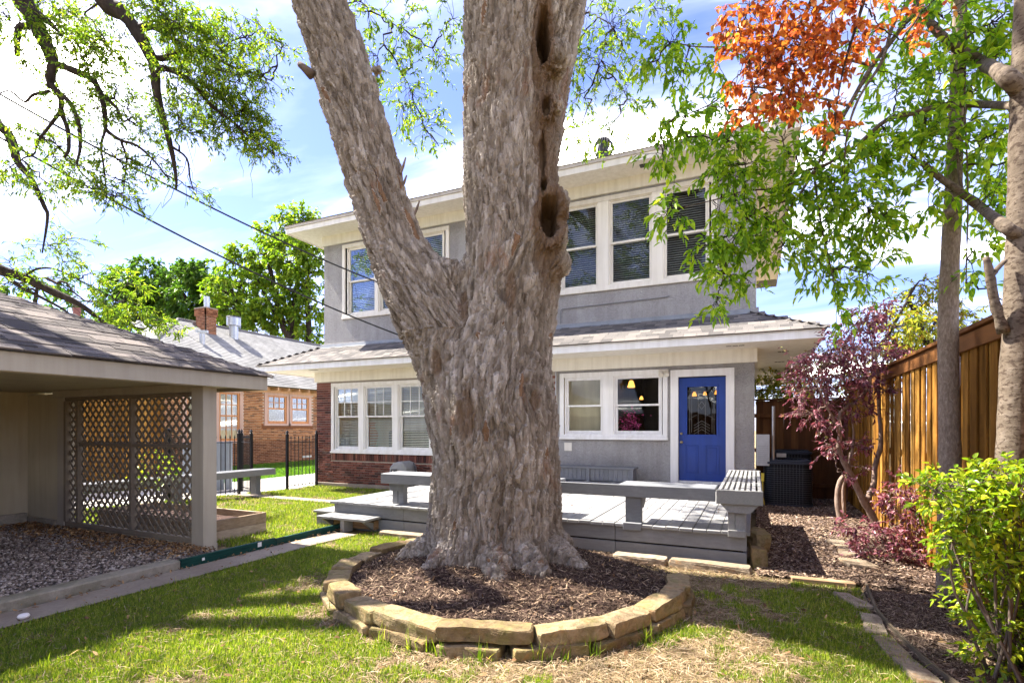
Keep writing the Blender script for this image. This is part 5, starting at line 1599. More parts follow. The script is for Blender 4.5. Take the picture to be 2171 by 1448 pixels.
del shr['kind']; shr.name = 'blossom'; shr.parent = fw; shr.location = -Vector(fw.location)
MB().lathe((-2.62,12.28,0.95),[(0.07,0),(0.1,0.2),(0.05,0.45)],12).build('vase', M_dark, fw)

# ------------------------------------------------------------------ overhead service cables
M_cable = mat_plain('black_cable', (0.015,0.015,0.017), 0.6)
def cable(label, a, b_, sag, r):
    a, b_ = Vector(a), Vector(b_)
    pts = []
    for i in range(41):
        t = i/40; p = a.lerp(b_, t); p.z -= sag*4*t*(1-t); pts.append(p)
    tag(MB().tube(pts, r, 6, False).build('service_cable', M_cable), label, 'cable', 'overhead cables to the house')
A1, B1 = at(-260,50,7.0), at(800,637,13.9)
A2, B2 = at(-260,140,7.0), at(842,717,13.6)
cable('upper black overhead cable meeting the house beside the upper left window', A1, at(960,655,13.5), 0.35, 0.016)
cable('lower black overhead cable dropping to the house behind the trunk', A2, at(960,750,13.2), 0.35, 0.017)
# ------------------------------------------------------------------ foliage tools
def unit(a): return a/np.maximum(np.linalg.norm(a, axis=-1, keepdims=True), 1e-9)

def leaf_arrays(P, D, Nn, L, W, fold=0.25, droop=0.25):
    """six-point leaves folded along the midrib -> verts, quads"""
    n = len(P)
    D = unit(D); S = unit(np.cross(D, Nn)); U = np.cross(S, D)
    L = L[:,None]; W = W[:,None]
    def pt(t, s, lift): return P + D*L*t + S*W*s + U*(W*abs(s)*fold*2) - np.array([0,0,1.0])*L*droop*t*t + U*L*lift
    v = np.stack([pt(0,0,0), pt(.30,.48,0), pt(.66,.36,0), pt(1,0,0), pt(.66,-.36,0), pt(.30,-.48,0)], 1)
    b = (np.arange(n)*6)[:,None]
    f = np.stack([b+np.array([0,1,2,3]), b+np.array([0,3,4,5])], 1).reshape(-1,4)
    return v.reshape(-1,3), f

def batch_tubes(polys, radii, n=4):
    """polys (M,K,3), radii (M,K) -> verts, quads"""
    M, K, _ = polys.shape
    T = np.zeros_like(polys); T[:,1:-1] = polys[:,2:]-polys[:,:-2]; T[:,0] = polys[:,1]-polys[:,0]; T[:,-1] = polys[:,-1]-polys[:,-2]
    T = unit(T)
    ref = np.where(np.abs(T[...,2:3]) > 0.9, np.array([1.0,0,0]), np.array([0,0,1.0]))
    A = unit(np.cross(T, ref)); B = np.cross(T, A)
    ang = 2*np.pi*np.arange(n)/n
    v = polys[:,:,None,:] + radii[:,:,None,None]*(A[:,:,None,:]*np.cos(ang)[None,None,:,None] + B[:,:,None,:]*np.sin(ang)[None,None,:,None])
    idx = np.arange(M*K*n).reshape(M,K,n)
    a = idx[:,:-1,:]; b = np.roll(idx, -1, 2)[:,:-1,:]; c = np.roll(idx, -1, 2)[:,1:,:]; d = idx[:,1:,:]
    f = np.stack([a,b,c,d], -1).reshape(-1,4)
    return v.reshape(-1,3), f

def wobble(a, b, k=7, amp=0.08, rise=0.0, r=rng):
    a = np.asarray(a, float); b = np.asarray(b, float)
    t = np.linspace(0,1,k)[:,None]
    p = a*(1-t)+b*t
    ln = np.linalg.norm(b-a)
    off = r.normal(0, amp*ln, (k,3))*np.sin(np.pi*t)
    off = (off + np.roll(off,1,0))*0.6
    p = p+off
    p[:,2] += rise*ln*np.sin(np.pi*t[:,0])
    return p

def smooth_poly(pts, per=4):
    """Catmull-Rom through the points"""
    P = [np.asarray(p, float) for p in pts]
    P = [2*P[0]-P[1]] + P + [2*P[-1]-P[-2]]
    out = []
    for i in range(1, len(P)-2):
        for j in range(per):
            t = j/per
            out.append(0.5*((2*P[i]) + (-P[i-1]+P[i+1])*t + (2*P[i-1]-5*P[i]+4*P[i+1]-P[i+2])*t*t + (-P[i-1]+3*P[i]-3*P[i+1]+P[i+2])*t**3))
    out.append(P[-2])
    return np.array(out)

class Plant:
    def __init__(s, seed):
        s.r = np.random.default_rng(seed)
        s.nodes = np.zeros((0,3))        # points twigs may leave from
        s.mb = MB(); s.tv = []; s.tf = []; s.tn = 0
        s.LP = []; s.LD = []; s.LN = []; s.LL = []; s.LW = []
    def limb(s, pts, r0, r1, n=8, per=4, knot=0.06, attach=True):
        p = smooth_poly(pts, per) if len(pts) > 2 else np.asarray(wobble(pts[0], pts[-1], 7, 0.03, 0, s.r))
        k = len(p)
        rad = np.linspace(r0, r1, k)*(1+s.r.normal(0, knot, k))
        s.mb.tube([Vector(q) for q in p], list(rad), n)
        if attach: s.nodes = np.concatenate([s.nodes, p], 0)
        return p
    def nearest(s, q):
        d = np.linalg.norm(s.nodes[None] - q[:,None], axis=2)
        return s.nodes[d.argmin(1)]
    def _twigs(s, A, B, r0, r1, k=6, amp=0.06, rise=0.05, n=4):
        M = len(A); t = np.linspace(0,1,k)[None,:,None]
        p = A[:,None]*(1-t)+B[:,None]*t
        ln = np.linalg.norm(B-A, axis=1)[:,None,None]
        off = s.r.normal(0,1,(M,k,3))*amp*ln*np.sin(np.pi*t)
        p = p + off; p[:,:,2] += (rise*ln*np.sin(np.pi*t))[:,:,0]
        rad = np.broadcast_to(np.linspace(r0, r1, k)[None], (M,k))
        v, f = batch_tubes(p, rad, n)
        s.tv.append(v); s.tf.append(f+s.tn); s.tn += len(v)
        return p
    def blob(s, c, rad, n_anchor, leaves, L, W, twig_r=(0.012,0.004), fine_r=0.003, tl=(0.15,0.35), droop=0.5, lead=True, bare=0.0, flat=False, spread=1.0, lead_r=None):
        """leaf sprays scattered through an ellipsoid; a lead twig runs to its centre from the nearest branch"""
        c = np.asarray(c, float); rad = np.broadcast_to(np.asarray(rad, float), (3,))
        if lead:
            a = s.nearest(c[None])[0]
            lr = lead_r or twig_r
            p = s._twigs(a[None], c[None], lr[0], lr[1]*1.1, 9, 0.045, 0.04)
            s.nodes = np.concatenate([s.nodes, p[0][3:]], 0)
        g = unit(s.r.normal(0,1,(n_anchor,3)))*(s.r.uniform(0.05,1,(n_anchor,1))**(1/2.4))
        A = c + g*rad
        near = s.nearest(A)
        p = s._twigs(near, A, twig_r[1], fine_r, 6, 0.05, 0.05, 3)
        out = unit(A-near + g*rad*0.5); out[:,2] -= droop
        # twiglets
        m = 2
        D = unit(np.repeat(out, m, 0) + s.r.normal(0,0.55*spread,(n_anchor*m,3)))
        A2 = np.repeat(A, m, 0)
        ln = s.r.uniform(*tl, n_anchor*m)
        B2 = A2 + D*ln[:,None]
        s._twigs(A2, B2, fine_r, fine_r*0.5, 4, 0.04, 0.06, 3)
        keep = s.r.uniform(0,1,len(A2)) >= bare
        A2, D, ln = A2[keep], D[keep], ln[keep]
        if not len(A2): return
        q = leaves
        t = np.tile(np.linspace(0.15,1.0,q), len(A2)) + s.r.uniform(-0.06,0.06,len(A2)*q)
        P = np.repeat(A2,q,0) + np.repeat(D*ln[:,None],q,0)*t[:,None]
        P[:,2] += 0.06*np.repeat(ln,q)*np.sin(np.pi*np.clip(t,0,1))
        LD = np.repeat(D,q,0) + s.r.normal(0,0.75*spread,(len(P),3)); LD[:,2] -= droop*0.55
        LN = np.array([0,0,1.0]) + s.r.normal(0,0.45,(len(P),3))
        s.LP.append(P); s.LD.append(unit(LD)); s.LN.append(LN)
        sz = s.r.uniform(0.65,1.15,len(P))
        s.LL.append(L*sz); s.LW.append(W*sz*s.r.uniform(0.85,1.15,len(P)))
    def build(s, root, wood, leaf, twig=None, leaf_each=None, mesh_leaf=None, n_each=300, leafname='foliage', fold=0.25, ldroop=0.25, woodname='branches'):
        if s.mb.v: s.mb.build(woodname, wood, root, smooth=True)
        org = wloc(root)
        if s.tn:
            o = bpy.data.objects.new('twigs', np_mesh('twigs', np.concatenate(s.tv), np.concatenate(s.tf), twig or wood, org, True)); COL.objects.link(o); o.parent = root; o['kind'] = 'stuff'
        if not s.LP: return
        P = np.concatenate(s.LP); D = np.concatenate(s.LD); Nn = np.concatenate(s.LN); L = np.concatenate(s.LL); W = np.concatenate(s.LW)
        if leaf_each is not None:
            f = P @ np.array([-_s,_c,0]); r = P @ np.array([_c,_s,0])
            u = 1085.5 + 1118*r/np.maximum(f,.1); v = 905-1118*(P[:,2]-EYE)/np.maximum(f,.1)
            ok = (f > 0.5) & (u > 0) & (u < 2171) & (v > 0) & (v < 1448)
            score = np.where(ok, L/np.maximum(f,.1), -1)
            top = np.argsort(-score)[:n_each]; top = top[score[top] > 0]
            mask = np.zeros(len(P), bool); mask[top] = True
            for i in top:
                d = Vector(D[i]).normalized(); sd = d.cross(Vector(Nn[i])).normalized(); up = sd.cross(d)
                m = Matrix((sd, d, up)).transposed()
                o = bpy.data.objects.new('leaf', mesh_leaf); o.parent = root
                o.rotation_mode = 'QUATERNION'; o.rotation_quaternion = m.to_quaternion()
                o.location = Vector(P[i]) - org; o.scale = (W[i], L[i], L[i])
                COL.objects.link(o)
            P, D, Nn, L, W = P[~mask], D[~mask], Nn[~mask], L[~mask], W[~mask]
        if len(P):
            v, f = leaf_arrays(P, D, Nn, L, W, fold, ldroop)
            o = bpy.data.objects.new(leafname, np_mesh(leafname, v, f, leaf, org, True)); COL.objects.link(o); o.parent = root; o['kind'] = 'stuff'

def single_leaf_mesh(name, mat, fold=0.22, droop=0.22, wide=0.5):
    """a leaf one unit long and wide, used for every leaf that can be picked apart"""
    rows = [(0.0,0.03),(0.12,0.26),(0.32,0.48),(0.55,0.46),(0.78,0.27),(1.0,0.0)]
    vs = []; fs = []
    for t, w in rows:
        z = -droop*t*t
        vs += [(-w*wide*2, t, z+fold*w), (0, t, z), (w*wide*2, t, z+fold*w)]
    for i in range(len(rows)-1):
        a = i*3
        fs += [(a, a+1, a+4, a+3), (a+1, a+2, a+5, a+4)]
    return MB().add(vs, fs).mesh(name, mat, smooth=True)

def mat_bark(name, lo, mid, hi, sc=(14,14,4), bs=0.7, rough=0.9, spots=None):
    m, N, L, b = newmat(name)
    v = _coords(N, L, sc)
    n1 = _noise(N, L, v, 1.0, 8, 0.68, 0.5)
    c = _ramp(N, L, n1, [(0.3,lo),(0.52,mid),(0.72,hi)])
    if spots:
        v2 = _coords(N, L, (spots[1],spots[1],spots[1]*1.6))
        n2 = _noise(N, L, v2, 1.0, 3, 0.6)
        f = _ramp(N, L, n2, [(0.52,(0,0,0)),(0.60,(1,1,1))])
        c = mixc(N, L, f, c, spots[0])
    L.new(c, b.inputs['Base Color']); b.inputs['Roughness'].default_value = rough
    b.inputs['Specular IOR Level'].default_value = 0.2
    bump(N, L, b, n1, bs, 0.02)
    return m

# ------------------------------------------------------------------ the big tree: trunk
def mat_bigbark():
    m, N, L, b = newmat('big_tree_bark')
    at_ = N.new('ShaderNodeAttribute'); at_.attribute_name = 'plate'
    c = _ramp(N, L, at_.outputs['Fac'], [(0.0,(0.085,0.066,0.048)),(0.3,(0.172,0.142,0.110)),(0.6,(0.272,0.236,0.195)),(0.88,(0.41,0.372,0.325)),(1.0,(0.18,0.11,0.065))])
    v = _coords(N, L, (26,26,7))
    n1 = _noise(N, L, v, 1.0, 9, 0.7, 0.4)
    g = _ramp(N, L, n1, [(0.28,(0.55,0.53,0.5)),(0.5,(1,1,1)),(0.72,(1.35,1.35,1.37))])
    c = mixc(N, L, 1.0, c, g, 'MULTIPLY')
    v2 = _coords(N, L, (3.2,3.2,1.3))
    n2 = _noise(N, L, v2, 1.0, 6, 0.65, 0.5)
    f = _ramp(N, L, n2, [(0.60,(0,0,0)),(0.68,(0.6,)*3)])
    c = mixc(N, L, f, c, (0.19,0.10,0.058))
    a2 = N.new('ShaderNodeAttribute'); a2.attribute_name = 'wood'
    c = mixc(N, L, a2.outputs['Fac'], c, mixc(N, L, n1, (0.05,0.03,0.018), (0.20,0.135,0.085)))
    L.new(c, b.inputs['Base Color']); b.inputs['Roughness'].default_value = 0.92
    b.inputs['Specular IOR Level'].default_value = 0.2
    v3 = _coords(N, L, (60,60,18))
    bump(N, L, b, _noise(N, L, v3, 1.0, 6, 0.7), 0.55, 0.012)
    return m
M_bigbark = mat_bigbark()

bt = thing('big_tree', 'huge forked shade tree with flaky grey-brown bark growing from the mulch ring', 'tree', (TB.x, TB.y, 0.1))
DT = 5.9
PXM = DT/1118
main = [(1235,1047,168),(1190,1047,156),(1150,1047,147),(1100,1050,142),(1000,1054,136),(900,1049,136),(850,1045,134),(800,1048,126),(750,1056,116),(700,1066,109),(650,1076,106),(550,1091,106),(500,1092,105),(400,1085,103),(300,1087,106),(200,1092,112),(100,1103,121),(0,1113,131),(-120,1125,143),(-300,1145,150),(-480,1170,130)]
left = [(980,1046,122),(900,1030,122),(850,1013,118),(800,992,102),(750,965,93),(700,938,88),(650,906,84),(600,880,78),(550,852,67),(500,832,62),(450,815,61),(400,799,60),(300,771,63),(200,741,62),(100,712,60),(0,675,59),(-120,632,58),(-300,560,56),(-480,480,52)]
def chain(rows, step):
    rows = [(at(u, v, DT), (h-4)*PXM) for v, u, h in rows]
    pts = smooth_poly([list(p)+[r] for p, r in rows], 4)
    return pts
def tube_mesh_bm(pts, n=28):
    mb = MB(); mb.tube([Vector(p[:3]) for p in pts], [p[3] for p in pts], n); return mb
cm, cl = chain(main, 0.1), chain(left, 0.1)
vis = 6.75
mbt = MB()
for ch in (cm, cl):
    q = np.array([p for p in ch if p[2] < vis])
    mbt.tube([Vector(p[:3]) for p in q], [p[3] for p in q], 32)
# root flares
def flare(ang_u, dist, r0, h0, r1=0.07):
    d = Vector((-_s, _c, 0))*(-math.cos(ang_u)) + Vector((_c, _s, 0))*math.sin(ang_u)
    b0 = Vector((TB.x, TB.y, 0))
    pts = [b0 + d*0.38 + Vector((0,0,h0)), b0 + d*0.52 + Vector((0,0,h0*0.55)), b0 + d*0.70 + Vector((0,0,0.27)), b0 + d*dist + Vector((0,0,0.12)), b0 + d*(dist+0.18) + Vector((0,0,0.0))]
    p = smooth_poly([list(a)+[r] for a, r in zip(pts, (r0*1.25, r0*1.1, r0, r0*0.72, r1))], 5)
    mbt.tube([Vector(a[:3]) for a in p], [a[3] for a in p], 18)
for a, dist, r0, h0 in ((-1.35,0.98,0.17,0.66),(-0.75,0.92,0.14,0.48),(0.05,1.00,0.15,0.50),(0.46,1.05,0.16,0.58),(1.0,1.02,0.17,0.58),(1.6,0.80,0.16,0.6),(2.5,0.85,0.18,0.6),(-2.1,0.82,0.18,0.6),(-2.9,0.85,0.18,0.6)):
    flare(a, dist, r0, h0)
# hollows' lips and knots (swellings)
def swell(u, v, dep, r):
    p = at(u, v, dep)
    m_ = []
    mbt.lathe(p, [(0.001,-r)]+[(r*math.cos(t), r*math.sin(t)) for t in np.linspace(-1.2,1.2,7)]+[(0.001,r)], 14)
swell(1176,430,5.47,0.16); swell(1172,505,5.52,0.16); swell(1150,470,5.5,0.15); swell(1180,560,5.62,0.17); swell(1172,225,5.45,0.13); swell(1180,120,5.42,0.16)
swell(950,588,DT-0.12,0.205); swell(950,590,DT+0.15,0.2); swell(930,600,DT,0.2); swell(970,600,DT,0.2)
swell(797,150,5.62,0.07); swell(640,140,5.8,0.055)
raw = mbt.mesh('trunk_raw')
tmp = bpy.data.objects.new('trunk_raw', raw); COL.objects.link(tmp)
md = tmp.modifiers.new('remesh', 'REMESH'); md.mode = 'VOXEL'; md.voxel_size = 0.042
md = tmp.modifiers.new('smooth', 'SMOOTH'); md.iterations = 9; md.factor = 0.6
md = tmp.modifiers.new('sub', 'SUBSURF'); md.levels = 2; md.render_levels = 2
dg = bpy.context.evaluated_depsgraph_get()
ev = bpy.data.meshes.new_from_object(tmp.evaluated_get(dg))
bpy.data.objects.remove(tmp); bpy.data.meshes.remove(raw)
nv = len(ev.vertices)
co = np.empty(nv*3); ev.vertices.foreach_get('co', co); co = co.reshape(-1,3)
no = np.empty(nv*3); ev.vertices.foreach_get('normal', no); no = no.reshape(-1,3)
# coordinates that follow each stem
zc = cm[:,2]; zl = cl[:,2]
def cen(z, ch):
    o_ = np.argsort(ch[:,2]); return np.stack([np.interp(z, ch[o_,2], ch[o_,k]) for k in (0,1)], 1), np.interp(z, ch[o_,2], ch[o_,3])
c0, r0_ = cen(co[:,2], cm); c1, r1_ = cen(co[:,2], cl)
d0 = np.linalg.norm(co[:,:2]-c0, axis=1)/r0_; d1 = np.linalg.norm(co[:,:2]-c1, axis=1)/r1_
onl = (d1 < d0) & (co[:,2] > 2.6)
lat = np.where(onl[:,None], co[:,:2]-c1, co[:,:2]-c0)
zz = np.where(onl, co[:,2]*1.06+31.7, co[:,2])
Q = np.stack([lat[:,0], lat[:,1], zz], 1)
warp = (np.stack([fbm(Q*np.array([3,3,1.6])+s_*9, 3, 60+s_) for s_ in range(3)], 1)-0.5)
rag = (np.stack([fbm(Q*np.array([24,24,11])+s_*9, 3, 70+s_) for s_ in range(3)], 1)-0.5)
Qw = Q + warp*np.array([0.16,0.16,0.34]) + rag*np.array([0.030,0.030,0.085])
f1, f2, cid, off = voronoi(Qw/np.array([0.056,0.056,0.22]), 5)
edge = f2-f1
plate = sstep(0.03, 0.15, edge)
f1b, f2b, cidb, offb = voronoi(Qw/np.array([0.036,0.036,0.115])+7.7, 15)
plateb = sstep(0.02, 0.13, f2b-f1b)
big = fbm(Q*np.array([2.6,2.6,0.9]), 4, 80)-0.5
fur = fbm(Qw*np.array([9,9,1.1]), 3, 90)
furrow = sstep(0.10, 0.0, np.abs(fur-0.5))            # long wandering furrows
fine = fbm(Q*np.array([60,60,26]), 3, 95)-0.5
hgt = 0.019*plate*(0.35+0.9*cid) + 0.014*(cid-0.5) - 0.024*plate*np.clip(off[:,2],-0.6,0.6) + 0.011*plateb*(0.2+1.1*cidb) - 0.014*plateb*np.clip(offb[:,2],-.6,.6) - 0.030*furrow + 0.05*big + 0.012*fine
hgt *= (sstep(0.02, 0.3, co[:,2])*0.2 + 0.8)*0.76
# hollows: carve along the view side; and the bare wood round them
woodm = np.zeros(nv)
new = co.copy()
def carve(u, v, dep, au, av, depth, lip):
    global hgt
    """oval hollow of half-size au, av (metres), pushed 'depth' into the trunk"""
    p = np.array(at(u, v, dep)); R = np.array([_c,_s,0]); F = np.array([-_s,_c,0])
    d = co - p
    a = (d@R)/au; b_ = d[:,2]/av; fr = d@F
    q = np.sqrt(a*a+b_*b_) + 0.42*(fbm(co*np.array([17,17,9]), 3, 47)-0.5) + 0.25*(fbm(co*np.array([45,45,20]), 2, 48)-0.5)
    near = (fr < 0.75) & (no@F < 0.35)
    k = np.where(near, 1-sstep(0.55, 1.05, q), 0)
    l = np.where(near, np.exp(-((q-1.35)/0.28)**2), 0)
    new[:] += F*(k*depth)[:,None]
    hgt = hgt*(1-k) + lip*l
    woodm[:] = np.maximum(woodm, np.where(near, 1-sstep(1.35, 1.9, q), 0))
hgt0 = hgt.copy()
carve(1150,92,5.45,0.072,0.27,0.40,0.03)
carve(1163,466,5.5,0.105,0.215,0.42,0.055)
carve(1157,225,5.45,0.05,0.12,0.16,0.02)
carve(1152,320,5.45,0.035,0.24,0.10,0.015)
carve(1155,395,5.45,0.045,0.12,0.14,0.015)
# long strip of bare wood joining the hollows
Rv = np.array([_c,_s,0]); Fv = np.array([-_s,_c,0])
vv = 905-1118*(co[:,2]-EYE)/np.maximum(co@Fv,1); uu = 1085.5+1118*(co@Rv)/np.maximum(co@Fv,1)
strip = (1-sstep(16,34,np.abs(uu-np.interp(vv,[40,300,650],[1156,1160,1172])+14*(fbm(co*3,3,44)-.5)*2)))*sstep(20,60,vv)*(1-sstep(560,680,vv))*(no@Fv < 0.3)
woodm = np.maximum(woodm, strip*0.8)
hgt = hgt - strip*0.02
for (u_, v_, a_, b2_) in ((990,880,22,70),(1082,620,14,55),(1135,850,10,26),(925,770,10,30),(985,650,10,40)):
    m_ = (1-sstep(0.6,1.1,np.hypot((uu-u_)/a_,(vv-v_)/b2_)+0.5*(fbm(co*9,3,46)-.5)))*(no@Fv < 0)
    woodm = np.maximum(woodm, m_*0.85); hgt = hgt - 0.018*m_
new += no*hgt[:,None]
ev.vertices.foreach_set('co', (new - np.array(bt.location)).ravel().astype(np.float32))
ev.polygons.foreach_set('use_smooth', np.zeros(len(ev.polygons), bool))
pl = np.clip(0.42*cid + 0.42*cidb + 0.5*(fbm(Q*np.array([5,5,1.5]),3,99)-.5) + 0.35*(fbm(Q*np.array([40,40,12]),3,98)-.5) + 0.06, 0, 1)
pl = np.where(cid > 0.985, 1.0, pl*0.92)
for nm, arr in (('plate', pl), ('wood', np.clip(woodm,0,1))):
    a_ = ev.attributes.new(nm, 'FLOAT', 'POINT'); a_.data.foreach_set('value', arr.astype(np.float32))
ev.update(); ev.materials.clear(); ev.materials.append(M_bigbark); ev.name = 'trunk'
tr = bpy.data.objects.new('trunk', ev); COL.objects.link(tr); tr.parent = bt
for p_ in ev.polygons[:1]: pass
# bark strips peeling from the outline
mbf = MB()
for (u_, v_, s_, ln) in ((856,350,1,0.16),(858,385,1,0.13),(885,440,1,0.14)):
    p = at(u_, v_, DT-0.05); R = Vector((_c,_s,0))
    a = p - R*s_*0.03 + Vector((0,0,-ln*0.6)); b_ = p + R*s_*0.028 + Vector((0,0,ln*0.5))
    w = Vector((-_s,_c,0))*0.03
    mbf.add([a-w, a+w, a.lerp(b_,.5)+w*0.9+R*s_*0.004, a.lerp(b_,.5)-w*0.9+R*s_*0.004, b_+w*0.2, b_-w*0.2], [(0,1,2,3),(3,2,4,5)])
fo = mbf.build('bark_flakes', mat_bark('peeling_bark',(0.10,0.075,0.06),(0.2,0.155,0.13),(0.3,0.25,0.22)), bt, kind='stuff')
sm_ = fo.modifiers.new('thick', 'SOLIDIFY'); sm_.thickness = 0.012

M_darkbark = mat_bark('dark_bark',(0.018,0.013,0.010),(0.04,0.029,0.023),(0.075,0.056,0.045))
M_midbark = mat_bark('grey_branch_bark',(0.07,0.05,0.04),(0.13,0.10,0.08),(0.2,0.16,0.13))
M_lf_pecan = mat_leaf('pecan_leaf', [(0.0,(0.050,0.107,0.009)),(0.4,(0.107,0.186,0.014)),(0.8,(0.199,0.275,0.021)),(1.0,(0.282,0.319,0.044))], 0.5, 0.5)
# upper limbs and crown of the big tree
P1 = Plant(101)
for ch in (cm, cl):
    q = np.array([p for p in ch if p[2] > vis-0.15])
    P1.mb.tube([Vector(p[:3]) for p in q], [p[3]*0.97 for p in q], 20)
    P1.nodes = np.concatenate([P1.nodes, q[:,:3]], 0)
top_m = cm[-1,:3]; top_l = cl[-1,:3]
for tgt, r_ in (((-6.5,3.0,11.0),0.22),((-8.2,5.0,10.4),0.18),((-4.2,2.0,12.0),0.16)):
    P1.limb([top_l, (np.array(tgt)+top_l)/2+np.array([0,0,.5]), tgt], r_, 0.05, 10)
for tgt, r_ in (((-1.0,4.0,12.0),0.28),((0.8,6.0,11.0),0.2),((-2.5,2.5,12.6),0.2),((-1.2,8.2,12.2),0.18),((-4.4,8.5,12.2),0.18)):
    P1.limb([top_m, (np.array(tgt)+top_m)/2+np.array([0,0,.6]), tgt], r_, 0.05, 10)
# hanging sprays seen between and beside the limbs
def pxblob(pl_, u, v, ru, rv, dep, n, leaves, L, W, dd=0.3, **k):
    pl_.blob(at(u,v,dep), (ru*dep/1118, dd, rv*dep/1118), n, leaves, L, W, **k)
for (a0, b0, u0, v0) in ((( -1.2,8.2,12.2),(0,0,0),830,-60),((-4.4,8.5,12.2),(0,0,0),760,-40),((0.8,6.0,11.0),(0,0,0),1300,-60)):
    P1.limb([a0, at(u0,v0-60,9.5), at(u0,v0,9.3)], 0.05, 0.02, 6)
for (u, v, ru, rv, n) in ((780,25,45,40,16),(850,60,55,60,22),(800,120,30,50,12),(870,190,50,60,20),(930,120,40,70,18),(900,270,45,40,14),(855,225,25,60,10),(930,310,12,20,4),(960,40,30,40,8),
                          (1240,30,45,40,12),(1300,60,60,60,24),(1270,140,50,60,20),(1330,210,30,30,12),(1230,200,35,60,14),(1285,285,40,30,14),(1225,300,25,30,8),(1390,20,40,25,10),(1330,120,30,50,8),(1215,110,20,60,8),(700,20,30,20,6)):
    pxblob(P1, u, v, ru, rv, 9.0+rng.uniform(-.6,.6), int(n*1.15), 9, 0.085, 0.030, 0.5, twig_r=(0.010,0.005), fine_r=0.0035, tl=(0.12,0.26), droop=0.4, lead_r=(0.018,0.007), spread=1.2)
# crown above the frame (casts the dapple on fence, deck and alley)
for _ in range(13):
    x = rng.uniform(-9.5,-0.5); y = rng.uniform(1.5,9.5); z = rng.uniform(8.3,12.5)
    dep = -_s*x+_c*y
    if z < EYE + 0.90*dep + 1.0 or dep < 0: z = EYE + 0.95*max(dep,0)+1.3+rng.uniform(0,1.5)
    P1.blob((x,y,z), (0.9,0.9,0.55), 26, 8, 0.11, 0.04, twig_r=(0.02,0.008), fine_r=0.005, tl=(0.2,0.45), droop=0.5)
for _ in range(7):  # unseen clumps added for the upper right windows to reflect; they also dapple the fence
    x = rng.uniform(-6.2,-2.4); y = rng.uniform(4.2,6.6); dep = -_s*x+_c*y
    P1.blob((x,y,EYE+0.86*dep+1.0+rng.uniform(0,1.0)), (0.8,0.8,0.5), 30, 8, 0.10, 0.036, twig_r=(0.02,0.008), fine_r=0.005, tl=(0.2,0.4), droop=0.4)
P1.build(bt, M_midbark, M_lf_pecan, M_darkbark)
# cut stubs on the left limb
MB().tube([at(662,160,5.72), at(642,142,5.7), at(634,136,5.7)], [0.055,0.036,0.03], 9).build('branch_stub', M_midbark, bt, smooth=True)

# ------------------------------------------------------------------ hanging branches from the tree on the left
lt = thing('overhanging_tree', 'tree at upper left with dark drooping branches over the carport roof', 'tree', (-12.6, 0.6, 0))
P2 = Plant(202)
def zz4(x, y): return (x/2.682, y/2.682)
D2 = 7.6
def pl(pts, dep=D2, dd=0.0): return [at(u/2.682, v/2.682, dep + dd*i) for i, (u, v) in enumerate(pts)]
P2.limb([(-12.6,0.6,-0.1),(-12.5,0.7,3.5),(-12.2,1.2,6.8)], 0.30, 0.24, 14)
P2.limb([(-12.2,1.2,6.8), at(-120,-260,7.4), at(0,-110,7.6), *pl([(125,0),(180,90),(250,230),(300,350),(288,430),(285,500)])], 0.17, 0.045, 10)
P2.limb([(-12.2,1.2,6.8), at(-40,-420,7.0), at(110,-180,7.4), *pl([(590,0),(690,70),(770,170),(850,310),(880,400),(890,520),(930,690),(970,830),(1000,1000),(1003,1080)])], 0.15, 0.010, 10)
P2.limb(pl([(300,360),(400,395),(500,440),(545,480),(580,560),(600,680),(605,740),(690,800),(780,830),(880,920),(960,1020)]), 0.055, 0.008, 8)
P2.limb(pl([(288,480),(345,560),(350,640),(385,740),(390,850),(365,900)]), 0.045, 0.016, 8)
P2.limb(pl([(300,500),(400,590),(450,720),(455,850),(440,950),(520,1040)]), 0.04, 0.008, 8)
P2.limb(pl([(180,150),(110,155),(98,230),(95,320)]), 0.05, 0.03, 8)
P2.limb(pl([(190,60),(280,130),(330,180)]), 0.06, 0.02, 8)
P2.limb(pl([(340,640),(280,720),(220,800),(200,870)]), 0.03, 0.010, 6)
P2.limb(pl([(285,520),(190,540),(140,580),(60,520),(0,530)]), 0.025, 0.008, 6)
P2.limb(pl([(780,170),(860,150),(960,210),(1040,260)]), 0.06, 0.02, 8)
P2.limb(pl([(870,330),(940,330),(1060,290),(1200,320),(1340,390),(1450,420),(1540,460)]), 0.045, 0.008, 7)
P2.limb(pl([(880,380),(1000,410),(1120,500),(1200,600),(1330,700),(1430,790),(1560,880)]), 0.045, 0.007, 7)
P2.limb(pl([(600,560),(660,610),(700,690),(760,660)]), 0.025, 0.008, 6)
P2.limb(pl([(600,740),(575,830),(590,950),(605,1100),(600,1160)]), 0.02, 0.006, 6)
P2.limb(pl([(690,810),(720,900),(710,1010),(700,1100)]), 0.018, 0.006, 6)
P2.limb(pl([(970,830),(1060,900),(1080,1010),(1100,1080)]), 0.018, 0.006, 6)
P2.limb(pl([(560,20),(480,80),(520,110)]), 0.015, 0.006, 6)
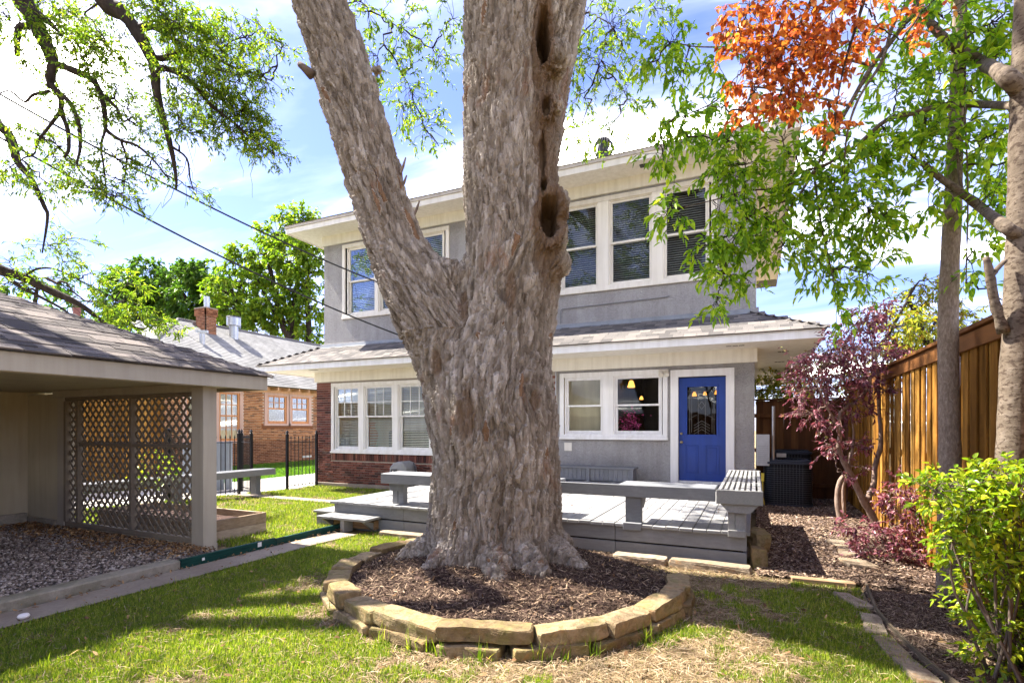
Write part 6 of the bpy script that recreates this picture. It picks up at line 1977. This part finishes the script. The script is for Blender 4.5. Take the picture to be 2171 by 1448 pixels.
# lower-left twiggy boughs
P2.limb([(-12.2,1.2,5.2), at(-120,190,8.2), *[at(u/2.682, v/2.682, 8.3) for u, v in ((0,720),(70,810),(100,920),(180,1020),(250,1170),(270,1240),(240,1440))]], 0.10, 0.010, 7)
P2.limb([(-12.4,1.0,4.6), at(-130,520,9.2), at(0,572,9.5), at(48,588,9.6), at(110,618,9.7), at(168,645,9.8), at(215,680,9.9), at(262,715,10.0)], 0.13, 0.02, 8)
P2.limb([at(0,572,9.5), at(30,600,9.5), at(90,632,9.6), at(140,660,9.6), at(185,700,9.7)], 0.04, 0.012, 7)
P2.limb([at(48,588,9.6), at(80,570,9.6), at(120,572,9.7), at(180,600,9.7), at(230,625,9.8)], 0.025, 0.006, 6)
kw = dict(twig_r=(0.010,0.005), fine_r=0.0032, tl=(0.10,0.24), droop=0.18, lead_r=(0.014,0.006), spread=1.25)
for (u, v, ru, rv, n) in ((60,120,90,120,30),(320,60,120,90,46),(420,180,110,110,46),(480,330,120,110,40),(130,300,60,60,12),(560,220,80,70,24),(640,330,60,60,14),
                          (720,120,70,60,14),(900,60,110,70,40),(1010,150,110,110,52),(1150,180,110,90,46),(1260,280,110,80,46),(1380,200,80,70,26),(1500,180,60,60,14),(1610,260,40,50,9),
                          (1060,270,110,90,40),(960,400,80,80,24),(1180,420,100,70,30),(1340,430,110,70,32),(1500,430,60,60,16),(1230,560,110,90,46),(1370,640,110,100,52),(1450,760,90,110,46),(1540,860,50,60,16),(1290,740,80,80,30),(1080,560,80,90,26),(1010,660,70,70,20),(1080,760,70,40,18),
                          (720,620,60,80,20),(800,740,60,60,18),(560,620,60,90,18),(660,480,80,60,16),(660,900,60,60,16),(620,1000,60,40,14),(560,1060,60,50,10),(480,1070,60,40,16),(660,1120,60,50,18),(850,960,60,60,16),(1060,1060,50,40,8),(330,830,60,60,18),(120,720,80,40,12),(40,760,60,60,12),(60,950,60,80,14),(170,1060,80,60,16),(300,1080,50,40,8),
                          (410,650,60,60,14),(400,560,50,50,10),(510,500,50,50,12),(900,880,50,60,8),(300,900,60,40,8),(440,940,60,50,12)):
    a = at(u/2.682, v/2.682, D2+rng.uniform(-.5,.6))
    P2.blob(a, (ru/2.682*D2/1118, 0.4, rv/2.682*D2/1118), int(n*1.2), 9, 0.062, 0.023, **kw)
for (u, v, ru, rv, n, dp) in ((20,555,25,30,14,9.4),(130,540,50,25,14,9.6),(60,610,35,22,10,9.6),(190,580,40,25,16,9.8),(250,640,45,30,26,9.9),(300,680,55,28,34,10.0),(360,690,30,18,14,10.0),(210,690,30,20,12,9.9),(100,520,40,20,8,9.2),(270,600,35,20,14,9.9),(160,505,30,14,6,9.4)):
    pxblob(P2, u, v, ru, rv, dp, n, 8, 0.095, 0.026, 0.4, **kw)
# bare fine twigs hanging under the boughs
for _ in range(150):
    i = rng.integers(0, len(P2.nodes)); p = P2.nodes[i]
    if p[2] < 3 or p[0] < -11.5: continue
    e = p + np.array([rng.normal(0,0.28), rng.normal(0,0.2), -abs(rng.normal(0.25,0.25))])
    P2._twigs(p[None], e[None], 0.006, 0.002, 7, 0.07, 0.05, 3)
# leaf clumps of the crown, outside the frame
for _ in range(7):  # unseen clumps added for the upper left windows to reflect
    c = (rng.uniform(-18.5,-15.5), rng.uniform(2.0,5.5), rng.uniform(7.4,10.0))
    P2.blob(c, (1.0,1.0,0.7), 34, 8, 0.11, 0.04, twig_r=(0.025,0.008), fine_r=0.005, tl=(0.2,0.45), droop=0.4)
for _ in range(7):
    c = (rng.uniform(-14.5,-9.8), rng.uniform(-2.5,3.2), rng.uniform(7.4,11.0))
    P2.blob(c, (0.9,0.9,0.6), 30, 8, 0.10, 0.034, twig_r=(0.02,0.008), fine_r=0.005, tl=(0.2,0.45), droop=0.5)
P2.build(lt, M_darkbark, M_lf_pecan, M_darkbark)

# ------------------------------------------------------------------ trees on the right
M_birch = mat_bark('speckled_pale_bark',(0.085,0.064,0.045),(0.14,0.108,0.08),(0.205,0.165,0.13),(10,10,16),0.5,0.85,((0.065,0.045,0.032),30))
M_slim = mat_bark('brown_scaly_bark',(0.13,0.095,0.07),(0.25,0.19,0.145),(0.38,0.31,0.25),(55,55,22),0.9)
M_lf_right = mat_leaf('ash_leaf', [(0.0,(0.078,0.179,0.013)),(0.4,(0.168,0.302,0.020)),(0.8,(0.302,0.437,0.028)),(1.0,(0.426,0.493,0.044))], 0.55, 0.42)
M_lf_right_o = mat_leaf('ash_leaf_single', [(0.0,(0.078,0.179,0.013)),(0.4,(0.168,0.302,0.020)),(0.8,(0.302,0.437,0.028)),(1.0,(0.426,0.493,0.044))], 0.55, 0.42, per_object=True)
ashleaf = single_leaf_mesh('leaf', M_lf_right_o)
rt = thing('ash_tree', 'pale speckled tree trunk at the right edge with spreading green leafy branches', 'tree', (1.55, 5.2, 0))
P3 = Plant(303)
DR = 3.66
trunk_px = [(2138,1390),(2138,1200),(2146,1000),(2152,850),(2158,700),(2163,560),(2167,430),(2168,300),(2172,150),(2178,0),(2186,-160),(2196,-380)]
P3.limb([at(u,v,DR) for u, v in trunk_px], 0.100, 0.062, 18, 4, 0.02)
P3.limb([at(2160,190,DR), at(2130,160,DR), at(2085,135,4.4), at(2040,110,4.45), at(1990,70,4.5), at(1960,30,4.5), at(1925,-30,4.5)], 0.06, 0.02, 9)
P3.limb([at(2160,226,DR), at(2080,222,4.4), at(2000,224,4.45), at(1940,240,4.5), at(1880,255,4.6), at(1820,305,4.65), at(1760,345,4.7), at(1700,365,4.75)], 0.032, 0.008, 8)
P3.limb([at(2160,500,DR), at(2130,480,DR), at(2080,440,4.4), at(2040,410,4.45), at(1990,375,4.5), at(1955,345,4.5)], 0.045, 0.022, 9)
P3.limb([at(2090,545,3.62), at(2098,580,3.63), at(2108,640,3.65), at(2128,705,3.66)], 0.020, 0.036, 9)
P3.limb([at(2102,585,3.63), at(2116,568,3.63), at(2132,552,3.63)], 0.018, 0.014, 8)
P3.limb([at(2030,-120,4.5), at(1950,0,4.5), at(1900,75,4.55), at(1850,140,4.6), at(1800,225,4.7), at(1760,300,4.75), at(1725,365,4.8), at(1690,420,4.8), at(1650,470,4.85), at(1600,500,4.9)], 0.026, 0.006, 8)
P3.limb([at(2170,-60,4.4), at(2030,-120,4.5)], 0.06, 0.03, 8)
P3.limb([at(1980,-60,4.4), at(1900,40,4.45), at(1870,130,4.5), at(1820,210,4.5), at(1795,290,4.55), at(1790,380,4.6)], 0.018, 0.006, 7)
P3.limb([at(1760,345,4.7), at(1690,385,4.8), at(1640,400,4.9), at(1580,405,4.95), at(1530,420,5.0), at(1450,440,5.0)], 0.012, 0.004, 6)
P3.limb([at(1850,140,4.6), at(1720,110,4.8), at(1600,100,5.0), at(1480,100,5.1), at(1430,90,5.1)], 0.012, 0.004, 6)
P3.limb([at(1800,225,4.7), at(1700,200,4.9), at(1570,185,5.1), at(1500,225,5.1), at(1400,265,5.1)], 0.012, 0.004, 6)
P3.limb([at(1725,365,4.8), at(1740,470,4.8), at(1760,560,4.8), at(1775,640,4.8)], 0.010, 0.003, 6)
P3.limb([at(1690,420,4.8), at(1600,450,5.0), at(1550,520,5.0), at(1530,600,5.0)], 0.010, 0.003, 6)
P3.limb([at(2040,410,4.45), at(2030,300,4.5), at(2060,200,4.5)], 0.014, 0.006, 6)
P3.limb([at(2050,-30,4.4), at(2045,200,4.42), at(2052,400,4.45), at(2048,600,4.5)], 0.008, 0.005, 6)
kr = dict(twig_r=(0.008,0.004), fine_r=0.0026, tl=(0.10,0.22), droop=0.45, lead_r=(0.009,0.004))
for (u, v, ru, rv, n, dp) in ((1420,90,45,40,17,5.1),(1395,130,30,40,8,5.1),(1450,150,30,20,6,5.1),(1520,130,30,40,11,5.0),(1420,255,45,20,14,5.1),(1490,240,45,25,12,5.1),(1405,325,28,28,11,5.05),(1455,290,25,30,8,5.1),
        (1540,300,45,50,26,4.9),(1580,350,45,50,26,4.9),(1520,370,25,25,8,4.9),(1560,430,50,45,24,4.95),(1620,460,50,45,22,4.9),(1500,520,45,35,15,5.0),(1550,520,45,45,22,5.0),(1530,580,30,35,14,5.0),(1520,640,16,28,8,5.0),(1425,450,45,25,13,5.0),(1580,590,20,20,5,5.0),
        (1660,300,55,45,16,4.8),(1680,370,55,45,24,4.8),(1740,330,50,45,20,4.75),(1790,400,55,45,24,4.75),(1720,440,60,45,26,4.8),(1840,440,55,45,22,4.7),(1660,520,55,40,20,4.85),(1780,500,55,35,18,4.8),(1860,510,50,35,13,4.75),(1900,440,40,40,11,4.7),(1830,330,50,40,16,4.7),
        (1770,570,45,40,11,4.8),(1715,560,30,30,7,4.85),(1840,580,30,30,8,4.75),(1775,650,12,40,7,4.8),(1640,230,60,35,12,4.9),
        (1880,280,50,40,15,4.6),(1930,330,50,40,15,4.6),(1960,250,50,35,17,4.5),(2030,280,50,40,15,4.5),(1900,190,45,30,13,4.6),(1980,160,50,40,17,4.5),(2060,180,50,40,15,4.5),(1850,100,40,40,8,4.6),(2000,40,60,40,18,4.4),(2100,50,60,45,24,4.35),(2110,120,45,35,13,4.4),(1920,60,40,40,8,4.5),(2150,20,40,40,11,4.3),
        (2080,300,40,40,13,4.4),(2120,350,40,50,13,4.35),(2090,420,40,40,11,4.4),(2130,270,30,40,9,4.35),(1970,400,40,40,8,4.55),(2075,520,25,30,5,4.4),(2060,560,30,20,4,4.4),(2150,430,25,40,8,4.25),(2135,640,25,20,3,4.2)):
    pxblob(P3, u, v, ru, rv, dp, max(2,int(n*1.02)), 6, 0.080, 0.037, 0.28, **kr)
for _ in range(3):
    c = (rng.uniform(0.6,3.2), rng.uniform(2.5,7.0), rng.uniform(6.2,8.5))
    P3.blob(c, (0.7,0.7,0.5), 22, 6, 0.10, 0.04, twig_r=(0.015,0.006), fine_r=0.004, tl=(0.15,0.35), droop=0.6)
P3.build(rt, M_birch, M_lf_right, M_darkbark, True, ashleaf, 300, woodname='trunk')

sl_ = thing('slim_tree', 'slim brown trunk standing between the fence and the pale tree', 'tree', (1.55, 5.8, 0))
P4 = Plant(404)
P4.limb([at(u,v,4.7) for u, v in ((2010,1275),(2012,1150),(2014,1000),(2012,850),(2010,700),(2014,560),(2020,440),(2024,320),(2030,200),(2034,60),(2038,-120),(2042,-320))], 0.092, 0.045, 14, 4, 0.03)
for (u, v, ru, rv, n) in ((2030,-40,60,40,12),(2050,40,50,40,8),(2010,110,50,40,7),(2040,180,40,40,6),(2000,-120,80,50,14)):
    pxblob(P4, u, v, ru, rv, 4.75, n, 6, 0.098, 0.038, 0.3, **kr)
MB().tube([at(2018,445,4.62), at(2010,448,4.55), at(2004,450,4.5)], [0.03,0.026,0.012], 8).build('branch_stub', M_slim, sl_)
P4.build(sl_, M_slim, M_lf_right, M_darkbark, woodname='trunk')

# orange-leaved bough reaching in from above
M_lf_or = mat_leaf('orange_leaf', [(0.0,(0.196,0.044,0.021)),(0.3,(0.337,0.083,0.021)),(0.65,(0.480,0.159,0.038)),(0.9,(0.533,0.228,0.067)),(0.96,(0.533,0.079,0.067)),(1.0,(0.373,0.334,0.048))], 0.42, 0.4, (1,0.85,0.5))
M_lf_or_o = mat_leaf('orange_leaf_single', [(0.0,(0.196,0.044,0.021)),(0.3,(0.337,0.083,0.021)),(0.65,(0.480,0.159,0.038)),(0.9,(0.533,0.228,0.067)),(0.96,(0.533,0.079,0.067)),(1.0,(0.373,0.334,0.048))], 0.42, 0.4, (1,0.85,0.5), per_object=True)
orleaf = single_leaf_mesh('leaf', M_lf_or_o, 0.18, 0.15)
ot = thing('orange_leaved_tree', 'tree with a bough of bright orange leaves hanging in at the top right', 'tree', (2.7, 2.2, 0))
P5 = Plant(505)
P5.limb([(2.7,2.2,-0.05),(2.65,2.3,2.2),(2.4,2.6,4.4)], 0.10, 0.07, 10)
P5.limb([(2.4,2.6,4.4), at(1990,-190,3.7), at(1860,-90,3.7), at(1740,-40,3.7), at(1600,0,3.75)], 0.05, 0.008, 8)
P5.limb([at(1860,-90,3.7), at(1820,40,3.65), at(1790,140,3.65), at(1770,240,3.65)], 0.014, 0.004, 7)
P5.limb([at(1740,-40,3.7), at(1690,60,3.7), at(1640,140,3.7)], 0.014, 0.004, 7)
ko = dict(twig_r=(0.006,0.003), fine_r=0.002, tl=(0.07,0.16), droop=0.55, lead_r=(0.007,0.003), spread=1.15)
for (u, v, ru, rv, n) in ((1600,20,50,30,18),(1680,10,60,35,28),(1760,20,60,40,28),(1830,20,40,30,10),(1580,70,30,35,13),(1640,80,55,40,30),(1710,90,55,40,32),(1780,90,45,40,22),(1600,135,45,35,22),(1670,150,50,40,28),(1730,150,40,40,16),(1610,195,45,30,16),(1660,200,45,30,14),(1580,160,20,25,6),(1755,230,18,30,9),(1765,275,14,25,5),(1850,60,35,35,6),(1900,90,35,25,4),(1950,5,30,15,5),(1640,235,30,12,4),(1585,235,16,14,3),(1930,40,15,10,1),(1520,225,10,10,1)):
    pxblob(P5, 1545+(u-1560)*1.1, v, ru*1.15, rv*1.08, 3.7, int(n*0.80), 5, 0.050, 0.037, 0.22, **ko)
for _ in range(3):
    c = (rng.uniform(1.9,3.6), rng.uniform(1.2,3.4), rng.uniform(5.2,6.6))
    P5.blob(c, (0.5,0.5,0.4), 16, 6, 0.07, 0.042, twig_r=(0.01,0.005), fine_r=0.003, tl=(0.1,0.22), droop=0.5)
P5.build(ot, M_darkbark, M_lf_or, M_darkbark, True, orleaf, 300)

# purple-leaved small tree by the fence, and its low companions
M_lf_pu = mat_leaf('purple_leaf', [(0.0,(0.070,0.020,0.035)),(0.45,(0.150,0.048,0.071)),(0.75,(0.272,0.102,0.136)),(0.9,(0.393,0.182,0.225)),(1.0,(0.187,0.216,0.041))], 0.3, 0.35, (1,0.6,0.7))
M_lf_pu_o = mat_leaf('purple_leaf_single', [(0.0,(0.070,0.020,0.035)),(0.45,(0.150,0.048,0.071)),(0.75,(0.272,0.102,0.136)),(0.9,(0.393,0.182,0.225)),(1.0,(0.187,0.216,0.041))], 0.3, 0.35, (1,0.6,0.7), per_object=True)
puleaf = single_leaf_mesh('leaf', M_lf_pu_o)
M_purbark = mat_bark('pinkish_bark',(0.15,0.095,0.07),(0.26,0.18,0.14),(0.37,0.28,0.23),(30,30,9),0.6)
pt_ = thing('purple_tree', 'small multi-stemmed purple-leaved tree in front of the cedar fence', 'tree', tuple(Vector((1.45, 9.2, ground_z(9.2)))))
P6 = Plant(606)
DP = 7.75
P6.limb([at(1862,1135,DP), at(1850,1095,DP), at(1830,1060,DP), at(1808,1015,DP), at(1785,970,DP), at(1778,945,DP), at(1782,915,DP), at(1782,875,DP), at(1815,850,DP), at(1845,820,DP)], 0.058, 0.016, 10)
P6.limb([at(1836,1062,DP), at(1852,1030,DP+.05), at(1856,985,DP+.1), at(1868,940,DP+.1), at(1864,870,DP+.1), at(1862,800,DP+.1), at(1855,740,DP)], 0.045, 0.018, 9)
P6.limb([at(1785,1120,DP+.5), at(1776,1060,DP+.5), at(1782,1020,DP+.45), at(1800,995,DP+.35), at(1805,960,DP+.2)], 0.05, 0.03, 9)
P6.limb([at(1790,1100,DP+.6), at(1788,1040,DP+.6), at(1795,1000,DP+.5)], 0.03, 0.02, 8)
P6.limb([at(1782,930,DP), at(1768,890,DP-.1), at(1752,860,DP-.15), at(1730,810,DP-.2)], 0.022, 0.008, 7)
P6.limb([at(1800,990,DP), at(1810,930,DP+.1), at(1805,880,DP+.1), at(1790,800,DP+.1), at(1810,720,DP)], 0.022, 0.008, 7)
P6.limb([at(1845,820,DP), at(1850,740,DP), at(1840,680,DP), at(1860,630,DP)], 0.015, 0.005, 7)
kp = dict(twig_r=(0.007,0.004), fine_r=0.0028, tl=(0.12,0.24), droop=0.5, lead_r=(0.009,0.004))
for (u, v, ru, rv, n) in ((1760,770,60,35,34),(1720,800,45,30,24),(1800,740,55,40,34),(1850,750,50,40,30),(1790,800,60,30,34),(1850,800,45,35,26),(1880,770,30,30,14),(1740,840,40,25,16),(1720,880,40,22,16),(1760,895,35,15,10),(1820,700,40,30,20),(1850,650,30,35,14),(1835,680,30,30,12),(1690,760,20,18,6),(1700,830,25,25,10),(1790,940,35,14,9),(1815,945,25,12,6),(1765,955,22,14,6),(1800,860,40,25,14),(1870,830,25,30,8),(1770,740,40,25,14),(1830,945,14,14,3),(1820,990,20,12,3),(1775,1000,20,12,3)):
    pxblob(P6, u, v, ru, rv, DP+rng.uniform(-.3,.3), int(n*1.15), 7, 0.062, 0.032, 0.35, **kp)
P6.build(pt_, M_purbark, M_lf_pu, M_purbark, True, puleaf, 200, woodname='trunk')
for (lb, seed, blobs, loc) in (('low purple shrub spreading at the foot of the purple tree', 71, ((1820,1120,35,16,16),(1870,1150,45,28,30),(1920,1170,45,28,30),(1860,1185,50,22,20),(1940,1195,35,20,16),(1890,1120,30,20,10)), (1880,1205,6.2)),
                               ('upright purple shrub with pinkish tips against the sunlit fence', 72, ((1905,1040,30,28,16),(1920,1075,25,25,10),(1950,1090,28,25,9),(1890,1060,18,20,6),(1945,1130,25,25,8)), (1935,1195,6.4))):
    q = at(*loc); q.z = 0.0
    sh = thing('purple_shrub', lb, 'shrub', q, 'purple shrubs along the fence')
    PP = Plant(seed)
    for k_ in range(4):
        u, v, ru, rv, n = blobs[k_]
        PP.limb([q+Vector((rng.normal(0,.05),rng.normal(0,.05),0)), (q+at(u,v,loc[2]))/2+Vector((0,0,.05)), at(u,v,loc[2])], 0.012, 0.004, 6)
    for (u, v, ru, rv, n) in blobs:
        pxblob(PP, u, v, ru, rv, loc[2]+rng.uniform(-.15,.15), int(n*1.2), 7, 0.055, 0.028, 0.28, twig_r=(0.005,0.003), fine_r=0.002, tl=(0.08,0.18), droop=0.2)
    PP.build(sh, M_purbark, M_lf_pu, M_purbark, True, puleaf, 120, woodname='stems')

# yellow-green shrub in the right foreground
M_lf_sh = mat_leaf('shrub_leaf', [(0.0,(0.090,0.179,0.012)),(0.4,(0.190,0.302,0.017)),(0.75,(0.336,0.426,0.022)),(1.0,(0.515,0.515,0.035))], 0.35, 0.33)
M_lf_sh_o = mat_leaf('shrub_leaf_single', [(0.0,(0.090,0.179,0.012)),(0.4,(0.190,0.302,0.017)),(0.75,(0.336,0.426,0.022)),(1.0,(0.515,0.515,0.035))], 0.35, 0.33, per_object=True)
shleaf = single_leaf_mesh('leaf', M_lf_sh_o, 0.2, 0.15)
q = Vector((1.36, 4.2, 0.0))
gs = thing('green_shrub', 'bright yellow-green shrub in front of the tree trunks at the right edge', 'shrub', q)
P7 = Plant(707)
DS = 3.38
for (u, v) in ((1990,1060),(2060,1050),(2130,1040),(2090,1130),(2020,1120),(2150,1200),(2060,1230),(2130,1300),(2160,1090),(2100,1000)):
    P7.limb([q+Vector((rng.normal(0,.06),rng.normal(0,.06),0)), (q+at(u,v,DS))/2+Vector((rng.normal(0,.05),0,.05)), at(u,v,DS)], 0.011, 0.004, 6)
kg = dict(twig_r=(0.005,0.003), fine_r=0.002, tl=(0.06,0.13), droop=0.0, lead_r=(0.006,0.003), spread=1.0)
for (u, v, ru, rv, n) in ((1985,1040,40,22,12),(2040,1030,40,30,18),(2090,1020,40,30,20),(2140,1010,40,30,18),(2165,1040,30,35,12),(2010,1080,45,25,16),(2060,1080,45,30,22),(2110,1070,45,30,22),(2150,1100,35,35,18),(2030,1130,40,28,15),(2080,1130,40,30,20),(2130,1150,40,30,20),(2060,1180,40,28,14),(2110,1200,40,30,17),(2160,1190,30,35,14),(2030,1200,28,22,6),(2090,1245,40,26,13),(2140,1260,35,30,15),(2050,1260,30,20,6),(2110,1310,40,26,12),(2155,1310,30,30,12),(2060,1330,26,16,3),(2130,1370,40,22,9),(2160,1390,30,22,7),(1960,1060,16,12,3),(2140,985,18,14,5),(2080,1290,34,22,10),(2120,1340,36,24,12),(2160,1360,30,30,12),(2145,1410,34,24,12),(2100,1380,30,18,7),(2075,1400,24,14,4)):
    pxblob(P7, u, v, ru, rv, DS+rng.uniform(-.2,.25), int(n*1.02), 6, 0.054, 0.028, 0.22, **kg)
P7.build(gs, M_midbark, M_lf_sh, M_midbark, True, shleaf, 300, woodname='stems')

# yellow-green tree beyond the fence
yt = thing('yellow_green_tree', 'yellow-green tree showing over the cedar fence behind the purple tree', 'tree', (3.6, 9.5, -0.1))
M_lf_y = mat_leaf('yellow_leaf', [(0.0,(0.12,0.16,0.014)),(0.5,(0.24,0.27,0.02)),(0.85,(0.38,0.35,0.03)),(1.0,(0.45,0.26,0.04))], 0.45, 0.5)
P8 = Plant(808)
DY = 9.0
P8.limb([(3.6,9.5,-0.1),(3.55,9.45,2.0),at(1960,720,DY)], 0.10, 0.06, 10)
P8.limb([at(1960,720,DY), at(1940,660,DY), at(1925,630,DY), at(1950,595,DY)], 0.05, 0.012, 8)
P8.limb([at(1880,715,DY), at(1905,670,DY), at(1925,635,DY), at(1945,600,DY)], 0.03, 0.01, 7)
P8.limb([at(1960,720,DY), at(2000,660,DY), at(2040,640,DY)], 0.03, 0.01, 7)
for (u, v, ru, rv, n) in ((1900,690,40,25,26),(1940,690,45,30,34),(1990,680,40,35,30),(1970,640,35,30,24),(1960,605,30,16,12),(1900,730,35,25,24),(1880,650,25,20,8),(2030,680,35,25,20),(1940,740,50,30,34),(1990,740,50,30,34),(2060,660,30,20,8),(1995,600,25,18,6),(2050,720,40,30,20)):
    pxblob(P8, u, v, ru, rv, DY+rng.uniform(-.5,.5), n, 9, 0.075, 0.034, 0.5, twig_r=(0.01,0.005), fine_r=0.0035, tl=(0.15,0.28), droop=0.3)
P8.build(yt, M_darkbark, M_lf_y, M_darkbark)

# ------------------------------------------------------------------ trees behind the neighbour's house
def far_tree(name, label, base, stems, blobs, seed, mat, dep, L, W, group='trees behind the brick bungalow', r0=0.3):
    t = thing(name, label, 'tree', base, group)
    p = Plant(seed)
    for st_ in stems: p.limb(st_[0], st_[1], st_[2], 8)
    for (u, v, ru, rv, n) in blobs:
        d = dep + p.r.uniform(-1.5,1.5)
        p.blob(at(u,v,d), (ru*d/1118, 1.6, rv*d/1118), int(n*1.5), 9, L, W, twig_r=(0.06,0.025), fine_r=0.014, tl=(0.4,0.9), droop=0.15, lead_r=(0.08,0.03))
    p.build(t, M_darkbark, mat, M_darkbark)
M_lf_f1 = mat_leaf('far_leaf_bright', [(0.0,(0.07,0.14,0.012)),(0.5,(0.13,0.22,0.016)),(1.0,(0.24,0.31,0.03))], 0.45, 0.5)
M_lf_f2 = mat_leaf('far_leaf_dark', [(0.0,(0.03,0.085,0.014)),(0.5,(0.06,0.135,0.018)),(1.0,(0.12,0.2,0.03))], 0.35, 0.45)
d = 42
far_tree('leafy_tree', 'tall bright yellow-green tree beside the house upper left corner', at(610,800,d),
         [([at(612,800,d), at(615,715,d), at(600,690,d), at(580,600,d), at(565,540,d)], 0.45, 0.10), ([at(650,800,d), at(655,700,d), at(650,620,d), at(660,540,d)], 0.3, 0.08), ([at(600,690,d), at(570,640,d), at(545,590,d)], 0.2, 0.06), ([at(615,700,d), at(630,600,d), at(625,520,d)], 0.25, 0.08)],
         ((640,470,40,22,30),(590,500,40,26,34),(660,510,35,25,26),(620,540,50,30,44),(540,540,38,24,26),(500,560,26,18,14),(570,580,45,30,36),(660,580,35,30,28),(520,600,40,26,28),(620,620,45,30,34),(480,620,32,25,22),(560,650,50,28,36),(660,650,35,30,26),(500,660,40,26,30),(610,680,40,28,24),(540,700,50,22,30),(660,710,30,25,14),(480,690,30,22,20)), 901, M_lf_f1, d, 0.42, 0.2)
d = 46
far_tree('leafy_tree', 'rounded darker green tree behind the bungalow chimney', at(400,800,d),
         [([at(400,800,d), at(420,720,d), at(440,660,d), at(420,600,d)], 0.45, 0.12), ([at(430,700,d), at(400,640,d), at(370,600,d)], 0.25, 0.08), ([at(440,660,d), at(470,610,d)], 0.2, 0.08)],
         ((420,580,40,20,34),(380,600,35,26,34),(450,600,36,24,32),(400,640,50,30,52),(460,650,40,30,40),(350,650,35,28,34),(430,690,60,25,46),(370,700,40,22,28)), 902, M_lf_f2, d, 0.46, 0.24)
d = 48
far_tree('leafy_tree', 'green tree with three soft tops left of the bungalow chimney', at(300,800,d),
         [([at(300,800,d), at(305,700,d), at(310,640,d), at(320,590,d)], 0.45, 0.12), ([at(305,700,d), at(280,650,d), at(270,610,d)], 0.25, 0.08)],
         ((320,578,28,20,26),(270,595,34,22,30),(300,620,40,28,42),(250,630,30,24,26),(340,640,34,28,34),(290,670,45,26,40),(250,680,40,22,24)), 903, M_lf_f2, d, 0.46, 0.24)
d = 30
far_tree('leafy_tree', 'sparse green tree behind the carport roof at the far left', at(60,800,d),
         [([at(60,800,d), at(70,680,d), at(80,600,d)], 0.3, 0.06)],
         ((40,600,40,18,10),(100,590,30,15,7),(20,640,40,15,10),(190,640,30,14,10)), 904, M_lf_f2, d, 0.3, 0.15)
# low greenery beyond the lattice and beyond the fences
d = 11.0
yw = thing('leafy_weed', 'yellow-green leafy plant glimpsed through the lattice', 'plant', tuple(Vector((at(330,1000,10.5).x, at(330,1000,10.5).y, -0.1))))
PW = Plant(910); b0 = yw.location
for k_ in range(5): PW.limb([b0, b0+Vector((rng.normal(0,.1),rng.normal(0,.1),.5)), b0+Vector((rng.normal(0,.25),rng.normal(0,.25),.95))], 0.012, 0.004, 5)
PW.blob(b0+Vector((0,0,.8)), (0.35,0.35,0.35), 30, 6, 0.07, 0.035, twig_r=(0.006,0.003), fine_r=0.002, tl=(0.08,0.2), droop=0.1)
PW.build(yw, M_midbark, M_lf_sh, M_midbark)
for i, (x_, y_, h_, lb) in enumerate(((1.1,16.5,3.3,'green bush showing between the side soffit and the back fence'),)):
    tb = thing('garden_bush', lb, 'bush', (x_,y_,-0.15))
    PB = Plant(920+i)
    PB.limb([(x_,y_,-.15),(x_,y_,h_*.5),(x_-.2,y_,h_*.8)], 0.06, 0.02, 7)
    for _ in range(16): PB.blob((x_+rng.normal(0,.8), y_+rng.normal(0,.5), h_*rng.uniform(.6,1.05)), (0.5,0.5,0.4), 24, 7, 0.09, 0.045, twig_r=(0.012,0.006), fine_r=0.004, tl=(0.15,0.3), droop=0.2)
    PB.build(tb, M_darkbark, M_lf_y, M_darkbark)
# trees and fence added behind the viewer, unseen except as window reflections
for i, (x_, y_, h_, lb) in enumerate(((-21,-13,15,'tall tree added behind the viewer for reflections, beyond the carport'),(-13,-15,15,'tall tree added behind the viewer for reflections, at the carport side'),(-3,-17,16,'tall tree added behind the viewer for reflections, near the middle of the added fence'),(6,-14,14,'tall tree added behind the viewer for reflections, at the cedar fence side'))):
    t = thing('reflection_tree', lb, 'tree', (x_,y_,0), 'trees added behind the viewer for reflections')
    p = Plant(930+i)
    p.limb([(x_,y_,0),(x_+.2,y_,h_*.4),(x_,y_+.3,h_*.8)], 0.3, 0.08, 8)
    for _ in range(18): p.blob((x_+rng.normal(0,2.6), y_+rng.normal(0,1.5), h_*rng.uniform(.4,1.0)), (1.5,1.3,1.1), 24, 7, 0.36, 0.19, twig_r=(0.05,0.02), fine_r=0.012, tl=(0.3,0.7), droop=0.3)
    p.build(t, M_darkbark, M_lf_f2, M_darkbark)
rf = thing('reflection_fence', 'cedar fence added behind the viewer for window reflections', 'fence', (-5,-9,0))  # added to cover the bright horizon in the window reflections
x = -16.0
while x < 1.8:
    link('board', me_c, rf, (x, -9.0, 0), None, (1.05,1,1.1)); x += 0.142
